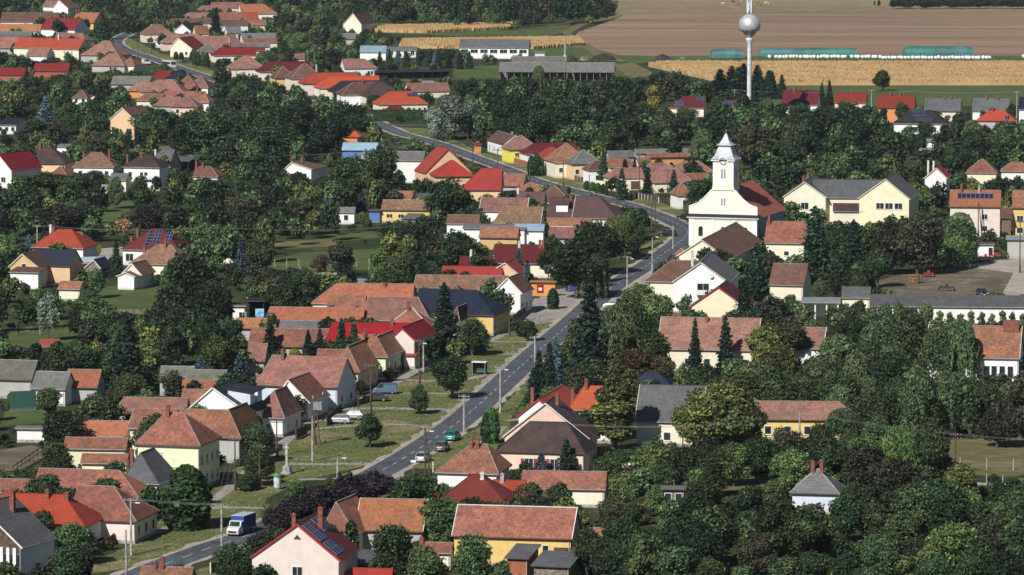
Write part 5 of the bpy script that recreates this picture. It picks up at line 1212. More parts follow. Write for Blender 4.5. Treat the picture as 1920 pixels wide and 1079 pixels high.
tr('broad', 'leaf_deep', (400, 205, 300, 130), (470, 195, 290, 100), (560, 190, 290, 130), (620, 210, 300, 90), (520, 230, 310, 100), (350, 215, 300, 90), (660, 215, 262, 50), (1000, 200, 290, 90), (960, 170, 280, 80), (1060, 140, 250, 90))
tr('broad', 'leaf_purple', (545, 935, 1000, 100), (600, 905, 985, 100), (655, 885, 972, 100), (700, 878, 950, 84), (575, 925, 998, 90), (508, 955, 992, 50))
tr('broad', 'leaf_mid', (838, 925, 1040, 122), (735, 978, 1110, 100), (890, 1000, 1115, 90), (795, 1020, 1120, 110), (140, 975, 1060, 90), (70, 720, 830, 0.1) if 0 else (185, 730, 830, 110), (90, 725, 780, 60), (1655, 130, 172, 46), (90, 320, 370, 100), (270, 208, 262, 60), (135, 220, 262, 50), (365, 205, 262, 50), (940, 1050, 1120, 60))
tr('shrub', 'leaf_mid', (975, 598, 632, 44), (320, 915, 950, 60), (35, 970, 1030, 70), (380, 910, 945, 50), (1000, 905, 950, 60), (1080, 890, 940, 60), (1180, 850, 880, 60), (1265, 855, 880, 34))
tr('shrub', 'leaf_dark', (1175, 845, 874, 60), (700, 180, 210, 40), (1098, 1010, 1075, 70))
tr('broad', 'leaf_dark', (1100, 985, 1090, 80), (1170, 960, 1060, 90), (1050, 900, 975, 70))
tr('weep', 'leaf_willow', (1688, 790, 925, 96), (1160, 398, 485, 76))
tr('weep', 'leaf_birch', (1165, 560, 700, 100), (1110, 470, 560, 60), (1798, 590, 708, 80), (1010, 120, 180, 30))
tr('birch', 'leaf_birch', (1700, 570, 690, 90), (1760, 600, 720, 80), (1640, 600, 700, 80), (1720, 700, 830, 90), (1790, 690, 820, 90), (1850, 715, 810, 80), (1900, 710, 800, 80), (1640, 720, 830, 90), (1570, 620, 720, 90), (1540, 660, 760, 80), (1500, 700, 790, 70), (1580, 760, 840, 80), (1670, 640, 740, 80))
tr('birch', 'leaf_light', (1800, 392, 500, 72), (1790, 440, 505, 60))
tr('broad', 'leaf_silver', (850, 176, 262, 80), (820, 190, 262, 50), (880, 190, 260, 50), (90, 545, 640, 50))
tr('broad', 'leaf_brown', (1720, 395, 515, 120), (1670, 410, 515, 90), (1480, 590, 690, 90), (1410, 225, 320, 90), (110, 380, 450, 130), (290, 380, 440, 90), (640, 450, 520, 60), (545, 500, 560, 80), (505, 498, 556, 60), (1680, 850, 960, 110), (1620, 830, 940, 100), (455, 360, 430, 80))
tr('broad', 'leaf_bronze', (1195, 650, 720, 90), (1240, 665, 720, 80), (1160, 645, 700, 70), (600, 475, 515, 40), (980, 905, 960, 60))
tr('oval', 'leaf_yellow', (1226, 158, 218, 42)); tr('broad', 'leaf_yellow', (1100, 380, 380, 10)) if 0 else None
tr('shrub', 'leaf_straw', (232, 412, 442, 44)); tr('shrub', 'leaf_yellow', (183, 460, 482, 22), (330, 930, 970, 30), (552, 655, 680, 30), (90, 145, 158, 24), (1318, 395, 408, 22))
tr('thin', 'leaf_brown', (1640, 740, 830, 70), (1480, 800, 900, 80), (1860, 960, 1079, 80), (1640, 985, 1060, 50), (1740, 700, 800, 70), (320, 690, 740, 60))
tr('broad', 'leaf_light', (1465, 1000, 1079, 0.1) if 0 else (1450, 895, 960, 60), (1690, 1040, 1110, 80), (1170, 880, 960, 60), (1230, 905, 970, 50), (1440, 180, 235, 30), (350, 215, 262, 40), (500, 95, 130, 50), (560, 60, 100, 50))
tr('oval', 'leaf_light', *[(1762 + k * 19.5, 580 + (k % 3) * 3, 621, 20) for k in range(9)])
tr('shrub', 'leaf_mid', *[(1560 + k * 25, 578 - (k % 3) * 6, 622, 38) for k in range(8)])
tr('broad', 'leaf_dark', (1500, 190, 234, 50), (1588, 188, 228, 46), (1655, 202, 234, 26), (1690, 190, 230, 26), (1735, 226, 264, 40), (1810, 214, 262, 50), (1885, 226, 268, 60), (1560, 196, 250, 50), (175, 318, 366, 56), (560, 322, 372, 60), (600, 330, 378, 56), (1250, 205, 245, 44), (1285, 200, 240, 50), (1340, 212, 246, 50))
tr('broad', 'leaf_mid', (312, 312, 350, 50), (262, 335, 388, 44), (215, 330, 392, 40), (392, 332, 372, 44), (132, 330, 372, 60), (440, 330, 380, 50), (95, 555, 600, 60), (180, 500, 560, 40), (320, 490, 560, 60), (700, 300, 330, 40), (1470, 800, 868, 60), (1540, 790, 870, 60), (1590, 800, 872, 50))
EXPL = [e for e in EXPL if e[3] > 1]
def settle(e):
    x, b_, hp, wp, k, c_ = e; top = b_ - hp
    for _ in range(6):
        nb = b_; yq = top + .22 * (b_ - top)
        for x0, y0, x1, y1, g_ in (CLEAR if k in ('spruce', 'conifer') or c_ == 'leaf_straw' else ()):
            if x0 + 2 < x < x1 - 2 and y0 + 3 < yq < y1 and g_ > nb and g_ - nb < 75: nb = g_ + 1.5
        P = U(x, nb, 0)
        for Mi, W_, D_ in FOOT:
            q = Mi @ P
            if -.3 < q.x < W_ + .3 and -.3 < q.y < D_ + .3: nb += (q.y + 1.2) / max(.3, (U(x, nb - 1, 0) - P).y); P = U(x, nb, 0)
        if nb <= b_ + .2: break
        b_ = min(nb, e[1] + 85)
    return (x, b_, b_ - top, wp, k, c_)
EXPL = [settle(e) for e in EXPL]
def keepclear():
    for x, b_, hp, wp, k, c_ in EXPL:
        if hp * wp > 300 and (k in ('spruce', 'conifer', 'weep', 'column') or c_ in ('leaf_straw', 'leaf_yellow', 'leaf_silver', 'leaf_olive', 'leaf_purple', 'leaf_light', 'leaf_bronze')): CLEAR.append((x - wp * .3, b_ - hp * .9, x + wp * .3, b_ - hp * .25, b_ + 3))
# silent fill: plant the rest where the photograph shows crowns, never in front of what it shows clearly
def inpoly(x, y, P):
    c_ = False; j = len(P) - 1
    for i in range(len(P)):
        if (P[i][1] > y) != (P[j][1] > y) and x < (P[j][0] - P[i][0]) * (y - P[i][1]) / (P[j][1] - P[i][1]) + P[i][0]: c_ = not c_
        j = i
    return c_
GW, GH = 480, 270        # coverage raster, 4 px cells
RX = [[] for _ in range(GH + 40)]
import numpy as _np
clr = _np.zeros((GH + 40, GW), _np.uint8)
for P in CLEARP:
    xs = [p[0] for p in P]; ys = [p[1] for p in P]
    for gy in range(max(0, int(min(ys) // 4)), min(GH + 40, int(max(ys) // 4) + 1)):
        for gx in range(max(0, int(min(xs) // 4)), min(GW, int(max(xs) // 4) + 1)):
            if inpoly(gx * 4 + 2, gy * 4 + 2, P): clr[gy, gx] = 1
hb = _np.zeros((GH + 40, GW), _np.float32)     # nearest base row of the building seen in a cell
def markb():
    hb[:] = 0
    for x0, y0, x1, y1, g_ in CLEAR:
        a, b_ = max(0, int(x0 // 4)), min(GW, int(x1 // 4) + 1); c_, d = max(0, int(y0 // 4)), min(GH + 40, int(y1 // 4) + 1)
        if a < b_ and c_ < d: hb[c_:d, a:b_] = _np.where((hb[c_:d, a:b_] == 0) | (hb[c_:d, a:b_] < g_), g_, hb[c_:d, a:b_])
def allowed(px, py, hp, wp, tol=.2):
    a, b_ = max(0, int((px - wp * .45) // 4)), min(GW, int((px + wp * .45) // 4) + 1); c_, d = max(0, int((py - hp) // 4)), min(GH + 40, int(py // 4) + 1)
    if a >= b_ or c_ >= d: return False
    n_ = (b_ - a) * (d - c_)
    if clr[c_:d, a:b_].sum() > tol * n_: return False
    if ((hb[c_:d, a:b_] > 0) & (hb[c_:d, a:b_] < py)).sum() > tol * n_: return False
    P = U(px, py, 0); rad = wp / SC(py) * .32
    for Mi, W_, D_ in FOOT:
        q = Mi @ P
        if -rad < q.x < W_ + rad and -rad < q.y < D_ + rad: return False
    return True
ZONES = [  # (polygon, [(kind, colour, weight)], size factor)
 ([(1040, 880), (1920, 900), (1920, 1130), (1040, 1130)], [('broad', 'leaf_mid', 5), ('broad', 'leaf_deep', 3), ('shrub', 'leaf_mid', 4), ('broad', 'leaf_dark', 3), ('shrub', 'leaf_light', 1), ('broad', 'leaf_brown', 1.5), ('thin', 'leaf_brown', .7), ('oval', 'leaf_deep', 1), ('broad', 'leaf_olive', 1.6), ('broad', 'leaf_willow', 1.2)], .8),
 ([(1420, 560), (1920, 560), (1920, 900), (1420, 900)], [('broad', 'leaf_dark', 4), ('broad', 'leaf_mid', 3), ('birch', 'leaf_birch', 3), ('broad', 'leaf_brown', 2), ('thin', 'leaf_brown', 1)], 1.0),
 ([(880, 130), (1920, 165), (1920, 330), (1300, 330), (880, 260)], [('broad', 'leaf_deep', 5), ('broad', 'leaf_dark', 5), ('broad', 'leaf_mid', 3), ('broad', 'leaf_brown', 1), ('birch', 'leaf_birch', 1), ('oval', 'leaf_dark', 2)], 1.05),
 ([(0, 0), (1920, 0), (1920, 1130), (0, 1130)], [('broad', 'leaf_dark', 5), ('broad', 'leaf_deep', 4), ('broad', 'leaf_mid', 4), ('broad', 'leaf_brown', 2), ('shrub', 'leaf_mid', 2), ('oval', 'leaf_dark', 1), ('shrub', 'leaf_light', 1), ('broad', 'leaf_olive', 1.6), ('broad', 'leaf_light', .8), ('oval', 'leaf_willow', .7), ('spruce', 'needle', .4)], .85)]
def fill():
    keepclear(); markb(); out = []; r = random.Random(5)
    base = {'broad': (8.2, 7.4), 'oval': (10, 5.6), 'shrub': (3.4, 4.2), 'birch': (10, 6.2), 'thin': (6, 5.5), 'spruce': (9, 4.2)}
    py = 1126.0
    while py > 7:
        s = SC(py); step_x = 6.4 * s * .74
        x = r.uniform(-step_x, 0)
        while x < 1920 + step_x:
            px = x + r.uniform(-.3, .3) * step_x; yy = py + r.uniform(-.35, .35) * 2.6 * s
            z = next((z for z in ZONES if inpoly(min(1919, max(1, px)), min(1125, max(1, yy)), z[0])), ZONES[-1])
            tot = sum(w_ for _, _, w_ in z[1]); q = r.uniform(0, tot)
            for kind, col, w_ in z[1]:
                q -= w_
                if q <= 0: break
            H_, W_ = base[kind]; f = r.uniform(.62, 1.4) * z[2]; s = SC(yy); hp, wp = H_ * s * f, W_ * s * f * r.uniform(.9, 1.1)
            if any(abs(e[0] - px) < (e[3] + wp) * .22 and abs(e[1] - yy) < 1.3 * s for e in EXPL): x += step_x * z[2]; continue
            if allowed(px, yy, hp, wp): out.append((px, yy, hp, wp, kind, col))
            else:
                for ff in (.8, .62, .48, .36, .24):
                    H2, W2 = base['shrub']; k2 = 'broad' if ff > .55 else 'shrub'; H2, W2 = base[k2] if k2 == 'broad' else (H2 * 1.5, W2 * 1.5)
                    h2, w2 = H2 * s * ff, W2 * s * ff
                    if allowed(px, yy, h2, w2, .22): out.append((px, yy, h2, w2, k2, col if col.startswith('leaf') else 'leaf_dark')); break
            x += step_x * z[2]
        z_ = 1.0 if py < 900 else .8
        py -= 2.3 * SC(py) * z_
    return out
# ------------------------------------------------------------------ church
cw = (.8, .72, .54); wallmat('church_cream', (.84, .79, .64)); wallmat('church_white', (.86, .86, .84))
plain('spire_metal', (.46, .48, .51), .6, .1, .2, .5); plain('louvre', (.3, .3, .31), .7)
roofmat('church_red', (.36, .085, .06), (.3, .075, .055), (.2, .055, .042), .35, .3, .4, bump=.07)
a_ = R(18); Pc, Wc = frame_of(1292, 1419, 476, 0, a_)
church = empty('church', Pc, 'cream and white church with clock tower, bell shaped spire and red nave roof', 'church', -a_)
I4 = Matrix.Identity(4); hw = Wc / 2; cx = hw
Dn = 26
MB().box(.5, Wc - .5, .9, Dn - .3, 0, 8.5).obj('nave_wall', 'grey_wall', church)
gb = MB(); gb.prism([(.5, 8.505), (Wc - .5, 8.505), (cx, 14.75)], 'y', Dn - .8, Dn - .35); gb.obj('rear_gable', 'church_cream', church)
topn = [(-.1, .75, 8.5), (Wc + .1, .75, 8.5), (Wc + .1, Dn, 8.5), (-.1, Dn, 8.5), (cx, .75, 15.1), (cx, Dn, 15.1)]
nr = solidroof(topn, [(0, 4, 5, 3), (1, 2, 5, 4)], .2).obj('nave_roof', 'church_red', church)
mbt = MB(); bar(mbt, (Wc + .12, .8, 8.42), (Wc + .12, Dn, 8.42), .08); mbt.obj('gutter', 'gutter', nr)
MB().box(0, Wc, 0, .85, 0, 8.3).obj('facade', 'church_cream', church)
pil = MB()
for x0, x1 in ((-.03, 1.1), (Wc - 1.1, Wc + .03), (cx - 3.0, cx - 2.3), (cx + 2.3, cx + 3.0)): pil.box(x0, x1, -.14, -.002, 0, 7.9)
pil.box(-.05, Wc + .05, -.16, -.003, 7.95, 8.3).obj('pilaster', 'church_white', church)
MB().box(-.5, Wc + .5, -.5, 1.1, 8.305, 8.55).obj('cornice', 'church_white', church)
cr = MB(); cr.prism([(-.6, 8.552), (1.2, 8.552), (1.2, 9.2), (.1, 9.2)], 'x', -.55, Wc + .55); cr.obj('cornice_roof', 'black', church)
vol = [(1, 9.2), (1.0, 10.7), (.985, 11.0), (.93, 11.15), (.84, 11.35), (.74, 11.75), (.64, 12.35), (.55, 13.0), (.47, 13.7), (.4, 14.3), (.35, 14.75)]
out = [(cx + f * hw, z) for f, z in vol] + [(cx - f * hw, z) for f, z in reversed(vol)]
MB().prism(out, 'y', .15, .8).obj('volute_gable', 'church_cream', church)
edge = MB()
for q, r_ in zip(out, out[1:]): bar(edge, (q[0], .12, q[1]), (r_[0], .12, r_[1]), .1, .12, .1)
edge.obj('gable_coping', 'church_white', church)
tw_ = 2.36; ty0, ty1 = .02, .02 + 2 * tw_
MB().box(cx - tw_, cx + tw_, ty0 + .85, ty1, 0, 14.6).box(cx - tw_ - .18, cx + tw_ + .18, ty0 - .1, ty1 + .18, 14.7, 15.55).box(cx - tw_, cx + tw_, ty0, ty1, 15.56, 21.35).obj('tower', 'church_cream', church)
tp_ = MB()
for sx in (-1, 1):
    xa_, xb_ = sorted((cx + sx * (tw_ + .06), cx + sx * (tw_ - .6))); tp_.box(xa_, xb_, ty0 - .08, ty0 + .5, 15.57, 20.9)
    tp_.box(xa_, xb_, ty1 - .5, ty1 + .06, 15.57, 20.9)
tp_.box(cx - tw_ - .05, cx + tw_ + .05, ty0 - .09, ty1 + .05, 20.95, 21.3); tp_.obj('tower_pilaster', 'church_white', church)
# cornice with the arch over the clock
co = MB(); co.box(cx - tw_ - .45, cx - 1.0, ty0 - .45, ty1 + .45, 21.36, 21.65).box(cx + 1.0, cx + tw_ + .45, ty0 - .45, ty1 + .45, 21.36, 21.65).box(cx - .998, cx + .998, ty0 + .6, ty1 + .45, 21.36, 21.65)
n_ = 10; ar = [(cx + math.cos(math.pi * k / n_) * 1.15, 21.35 + math.sin(math.pi * k / n_) * 1.05) for k in range(n_ + 1)] + [(cx - math.cos(math.pi * k / n_) * .92, 21.35 + math.sin(math.pi * k / n_) * .84) for k in range(n_ + 1)]
for k in range(n_):
    q = [ar[k], ar[k + 1]]; a1 = math.pi * k / n_; a2 = math.pi * (k + 1) / n_
    co.prism([(cx + math.cos(a1) * 1.18, 21.36 + math.sin(a1) * 1.05), (cx + math.cos(a2) * 1.18, 21.36 + math.sin(a2) * 1.05), (cx + math.cos(a2) * .93, 21.36 + math.sin(a2) * .83), (cx + math.cos(a1) * .93, 21.36 + math.sin(a1) * .83)], 'y', ty0 - .44, ty0 + .4)
co.obj('tower_cornice', 'church_white', church)
MB().prism([(cx + math.cos(math.pi * k / n_) * .91, 21.0 + math.sin(math.pi * k / n_) * 1.15) for k in range(n_ + 1)], 'y', ty0 - .05, ty0 + .45).obj('clock_niche', 'church_white', church)
def sq_loft(prof, cx_, cy_, name, mat, sub=1):
    m = MB(); n0 = []
    for h, z in prof:
        n0.append(len(m.v)); m.v += [(cx_ - h, cy_ - h, z), (cx_ + h, cy_ - h, z), (cx_ + h, cy_ + h, z), (cx_ - h, cy_ + h, z)]
    for a, b_ in zip(n0, n0[1:]):
        for k in range(4): m.f.append((a + k, a + (k + 1) % 4, b_ + (k + 1) % 4, b_ + k)); m.uv.append(None)
    m.f.append(tuple(n0[0] + k for k in (3, 2, 1, 0))); m.f.append(tuple(n0[-1] + k for k in range(4))); m.uv += [None, None]
    return m.obj(name, mat, church)
cy = (ty0 + ty1) / 2
sq_loft([(2.95, 21.7), (2.6, 22.0), (2.2, 22.5), (1.95, 23.1), (1.72, 23.8), (1.5, 24.3), (1.42, 24.55)], cx, cy, 'spire', 'spire_metal')
sq_loft([(1.35, 24.56), (1.35, 24.85)], cx, cy, 'lantern', 'church_white')
sq_loft([(1.9, 24.86), (1.55, 25.05), (1.1, 25.5), (.75, 26.1), (.5, 26.7), (.32, 27.2), (.12, 27.5)], cx, cy, 'spire_cap', 'spire_metal')
cross = MB(); cross.lathe([(.02, 27.45), (.16, 27.55), (.18, 27.7), (.03, 27.85)], 10, cx, cy); cross.box(cx - .03, cx + .03, cy - .03, cy + .03, 27.8, 28.5).box(cx - .22, cx + .22, cy - .028, cy + .028, 28.15, 28.22); cross.obj('cross', 'steel', church)
def disc(mb, cx_, y, cz, r0, r1, n=28, th=.04):
    for k in range(n):
        a, b_ = 6.2832 * k / n, 6.2832 * (k + 1) / n
        q = [(cx_ + math.cos(t_) * r, y, cz + math.sin(t_) * r) for t_, r in ((a, r0), (b_, r0), (b_, r1), (a, r1))]
        q2 = [(p[0], y - th, p[2]) for p in q]
        mb.poly(q2); mb.poly([q2[0], q2[1], q[1], q[0]]); mb.poly([q2[3], q2[2], q[2], q[3]])
clk = MB(); disc(clk, cx, ty0 - .051, 21.2, .0, .74, th=.03); ck = clk.obj('clock_face', 'church_white', church, fix=False)
ring = MB(); disc(ring, cx, ty0 - .083, 21.2, .6, .74, th=.03)
for k in range(12):
    a = k * math.pi / 6; c_, s_ = math.cos(a), math.sin(a); q = []
    for r, w_ in ((.42, .035), (.58, .035)):
        q += [(cx + c_ * r - s_ * w_, 21.2 + s_ * r + c_ * w_), (cx + c_ * r + s_ * w_, 21.2 + s_ * r - c_ * w_)]
    ring.prism([q[0], q[1], q[3], q[2]], 'y', ty0 - .115, ty0 - .083)
for a, L_, w_ in ((math.radians(35), .36, .045), (math.radians(120), .52, .03)):
    c_, s_ = math.cos(a), math.sin(a); ring.prism([(cx - s_ * w_, 21.2 + c_ * w_), (cx + s_ * w_, 21.2 - c_ * w_), (cx + c_ * L_, 21.2 + s_ * L_)], 'y', ty0 - .14, ty0 - .116)
ring.obj('clock_numerals', 'darksteel', ck, fix=False)
def archwin(xc, z0, z1, w_, y, mat='louvre', face='f', mull=False):
    pts = [(xc - w_ / 2, z0), (xc + w_ / 2, z0)] + [(xc + math.cos(k * math.pi / 6) * w_ / 2, z1 - w_ / 2 + math.sin(k * math.pi / 6) * w_ / 2) for k in range(7)]
    pf = [(xc - w_ / 2 - .12, z0 - .12), (xc + w_ / 2 + .12, z0 - .12)] + [(xc + math.cos(k * math.pi / 6) * (w_ / 2 + .12), z1 - w_ / 2 + math.sin(k * math.pi / 6) * (w_ / 2 + .12)) for k in range(7)]
    if face == 'f':
        f = MB().prism(pf, 'y', y - .03, y + .05).obj('window', 'church_white', church); MB().prism(pts, 'y', y - .06, y + .02).obj('pane', mat, f)
    else:
        f = MB().prism([(p[0], p[1]) for p in pf], 'x', y - .05, y + .03).obj('window', 'church_white', church); MB().prism(pts, 'x', y - .02, y + .06).obj('pane', mat, f)
for sx in (-.32, .32):
    archwin(cx + sx, 17.4, 19.6, .42, ty0); archwin(cy + sx, 17.4, 19.6, .42, cx + tw_, face='r'); archwin(cx + sx, 11.2, 12.9, .4, .15)
MB().box(cx - .62, cx + .62, ty0 - .05, ty0 - .002, 15.9, 17.1).obj('panel', 'church_white', church)
for f_ in (.17, .5, .83): archwin(Wc * f_, 4.1, 6.4, 1.05, 0, 'glass')
MB().box(cx - .9, cx + .9, -.07, .05, 0, 3.2).obj('door', 'frame_brown', church)
for k in range(4): archwin(4 + k * 5.5, 3.8, 6.4, 1.1, Wc - .5, 'glass', 'r')
CLEAR.append((1290, 249, 1420, 472, 476)); CLEAR.append((1385, 335, 1490, 440, 470)); FOOT.append(((Matrix.Translation(Pc) @ Matrix.Rotation(-a_, 4, 'Z')).inverted(), Wc, Dn))
MARKS.append((1355, 476, 'church', 16))

# ------------------------------------------------------------------ water tower
Pt = U(1404.5, 226, 0)
wt = empty('water_tower', Pt, 'tall white water tower with silver sphere tank and antennas on top', 'water tower')
MB().lathe([(.95, 0), (.88, 1.5), (.8, 4), (.74, 10), (.68, 24), (.68, 25.4), (1.1, 26.3), (1.15, 26.8), (.8, 27.0)], 28).obj('column', 'towerwhite', wt, True)
prof = [(.95, 27.3), (1.5, 27.9), (2.4, 29.1)] + [(3.6 * math.cos(t_), 31.2 + 3.6 * math.sin(t_)) for t_ in [R(-32 + k * 10.5) for k in range(12)]] + [(.05, 34.81)]
MB().lathe(prof, 40).obj('tank', 'silverball', wt, True)
MB().lathe([(.95, 26.81), (.95, 27.28)], 24).obj('neck', 'steel', wt)
am = MB(); am.lathe([(.6, 34.3), (.6, 34.8), (.45, 35.0)], 16).box(-.06, .06, -.06, .06, 35, 41); ab = am.obj('mast', 'darksteel', wt)
for k in range(5):
    a = k * 1.2566 + .3; x, y = math.cos(a) * .8, math.sin(a) * .8
    q = MB().box(x - .24, x + .24, y - .15, y + .15, 35.2 + (k % 2) * .5, 38.6 + (k % 3) * .9); q.box(x - .05, x + .05, y - .05, y + .05, 34.6, 35.19 + (k % 2) * .5); q.obj('antenna', 'towerwhite', wt)
ld = MB()
for k in range(40): ld.box(-.16, .16, -.98 + k * .006, -.94 + k * .006, .8 + k * .62, .84 + k * .62)
ld.obj('ladder', 'steel', wt)
MARKS.append((1404, 226, 'water tower', 5))

# ------------------------------------------------------------------ poles and wires
def pole(x, yt, yb, kind='wood', label=None, lamp=False, arms=1, dbl=False):
    P = U(x, yb, 0); h = (yb - yt) / SC(yb); mat = 'wood' if kind == 'wood' else 'conc'
    r_ = .15 if kind == 'wood' else .2
    e = empty('street_lamp' if lamp and not arms else 'utility_pole', P, label, 'lamp post' if lamp and not arms else 'pole', R(-14), 'poles carrying wires and lamps through the village')
    m = MB(); m.tube([(0, 0, 0), (0, 0, h)], [r_, r_ * .62], 8)
    if dbl: m.tube([(.9, 0, 0), (.12, 0, h * .96)], [r_ * .9, r_ * .6], 8)
    m.obj('post', mat, e)
    if kind == 'wood' and h > 5.5: MB().box(-.2, .2, .16, .4, 0, 1.6).obj('footing', 'conc', e)
    for k in range(arms):
        z = h - .35 - k * .6; ar_ = MB().box(-.95, .95, -.06, .06, z, z + .12).obj('crossarm', 'wood' if kind == 'wood' else 'steel', e)
        ins = MB()
        for xx in (-.85, -.3, .3, .85): ins.lathe([(.03, z + .12), (.07, z + .18), (.04, z + .32)], 6, xx, 0)
        ins.obj('insulator', 'conc', ar_)
    if lamp:
        z = h - (.9 if arms else .15); q = MB(); q.tube([(0, 0, z), (.5, -.3, z + .35), (1.1, -.65, z + .42)], .04, 6)
        lo_ = q.obj('lamp_arm', 'steel', e); MB().box(.95, 1.6, -.95, -.66, z + .33, z + .47).obj('lamp_head', 'frame_white', lo_)
    return P + Vector((0, 0, h - .1)), e
PL = [ # x, top, base, kind, lamp, arms, double, where
 (259, 72, 111, 'wood', 0, 1, 0, 'at the upper left road bend'), (243, 15, 48, 'wood', 0, 1, 0, 'at the very top beside the dark trees'), (284, 66, 101, 'wood', 0, 1, 0, 'before the cream hip house at the bend'),
 (205, 33, 72, 'wood', 0, 1, 0, 'between the spruce and the bend'), (443, 130, 170, 'wood', 0, 1, 0, 'near the pink hip house'), (504, 133, 182, 'wood', 0, 1, 0, 'by the ochre house of the far street'),
 (638, 170, 210, 'wood', 0, 1, 0, 'by the pale blue fence'), (692, 213, 254, 'wood', 1, 1, 0, 'left of two beside the junction'), (699, 216, 257, 'wood', 0, 0, 0, 'right of two beside the junction'), (600, 165, 196, 'wood', 0, 1, 0, 'before the red and orange hip roofs'),
 (877, 230, 262, 'conc', 0, 0, 0, 'in front of the silvery tree'), (886, 272, 310, 'wood', 0, 1, 0, 'right of the tall peach gable'), (993, 288, 345, 'wood', 1, 1, 0, 'left of the thuja clump'), (933, 280, 330, 'wood', 0, 1, 0, 'before the white brown roofed house'),
 (1056, 300, 352, 'wood', 0, 1, 0, 'on the upper verge'), (1105, 328, 368, 'wood', 0, 0, 0, 'beside the small thujas'), (1199, 289, 360, 'wood', 0, 1, 0, 'tall and brown before the pink roofs'), (1157, 338, 404, 'wood', 1, 0, 0, 'left of the church at the street bend'),
 (1252, 318, 372, 'wood', 0, 1, 0, 'between spruces left of the church'), (1222, 363, 426, 'wood', 0, 1, 0, 'left one of the pair on the grass wedge'), (1228, 366, 428, 'wood', 0, 1, 0, 'right one of the pair on the grass wedge'), (1262, 423, 467, 'conc', 0, 0, 0, 'beside the black estate car'),
 (1223, 446, 512, 'conc', 1, 0, 0, 'on the right kerb below the church'), (1176, 480, 540, 'conc', 1, 1, 0, 'on the left kerb below the walnut trees'), (1061, 488, 545, 'wood', 0, 1, 0, 'behind the blue car at the kiosk'), (1028, 497, 552, 'wood', 1, 1, 0, 'in front of the orange kiosk'),
 (955, 549, 632, 'wood', 0, 2, 0, 'before the navy roofed house'), (786, 637, 722, 'wood', 1, 1, 0, 'left of two by the big kerb tree'), (794, 645, 698, 'conc', 0, 0, 0, 'right of two by the big kerb tree'), (870, 740, 810, 'conc', 0, 2, 0, 'thick and pale on the left kerb'),
 (938, 686, 774, 'conc', 1, 1, 0, 'on the right kerb above the thuja'), (1003, 630, 688, 'conc', 0, 1, 0, 'on the right kerb at the spruces'), (695, 683, 776, 'wood', 0, 1, 0, 'beside the parked dark sedan'), (672, 733, 772, 'wood', 0, 0, 0, 'short and leaning near the sedan'),
 (590, 742, 834, 'wood', 0, 0, 1, 'double legged with a transformer'), (586, 780, 865, 'conc', 0, 0, 0, 'on the green left of the road'), (797, 800, 912, 'wood', 1, 1, 1, 'double on the right kerb near the pyramid roof'), (633, 860, 902, 'conc', 1, 0, 0, 'by the path of the stone column'),
 (761, 888, 937, 'wood', 0, 0, 0, 'on the dry verge right of the road'), (487, 834, 917, 'wood', 0, 1, 0, 'beside the green poster column'), (519, 788, 857, 'wood', 0, 1, 0, 'near the stone column'), (246, 933, 1042, 'conc', 1, 1, 0, 'thick pale post before the pink cottage'),
 (237, 993, 1100, 'conc', 0, 0, 0, 'lattice post at the lower left corner'), (416, 944, 1050, 'conc', 0, 1, 0, 'on the kerb left of the delivery truck'), (441, 820, 921, 'wood', 0, 1, 0, 'beside the pale yellow two storey house'), (1046, 793, 880, 'conc', 0, 1, 0, 'in front of the pink house'),
 (1280, 798, 892, 'wood', 0, 1, 0, 'right of the pink courtyard wall'), (1499, 770, 850, 'conc', 0, 1, 0, 'before the yellow house with pink hip roof'), (1791, 812, 892, 'wood', 0, 2, 0, 'at the dry plot on the right edge'), (1634, 168, 226, 'conc', 0, 1, 0, 'left of the orange walled house'),
 (1906, 172, 232, 'conc', 0, 1, 0, 'at the right edge below the maize'), (1834, 378, 446, 'wood', 0, 0, 1, 'double before the two storey house with panels'), (1848, 402, 444, 'wood', 0, 0, 0, 'beside the round blue sign'), (1912, 413, 512, 'wood', 0, 1, 0, 'at the grey metal shed'),
 (70, 422, 468, 'conc', 0, 1, 0, 'before the vivid red pyramid roof'), (402, 425, 486, 'conc', 0, 1, 0, 'above the long white garden wall'), (357, 291, 318, 'conc', 0, 1, 0, 'beside the blue edged shed'), (319, 291, 320, 'wood', 0, 1, 0, 'left of the blue edged shed'),
 (746, 424, 476, 'conc', 0, 1, 0, 'in the gardens below the yellow outbuilding'), (765, 272, 342, 'wood', 0, 1, 0, 'at the long white hall'), (1377, 168, 200, 'conc', 0, 1, 0, 'just left of the water tower')]
TOPS = {}
for k, (x, yt, yb, kd, lp, am_, db, where) in enumerate(PL):
    nm = ('wooden' if kd == 'wood' else 'concrete') + (' lamp' if lp and not am_ else ' utility') + ' pole ' + where
    tp3, pe = pole(x, yt, yb, kd, nm, bool(lp), am_, bool(db)); TOPS[(x, yb)] = tp3
    if 'transformer' in where: MB().box(-.1, 1.3, -.4, .4, 5.6, 6.9).obj('transformer', 'steel', pe)
def wire(pts, label, sag=.9, sep=(-.7, 0, .7), r_=.013):
    m = MB()
    for q in sep:
        for a, b_ in zip(pts, pts[1:]):
            L_ = (b_ - a).length; s = Vector((b_.y - a.y, a.x - b_.x, 0)).normalized() * q if len(sep) > 1 else Vector()
            m.tube([a.lerp(b_, k / 8) + s + Vector((0, 0, -sag * L_ / 50 * 4 * (k / 8) * (1 - k / 8))) for k in range(9)], r_, 4, False)
    tag(m.obj('power_line', 'steel', fix=False), label, 'power line', 'wires strung between the poles')
tp = lambda *k: [TOPS[q] for q in k]
wire([U(-40, 424, 8) + Vector((0, -30, 0))] + tp((70, 468), (402, 486), (746, 476)), 'power line crossing the gardens above the vivid red roof')
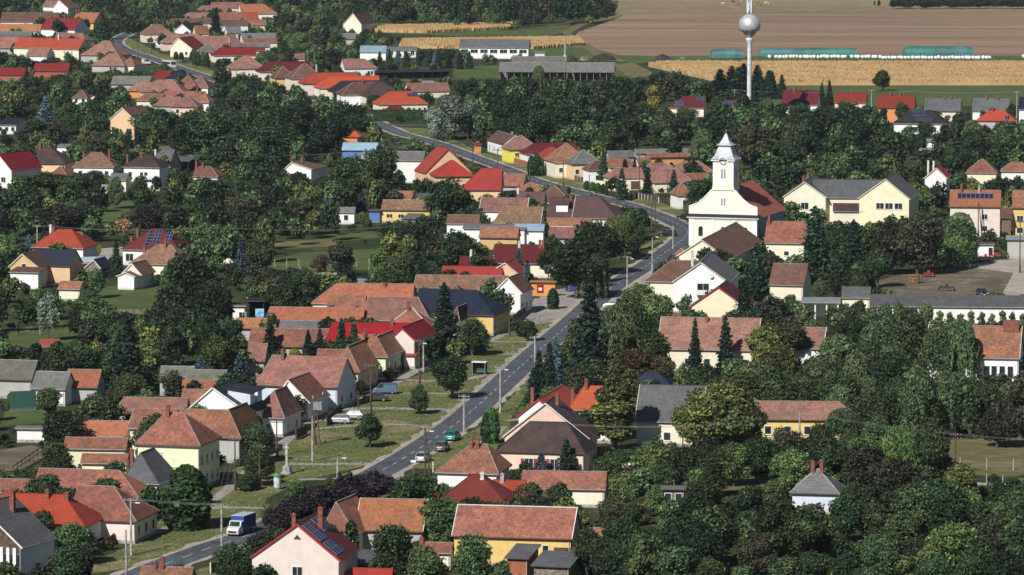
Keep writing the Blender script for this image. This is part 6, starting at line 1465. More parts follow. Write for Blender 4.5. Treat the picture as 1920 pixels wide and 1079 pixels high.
wire([U(-60, 270, 8)] + tp((319, 320), (357, 318), (765, 342)), 'power line running behind the two storey white house')
wire(tp((1499, 850), (1791, 892)) + [U(1980, 822, 9)], 'power line towards the dry plot at the right edge', .6)
wire(tp((797, 912), (1046, 880), (1280, 892), (1499, 850)), 'power line passing in front of the pink house', .6)
wire(tp((246, 1042), (416, 1050), (441, 921), (519, 857), (590, 834), (695, 776), (786, 722), (955, 632), (1028, 552), (1176, 540)), 'power line following the left row of houses', .6)
wire(tp((797, 912), (870, 810), (938, 774), (1003, 688)), 'cable hanging over the main road', 1.2, (0,), .02)
wire(tp((1377, 200), (1634, 226), (1906, 232)), 'power line below the maize at the upper right', .6)
wire(tp((1157, 404), (1199, 360), (1056, 352), (993, 345), (933, 330), (886, 310)), 'power line along the upper street', .6)
wire(tp((1834, 446), (1912, 512)), 'wires to the grey metal shed', .6, (-.3, .3))
# concrete mast by the cattle sheds
Pm = U(1059.5, 134, 0); mm = MB(); mm.tube([(0, 0, 0), (0, 0, 13.5)], [.55, .35], 10); mm.box(-.5, .5, -.5, .5, 9, 9.5)
mast = empty('concrete_mast', Pm, 'thick banded concrete mast between the grey cattle sheds', 'mast'); mm.obj('shaft', 'conc', mast)
MB().lathe([(.56, 4), (.56, 6.2)], 12).obj('white_band', 'frame_white', mast)

# ------------------------------------------------------------------ vehicles
def paint(name, col): 
    m, t, n, l, b = nodes(name); b.inputs['Base Color'].default_value = c4(col); b.inputs['Roughness'].default_value = .28; b.inputs['Metallic'].default_value = .25; b.inputs['Coat Weight'].default_value = .6; MAT[name] = m
for k, v in {'car_silver': (.5, .52, .54), 'car_white': (.75, .75, .74), 'car_black': (.018, .019, .022), 'car_blue': (.03, .07, .3), 'car_teal': (.0, .28, .24), 'car_grey': (.1, .1, .11), 'car_steelblue': (.12, .19, .3), 'truck_blue': (.03, .09, .34), 'car_brown': (.07, .055, .05)}.items(): paint(k, v)
plain('headlamp', (.75, .75, .72), .2, 0, .02); plain('taillamp', (.35, .01, .01), .3)
CARP = {'hatch': (4.1, 1.72, 1.47, [(-2.05, .28), (2.05, .28), (2.05, .62), (1.85, .82), (.95, .98), (-1.85, 1.0), (-2.05, .75)], [(-1.85, 1.0), (.95, .98), (.3, 1.45), (-1.45, 1.47)]),
        'sedan': (4.5, 1.76, 1.42, [(-2.25, .28), (2.25, .28), (2.25, .6), (2.0, .8), (.95, .93), (-1.3, .97), (-2.15, .92), (-2.25, .7)], [(-1.45, .965), (.95, .93), (.25, 1.4), (-.85, 1.42)]),
        'estate': (4.6, 1.8, 1.55, [(-2.3, .28), (2.3, .28), (2.3, .66), (2.0, .86), (1.1, .99), (-2.15, 1.02), (-2.3, .8)], [(-2.12, 1.02), (1.1, .99), (.4, 1.52), (-1.85, 1.55)]),
        'van': (5.0, 1.95, 2.1, [(-2.5, .3), (2.5, .3), (2.5, .85), (2.2, 1.12), (1.75, 1.22), (-2.5, 1.25)], [(-2.48, 1.25), (1.75, 1.22), (1.05, 2.05), (-2.4, 2.1)])}
def car(px, py, yaw, kind, col, label, sc=1.0):
    Lc, Wd, H, low, up = CARP[kind]; P = U(px, py, .06)
    e = empty('car' if kind != 'van' else 'van', P, label, 'car' if kind != 'van' else 'van', yaw, 'vehicles standing along the main road')
    e.scale = (sc, sc, sc); hw = Wd / 2
    b_ = MB(); b_.prism(low, 'y', -hw, hw)
    bd = b_.obj('body', col, e); md = bd.modifiers.new('b', 'BEVEL'); md.width = .07; md.segments = 2; md.limit_method = 'ANGLE'
    gl = MB(); n = len(up); i = len(gl.v); ins = .2
    topz = max(p[1] for p in up); yf = lambda z: hw - .04 - ins * (z - up[0][1]) / (topz - up[0][1])
    L1 = [(p[0], -yf(p[1]), p[1]) for p in up]; L2 = [(p[0], yf(p[1]), p[1]) for p in up]
    gl.v += L1 + L2; gl.f.append(tuple(range(n))); gl.f.append(tuple(reversed(range(n, 2 * n)))); gl.uv += [None] * (2 + n)
    for k in range(n): gl.f.append((k, n + k, n + (k + 1) % n, (k + 1) % n))
    gl.obj('windows', 'glass', e)
    rf = MB(); a, c_ = up[2], up[3]; y1, y2 = yf(a[1]), yf(c_[1])
    rf.v += [(a[0] - .05, -y1, a[1] + .012), (a[0] - .05, y1, a[1] + .012), (c_[0] + .03, y2, c_[1] + .012), (c_[0] + .03, -y2, c_[1] + .012), (a[0] - .05, -y1, a[1] + .05), (a[0] - .05, y1, a[1] + .05), (c_[0] + .03, y2, c_[1] + .06), (c_[0] + .03, -y2, c_[1] + .06)]
    for f in ((0, 3, 2, 1), (4, 5, 6, 7), (0, 1, 5, 4), (1, 2, 6, 5), (2, 3, 7, 6), (3, 0, 4, 7)): rf.f.append(f); rf.uv.append(None)
    # pillars
    for s_ in (-1, 1):
        for q in ((up[1], up[2]), (up[0], up[3]), (((up[0][0] * .45 + up[1][0] * .55), up[0][1]), ((up[2][0] * .5 + up[3][0] * .5), up[3][1]))):
            bar(rf, (q[0][0], s_ * (yf(q[0][1]) + .012), q[0][1]), (q[1][0], s_ * (yf(q[1][1]) + .012), q[1][1]), .035, .03, .03)
    rf.obj('roof', col, e)
    if kind == 'van': MB().box(-2.4, .3, -hw - .01, -hw + .1, 1.2, 1.98).box(-2.4, .3, hw - .1, hw + .01, 1.2, 1.98).obj('side_panel', col, e)
    for sx in (-Lc * .31, Lc * .31):
        for s_ in (-1, 1):
            w_ = MB(); rr = .31 if kind != 'van' else .34; w_.lathe([(rr - .06, -.1), (rr, -.07), (rr, .07), (rr - .06, .1)], 16)
            w_.v = [(p[0] + sx, p[2] + s_ * (hw - .06), p[1] + rr) for p in w_.v]; wo = w_.obj('wheel', 'rubber', e)
            q = MB(); q.lathe([(.2, -.115), (.2, .115)], 12); q.v = [(p[0] + sx, p[2] + s_ * (hw - .06), p[1] + rr) for p in q.v]; q.obj('rim', 'steel', wo)
    for s_ in (-1, 1):
        y0, y1 = sorted((s_ * (hw - .42), s_ * (hw - .1)))
        MB().box(Lc / 2 - .12, Lc / 2 + .015, y0, y1, .52, .68).obj('headlight', 'headlamp', e); MB().box(-Lc / 2 - .015, -Lc / 2 + .08, y0, y1, .62, .82).obj('tail_light', 'taillamp', e)
    MB().box(Lc / 2 + .001, Lc / 2 + .03, -.26, .26, .34, .45).box(-Lc / 2 - .03, -Lc / 2 - .001, -.26, .26, .42, .54).obj('number_plate', 'frame_white', e)
    MARKS.append((px, py, label, 4)); CLEAR.append((px - 24, py - 16, px + 24, py + 4, py))
    return e
car(634, 794, R(172), 'hatch', 'car_silver', 'silver hatchback nearer to the viewer on the pale drive'); car(660, 786, R(170), 'hatch', 'car_silver', 'silver car partly hidden behind the nearer silver hatchback')
car(704, 752, R(180), 'sedan', 'car_brown', 'dark brown sedan parked below the blue silver van'); car(722, 738, R(178), 'van', 'car_steelblue', 'blue silver people carrier beside the house row', .84)
car(893, 660, R(168), 'hatch', 'car_blue', 'dark blue car in the shade of the big kerb tree'); car(794, 865, R(78), 'hatch', 'car_silver', 'light blue grey hatchback on the gravel nearest the roadside poles')
car(829, 845, R(78), 'hatch', 'car_grey', 'dark grey car with light rear on the gravel strip'); car(849, 825, R(76), 'hatch', 'car_teal', 'teal green car farthest along the gravel strip')
car(274, 121, R(-62), 'van', 'car_white', 'white van on the upper left street'); car(741, 270, R(-70), 'van', 'car_black', 'black van driving on the road near the green sign', .85)
car(1251, 443, R(176), 'estate', 'car_black', 'black estate car parked across the grass wedge'); car(1283, 411, R(180), 'hatch', 'car_black', 'black car at the hedge left of the church')
car(1078, 546, R(178), 'hatch', 'car_blue', 'bright blue car in front of the orange kiosk'); car(1150, 578, R(170), 'hatch', 'car_white', 'white car half hidden behind the willow at the roadside')
car(1841, 554, R(-82), 'sedan', 'car_black', 'black car on the gravel yard behind the workshop'); car(346, 119, R(180), 'hatch', 'car_black', 'black car beside the white coach')
car(346, 478, R(178), 'van', 'car_white', 'white van beside the crimson house with solar rows', .8)
# delivery truck
Pk = U(452, 1001, .06); tkr = empty('delivery_truck', Pk, 'white delivery truck with blue box body driving on the road', 'truck', R(-112))
tkr.scale = (.9, .9, .9)
b_ = MB(); b_.prism([(1.35, .35), (3.15, .35), (3.15, .95), (2.95, 1.25), (2.35, 1.5), (1.95, 2.25), (1.35, 2.32)], 'y', -1.02, 1.02); cb = b_.obj('cab', 'car_white', tkr); md = cb.modifiers.new('b', 'BEVEL'); md.width = .09; md.segments = 2; md.limit_method = 'ANGLE'
ws_ = MB(); ws_.poly([(2.40, -.86, 1.52), (2.40, .86, 1.52), (2.03, .8, 2.18), (2.03, -.8, 2.18)]); ws_.poly([(2.43, -.86, 1.53), (2.43, .86, 1.53), (2.06, .8, 2.19), (2.06, -.8, 2.19)]); ws_.obj('windscreen', 'glass', cb)
MB().box(1.5, 1.98, -1.035, -1.022, 1.45, 2.05).box(1.5, 1.98, 1.022, 1.035, 1.45, 2.05).obj('side_window', 'glass', cb)
MB().box(3.151, 3.2, -.7, .7, .55, .85).obj('grille', 'rubber', cb)
for s_ in (-1, 1): MB().box(2.98, 3.17, *sorted((s_ * .62, s_ * .96)), .88, 1.12).obj('headlight', 'headlamp', tkr); MB().box(1.95, 2.1, *sorted((s_ * 1.04, s_ * 1.28)), 1.35, 1.7).obj('mirror', 'rubber', tkr)
MB().box(-3.1, 1.25, -1.1, 1.1, .75, 2.95).obj('box_body', 'truck_blue', tkr); MB().box(-3.13, 1.28, -1.13, 1.13, 2.952, 3.0).obj('box_roof', 'car_white', tkr); MB().box(-3.05, 1.3, -.5, .5, .45, .74).obj('chassis', 'rubber', tkr)
for sx in (-1.9, 2.35):
    for s_ in (-1, 1):
        w_ = MB(); w_.lathe([(.3, -.13), (.36, -.1), (.36, .1), (.3, .13)], 16); w_.v = [(p[0] + sx, p[2] + s_ * .92, p[1] + .36) for p in w_.v]; wo = w_.obj('wheel', 'rubber', tkr)
        q = MB(); q.lathe([(.19, -.14), (.19, .14)], 12); q.v = [(p[0] + sx, p[2] + s_ * .92, p[1] + .36) for p in q.v]; q.obj('rim', 'steel', wo)
CLEAR.append((412, 945, 505, 1015, 1003)); MARKS.append((452, 1003, 'blue delivery truck', 4))
# white coach
Pb = U(317, 128, .06); bus = empty('coach', Pb, 'white coach with blue lower side on the upper left street', 'bus', R(-62))
bb = MB(); bb.prism([(-4.4, .4), (4.4, .4), (4.4, 1.3), (4.1, 2.9), (3.8, 3.05), (-4.3, 3.05), (-4.4, 2.8)], 'y', -1.22, 1.22); bo = bb.obj('body', 'car_white', bus); md = bo.modifiers.new('b', 'BEVEL'); md.width = .1; md.segments = 2; md.limit_method = 'ANGLE'
MB().box(-4.2, 3.9, -1.235, -1.222, 1.65, 2.5).box(-4.2, 3.9, 1.222, 1.235, 1.65, 2.5).obj('side_windows', 'glass', bo)
ws_ = MB(); ws_.poly([(4.39, -1.05, 1.5), (4.39, 1.05, 1.5), (4.14, 1.0, 2.75), (4.14, -1, 2.75)]); ws_.obj('windscreen', 'glass', bo); MB().box(-4.3, 4.2, -1.232, -1.223, .5, .95).box(-4.3, 4.2, 1.223, 1.232, .5, .95).obj('blue_stripe', 'truck_blue', bo)
for sx in (-2.7, 2.9):
    for s_ in (-1, 1):
        w_ = MB(); w_.lathe([(.4, -.14), (.46, -.1), (.46, .1), (.4, .14)], 16); w_.v = [(p[0] + sx, p[2] + s_ * 1.12, p[1] + .46) for p in w_.v]; w_.obj('wheel', 'rubber', bus)
MARKS.append((317, 128, 'white coach', 8))

# ------------------------------------------------------------------ street things
Ps = U(538, 889, 0); st = empty('stone_column', Ps, 'pale stone wayside column with a figure on top standing on the green', 'monument', R(-14))
MB().box(-.75, .75, -.75, .75, 0, .35).box(-.55, .55, -.55, .55, .36, 1.1).box(-.42, .42, -.42, .42, 1.11, 1.3).obj('pedestal', 'conc', st)
plain('palestone', (.5, .47, .41), .9, 0, .25, 3)
MB().lathe([(.26, 1.31), (.22, 1.6), (.2, 2.9), (.3, 3.0), (.34, 3.2)], 14).obj('shaft', 'palestone', st)
fg = MB(); fg.lathe([(.26, 3.21), (.24, 3.5), (.2, 3.9), (.24, 4.15), (.12, 4.3), (.07, 4.36)], 12); fg.lathe([(.03, 4.34), (.12, 4.42), (.13, 4.52), (.08, 4.62), (.01, 4.66)], 10)
fg.tube([(.2, 0, 4.15), (.32, -.1, 3.9), (.12, -.25, 3.85)], [.07, .06, .05], 6); fg.tube([(-.2, 0, 4.15), (-.32, -.1, 3.9), (-.1, -.25, 3.95)], [.07, .06, .05], 6); fg.obj('statue', 'palestone', st)
CLEAR.append((530, 838, 548, 890, 892))
Pa = U(520, 918, 0); ac = empty('poster_column', Pa, 'round green poster column with a domed top beside the hedge', 'poster column', R(-10)); plain('signgreen', (.06, .24, .08), .5); 
MB().lathe([(.55, 0), (.55, 2.0)], 20).obj('drum', 'car_silver', ac); MB().lathe([(.68, 2.001), (.68, 2.12), (.5, 2.35), (.1, 2.5)], 20).obj('dome', 'signgreen', ac); MB().lathe([(.57, 0), (.57, .3)], 20).obj('foot_band', 'signgreen', ac)
m, t, n, l, b = nodes('poster'); tcx = t.nodes.new('ShaderNodeTexCoord'); vo = N(t, 'TexVoronoi', Scale=2.2); l.new(tcx.outputs['Object'], vo.inputs['Vector']); hs = N(t, 'HueSaturation', Saturation=.5); l.new(vo.outputs['Color'], hs.inputs['Color']); l.new(mixc(t, .6, hs.outputs[0], (.45, .6, .6)), b.inputs['Base Color']); MAT['poster'] = m
for a0, a1, z0, z1 in ((-2.5, -1.7, 1.1, 1.85), (-1.6, -.9, .9, 1.7), (-2.2, -1.5, .4, .95)):
    q = MB()
    for k in range(5):
        aa, ab_ = a0 + (a1 - a0) * k / 5, a0 + (a1 - a0) * (k + 1) / 5; q.poly([(.562 * math.cos(aa), .562 * math.sin(aa), z0), (.562 * math.cos(ab_), .562 * math.sin(ab_), z0), (.562 * math.cos(ab_), .562 * math.sin(ab_), z1), (.562 * math.cos(aa), .562 * math.sin(aa), z1)])
    q.obj('poster', 'poster', ac, fix=False)
CLEAR.append((510, 888, 532, 918, 920))
Psh = U(899, 703, 0); bs = empty('bus_shelter', Psh, 'bus shelter with pale roof and greenish walls near the big kerb tree', 'bus shelter', R(-14))
MB().box(-1.35, 1.35, -.7, .8, 2.25, 2.4).obj('roof', 'frame_white', bs); MB().box(-1.2, 1.2, .68, .74, .15, 2.24).box(-1.25, -1.19, -.5, .67, .15, 2.24).box(1.19, 1.25, -.5, .67, .15, 2.24).obj('wall', 'greenwall', bs)
for sx in (-1.15, 1.15): MB().box(sx - .04, sx + .04, -.62, -.54, 0, 2.24).obj('post', 'steel', bs)
MB().box(-1, 1, .35, .64, .42, .47).box(-.9, -.82, .4, .6, 0, .419).box(.82, .9, .4, .6, 0, .419).obj('bench', 'woodgrey', bs)
CLEAR.append((886, 672, 915, 704, 706)); CLEAR.append((1835, 610, 1920, 705, 706))
def sign(px, py, h, w_, hh, col, label, name='road_sign', rnd_=False):
    P = U(px, py, 0); e = empty(name, P, label, 'sign', R(-10)); MB().tube([(0, 0, 0), (0, 0, h)], .035, 6).obj('post', 'steel', e)
    if rnd_: q = MB(); disc(q, 0, -.05, h - .3, 0, w_ / 2, 20, .03); q.obj('plate', col, e, fix=False)
    else: MB().box(-w_ / 2, w_ / 2, -.08, -.04, h - hh, h).obj('plate', col, e)
plain('signblue', (.02, .16, .5), .5)
sign(962, 664, 1.7, .5, .45, 'signgreen', 'small green marker on a post in the grass by the road'); sign(767, 272, 2.6, .9, .55, 'signgreen', 'small green sign on a pale post at the junction'); sign(775, 890, 2.2, .8, .35, 'frame_white', 'white plate sign on the right verge of the road')
sign(1846, 442, 3.2, .9, .9, 'signblue', 'round blue traffic sign before the two storey house', rnd_=True); sign(812, 898, 2.6, .12, 1.6, 'frame_white', 'slim white marker post on the right verge')
# kiosk
T(720, 470, 5.138); bld('orange flat roofed kiosk with a red notice beside the forecourt', 1400, 1660, 302, 290, 'orange_wall', 'oranget', e=3, a=12, flat=True, name='kiosk', cat='kiosk')
w_ = LAST; k_ = MB().box(w_.W * .27, w_.W * .52, w_.y0 - .08, w_.y0 - .003, .7, 2.4).xf(w_.M).obj('notice_board', 'taillamp', w_.root); MB().box(w_.W * .33, w_.W * .46, w_.y0 - .11, w_.y0 - .083, 1.2, 1.8).xf(w_.M).obj('notice', 'frame_white', k_)
# satellite dish, balcony
w_ = wsat; dd = MB(); dd.lathe([(.02, 0), (.25, .04), (.45, .14)], 16); dd.v = [(p[0] + w_.W * .68, -.35 - p[2] + .22, p[1] + 7.7) for p in dd.v]; dd.xf(w_.M).obj('satellite_dish', 'frame_white', w_.root)
MB().box(w_.W * .42, w_.W * .66, -.9, .18, 3.9, 4.05).box(w_.W * .42, w_.W * .66, -.9, -.85, 4.051, 4.9).xf(w_.M).obj('balcony', 'frame_white', w_.root)
w_ = bal_w; MB().box(w_.W * .35, w_.W * .8, w_.y0 - 1.0, w_.y0 - .01, 3.0, 3.15).box(w_.W * .35, w_.W * .8, w_.y0 - 1.0, w_.y0 - .95, 3.151, 4.0).xf(w_.M).obj('balcony', 'frame_white', w_.root)
# colourful picture standing in the open shed
Pq = U(487, 600, 0); m, t, n, l, b = nodes('mural'); tcx = t.nodes.new('ShaderNodeTexCoord'); nz = N(t, 'TexNoise', Scale=1.1, Detail=2); l.new(tcx.outputs['Object'], nz.inputs['Vector'])
se_ = N(t, 'SeparateXYZ'); l.new(tcx.outputs['Object'], se_.inputs[0]); c = mixc(t, ramp(t, nz.outputs['Fac'], .42, .6), (.05, .35, .75), (.35, .6, .75)); c = mixc(t, ramp(t, se_.outputs[2], 0.1, 1.1, .9, 0), c, (.45, .03, .12)); l.new(c, b.inputs['Base Color']); MAT['mural'] = m
mu = MB().box(-.85, .85, -.06, 0, .3, 2.2).obj('painted_panel', 'mural'); mu.location = Pq; tag(mu, 'blue and crimson painted panel standing in the open black shed', 'panel'); MB().box(-.9, .9, .001, .06, 0, 2.25).obj('backing_frame', 'wood', mu)

# ------------------------------------------------------------------ fences and walls
def fence(name, label, pts, h, mat, kind='wall', step=2.4, th=.14, cat='fence', postmat=None):
    P = [U(x, y, 0) for x, y in pts]; o0 = P[0].copy(); e = empty(name, o0, label, cat)
    pan = MB(); np_ = 0
    for a, b_ in zip(P, P[1:]):
        d = (b_ - a); L_ = d.length; ang = math.atan2(d.y, d.x); Mx = Matrix.Translation(a - o0) @ Matrix.Rotation(ang, 4, 'Z')
        m_ = MB(); n_ = max(1, int(L_ / step))
        if kind == 'wall': m_.box(0, L_, -th / 2, th / 2, 0, h)
        elif kind == 'boards':
            k = 0.0
            while k < L_: m_.box(k, min(L_, k + .13), -.015, .015, .08, h); k += .17
            m_.box(0, L_, .016, .06, h * .25, h * .25 + .07).box(0, L_, .016, .06, h * .75, h * .75 + .07)
        elif kind == 'rail': m_.box(0, L_, -.03, .03, h * .5, h * .5 + .12).box(0, L_, -.03, .03, h - .15, h)
        elif kind == 'slab': m_.box(0, L_, -.04, .04, 0, h * .42)
        elif kind == 'wire': m_.box(0, L_, -.008, .008, h * .45, h * .45 + .016).box(0, L_, -.008, .008, h * .85, h * .85 + .016)
        m_.xf(Mx); i = len(pan.v); pan.v += m_.v; pan.f += [tuple(q + i for q in f) for f in m_.f]; pan.uv += m_.uv
        if kind != 'wall' or postmat:
            for k in range(n_ + 1):
                if np_ > 60: break
                np_ += 1; w2 = .07 if kind != 'wall' else .17
                q = MB().box(L_ * k / n_ - w2, L_ * k / n_ + w2, -w2 - .02, w2 + .02, 0, h * (1.35 if kind in ('slab', 'wire') else 1.08)); q.xf(Mx).obj('post', postmat or mat, e)
    pan.obj('panel' if kind != 'wall' else 'wall', mat, e)
fence('garden_fence', 'grey concrete posts with low slabs at the foot of the mown garden', [(563, 516), (600, 516), (640, 516), (692, 516)], 1.3, 'conc', 'slab', 2.4)
fence('garden_fence', 'row of pale concrete posts along the mown garden', [(515, 502), (560, 501), (620, 501), (692, 500)], 1.3, 'conc', 'wire', 2.4)
fence('garden_fence', 'row of white concrete posts below the sunny grass garden', [(185, 606), (235, 607), (300, 608)], 1.4, 'conc', 'wire', 2.6)
fence('picket_fence', 'grey picket fence at the foot of the sunny grass garden', [(205, 590), (245, 591), (303, 590)], 1.1, 'woodgrey', 'boards', 2.4)
fence('garden_fence', 'spread out pale posts in the rough grass at the left edge', [(0, 628), (35, 628), (75, 628)], 1.5, 'conc', 'wire', 2.8)
fence('garden_fence', 'grey concrete posts with slabs below the dry plot at the right edge', [(1820, 912), (1850, 914), (1880, 915), (1935, 917)], 1.5, 'conc', 'slab', 2.5)
fence('garden_fence', 'thin pale posts across the dry plot at the right edge', [(1800, 880), (1850, 881), (1900, 883)], 1.4, 'conc', 'wire', 4)
fence('garden_wall', 'long white garden wall in the middle of the left gardens', [(345, 494), (400, 494), (482, 495)], 1.1, 'white', cat='wall')
fence('garden_wall', 'pale blue sheet fence beside the peach house with the navy roof', [(134, 496), (178, 494), (205, 492)], 1.5, 'whiteblue', cat='fence')
fence('board_fence', 'green sheet fence on the far street', [(535, 186), (560, 190), (586, 196)], 1.3, 'greenwall', 'wall', postmat='frame_white', cat='fence')
fence('board_fence', 'pale blue picket fence on the far street', [(616, 202), (634, 206), (650, 210)], 1.5, 'whiteblue', 'boards', 2)
fence('pillar_fence', 'white wall with red brick pillars at the hedge corner', [(654, 213), (670, 217), (686, 222)], 1.1, 'white', 'wall', 2.2, postmat='chimbrick')
fence('brick_wall', 'red brick garden wall beside the bright yellow house', [(964, 307), (980, 311), (992, 315)], 1.6, 'brick', cat='wall')
fence('pillar_fence', 'fence with pale pillars before the cream and grey roofed houses', [(1020, 325), (1060, 334), (1100, 343)], 1.3, 'wood', 'boards', 2.4, postmat='palepink')
fence('garden_wall', 'yellow garden wall left of the maroon garage door', [(1117, 352), (1150, 356), (1180, 361)], 2.0, 'lemon', cat='wall')
fence('pillar_fence', 'dark fence with white pillars between spruces left of the church', [(1192, 372), (1215, 377), (1235, 381)], 1.5, 'wood', 'boards', 2.2, postmat='frame_white')
fence('board_fence', 'dark brown fence running towards the church', [(1250, 380), (1275, 390), (1292, 398)], 1.5, 'wood', 'boards', 2.2)
fence('garden_wall', 'low pink courtyard wall right of the pink house', [(1092, 884), (1120, 885), (1205, 887)], 1.5, 'palepink', cat='wall')
fence('garden_wall', 'grey concrete wall below the corner house with brown roof', [(1232, 586), (1268, 587)], 2.0, 'conc', cat='wall')
fence('rail_fence', 'long dark timber rail climbing beside the lower left gardens', [(25, 893), (70, 862), (116, 832)], 1.6, 'wood', 'rail', 3)
fence('iron_fence', 'dark iron fence with stone pillars at the lower edge beside the road', [(395, 1076), (425, 1070), (470, 1062)], 1.4, 'darksteel', 'boards', 2.6, postmat='trimcream')
fence('board_fence', 'dark wooden fence between the white gabled cottages', [(555, 826), (575, 815)], 1.7, 'wood', 'boards', 2.0)
fence('board_fence', 'dark fence between the white gable and the navy roofed house', [(963, 608), (985, 590)], 1.8, 'wood', 'boards', 2.0, postmat='conc')
fence('board_fence', 'dark gate and fence beside the blue shaded gable', [(612, 800), (640, 775)], 1.7, 'wood', 'boards', 2.0)
fence('board_fence', 'hedge side fence in front of the red roofed house at lower left', [(150, 1050), (190, 1035), (228, 1010)], 1.4, 'wood', 'boards', 2.2)
fence('sheet_fence', 'green sheet fence under trees at the left edge', [(19, 772), (68, 770)], 3.4, 'greenwall', cat='fence')
fence('sheet_wall', 'low red sheet wall in the rough grass at the left', [(74, 652), (112, 651)], 1.6, 'red_wall', cat='wall')
fence('garden_wall', 'brick wall behind the carport', [(1500, 596), (1565, 595)], 2.2, 'brick', cat='wall')
# ------------------------------------------------------------------ field things
plain('baleplastic', (.78, .8, .8), .35, 0, .04, 1.5); plain('tarp', (.045, .19, .15), .55, 0, .2, .12, .06); plain('tarp_blue', (.07, .18, .175), .6, 0, .2, .12, .06); plain('strawbale', (.42, .31, .15), .95, 0, .3, 1)
bm_ = MB(); bm_.lathe([(.02, -.62), (.55, -.62), (.68, -.5), (.7, 0), (.68, .5), (.55, .62), (.02, .62)], 16); bm_.v = [(p[0], p[2], p[1] + .68) for p in bm_.v]; bme = bm_.data('wrapped_bale', 'baleplastic', True)
xs_ = [1443 + 6.45 * k for k in range(34)] + [1660 + 6.3 * k for k in range(32)]; r3 = random.Random(3)
for k, x in enumerate(xs_):
    row2 = x > 1655; y = (111.3 if row2 else 109.6) + r3.uniform(-.3, .3)
    if x > 1858: y = 110.3
    if r3.random() < .06 and not row2: continue
    o = bpy.data.objects.new('wrapped_bale', bme); C.objects.link(o); o.location = U(x + r3.uniform(-1.2, 1.2), y, .08); o.rotation_euler = (0, 0, r3.uniform(-.5, .5)); o.scale = [r3.uniform(.95, 1.1)] * 3
    lb = 'white wrapped round bale in the right row before the second straw stack' if row2 else 'white wrapped round bale in the left row before the first long straw stack'
    tag(o, lb, 'bale', 'white wrapped bales, right row' if row2 else 'white wrapped bales, left row')
o = bpy.data.objects.new('wrapped_bale', bme); C.objects.link(o); o.location = U(1919, 108.5, .08); tag(o, 'single white wrapped bale at the right edge beside the field', 'bale')
def stack(x0, x1, yb, yt, mat, label, mats=None):
    P, W_ = frame_of(x0, x1, yb, 0, R(-2)); h = (yb - yt) / SC(yb) - .8; D_ = 9
    e = empty('straw_stack', P, label, 'straw stack', R(2)); MB().box(.8, W_ - .8, .5, D_ - .5, 0, h * .75).obj('bales', 'strawbale', e)
    n = max(4, int(W_ / 3)); prof_ = [(.0, .35), (.05, h * .5), (.6, h * .85), (2.2, h), (4.5, h * 1.08), (D_ - 2.2, h), (D_ - .6, h * .85), (D_, h * .5), (D_, .35)]; m_ = MB(); rr = random.Random(int(x0))
    secs = []
    for k in range(n + 1):
        x = W_ * k / n; f = 1 if 0 < k < n else .9; secs.append([(x + (1.2 if k == 0 else -1.2 if k == n else 0) * (z > .5) * (z / h) * .8, y + rr.uniform(-.05, .05), z * f + rr.uniform(-.12, .12)) for y, z in prof_])
    half = n if not mats else n // 2
    for part in ([(0, n, mat)] if not mats else [(0, n // 2, mats[0]), (n // 2, n, mats[1])]):
        q = MB()
        for k in range(part[0], part[1]):
            for j in range(len(prof_) - 1): q.poly([secs[k][j], secs[k + 1][j], secs[k + 1][j + 1], secs[k][j + 1]])
        if part[0] == 0: q.poly(secs[0][::-1])
        if part[1] == n: q.poly(secs[n])
        q.obj('tarpaulin', part[2], e)
stack(1332, 1398, 111.5, 90, 'tarp_blue', 'short straw stack under blue green tarpaulin left of the tower column'); stack(1423, 1611, 108, 89, 'tarp', 'long straw stack under two toned green tarpaulin right of the tower column', ('tarp_blue', 'tarp')); stack(1694, 1829, 108.6, 86, 'tarp', 'bright green tarpaulin straw stack farthest right', ('tarp', 'tarp_blue'))
def heap(x0, x1, yb, h, mat, label, name='heap', D_=None):
    P = U((x0 + x1) / 2, yb, 0); W_ = (x1 - x0) / SC(yb); D_ = D_ or W_ * .8; m_ = MB(); rs = random.Random(int(x0)); nr_, na = 7, 22; 
    for i in range(nr_ + 1):
        for j in range(na):
            a = 6.283 * j / na; f = 1 - i / nr_; m_.v.append((math.cos(a) * W_ / 2 * f * rs.uniform(.92, 1.05), math.sin(a) * D_ / 2 * f + D_ / 2, h * (1 - f ** 2.2) * rs.uniform(.85, 1.1) if i else 0))
    for i in range(nr_):
        for j in range(na): m_.f.append((i * na + j, i * na + (j + 1) % na, (i + 1) * na + (j + 1) % na, (i + 1) * na + j)); m_.uv.append(None)
    o = m_.obj(name, mat); o.location = P; tag(o, label, name.replace('_', ' '))
plain('manure', (.035, .028, .024), .95, 0, .4, 1.2, .2); plain('rubble', (.2, .16, .13), .95, 0, .4, 1, .2)
heap(1107, 1158, 114, 2.6, 'manure', 'large dark manure heap beyond the cattle sheds'); heap(1227, 1258, 112, 2, 'manure', 'small dark manure heap left of the maize'); heap(1060, 1083, 116, 2.4, 'manure', 'dark heap right of the concrete mast'); heap(1084, 1106, 114, 1.6, 'rubble', 'low brown rubble heap between two dark heaps'); heap(1236, 1274, 158, 2.6, 'baleplastic', 'white plastic covered heap below the maize corner', 'covered_heap'); heap(1272, 1288, 112, 1.0, 'tarp_blue', 'small green covered pile between heap and stacks', 'covered_heap')
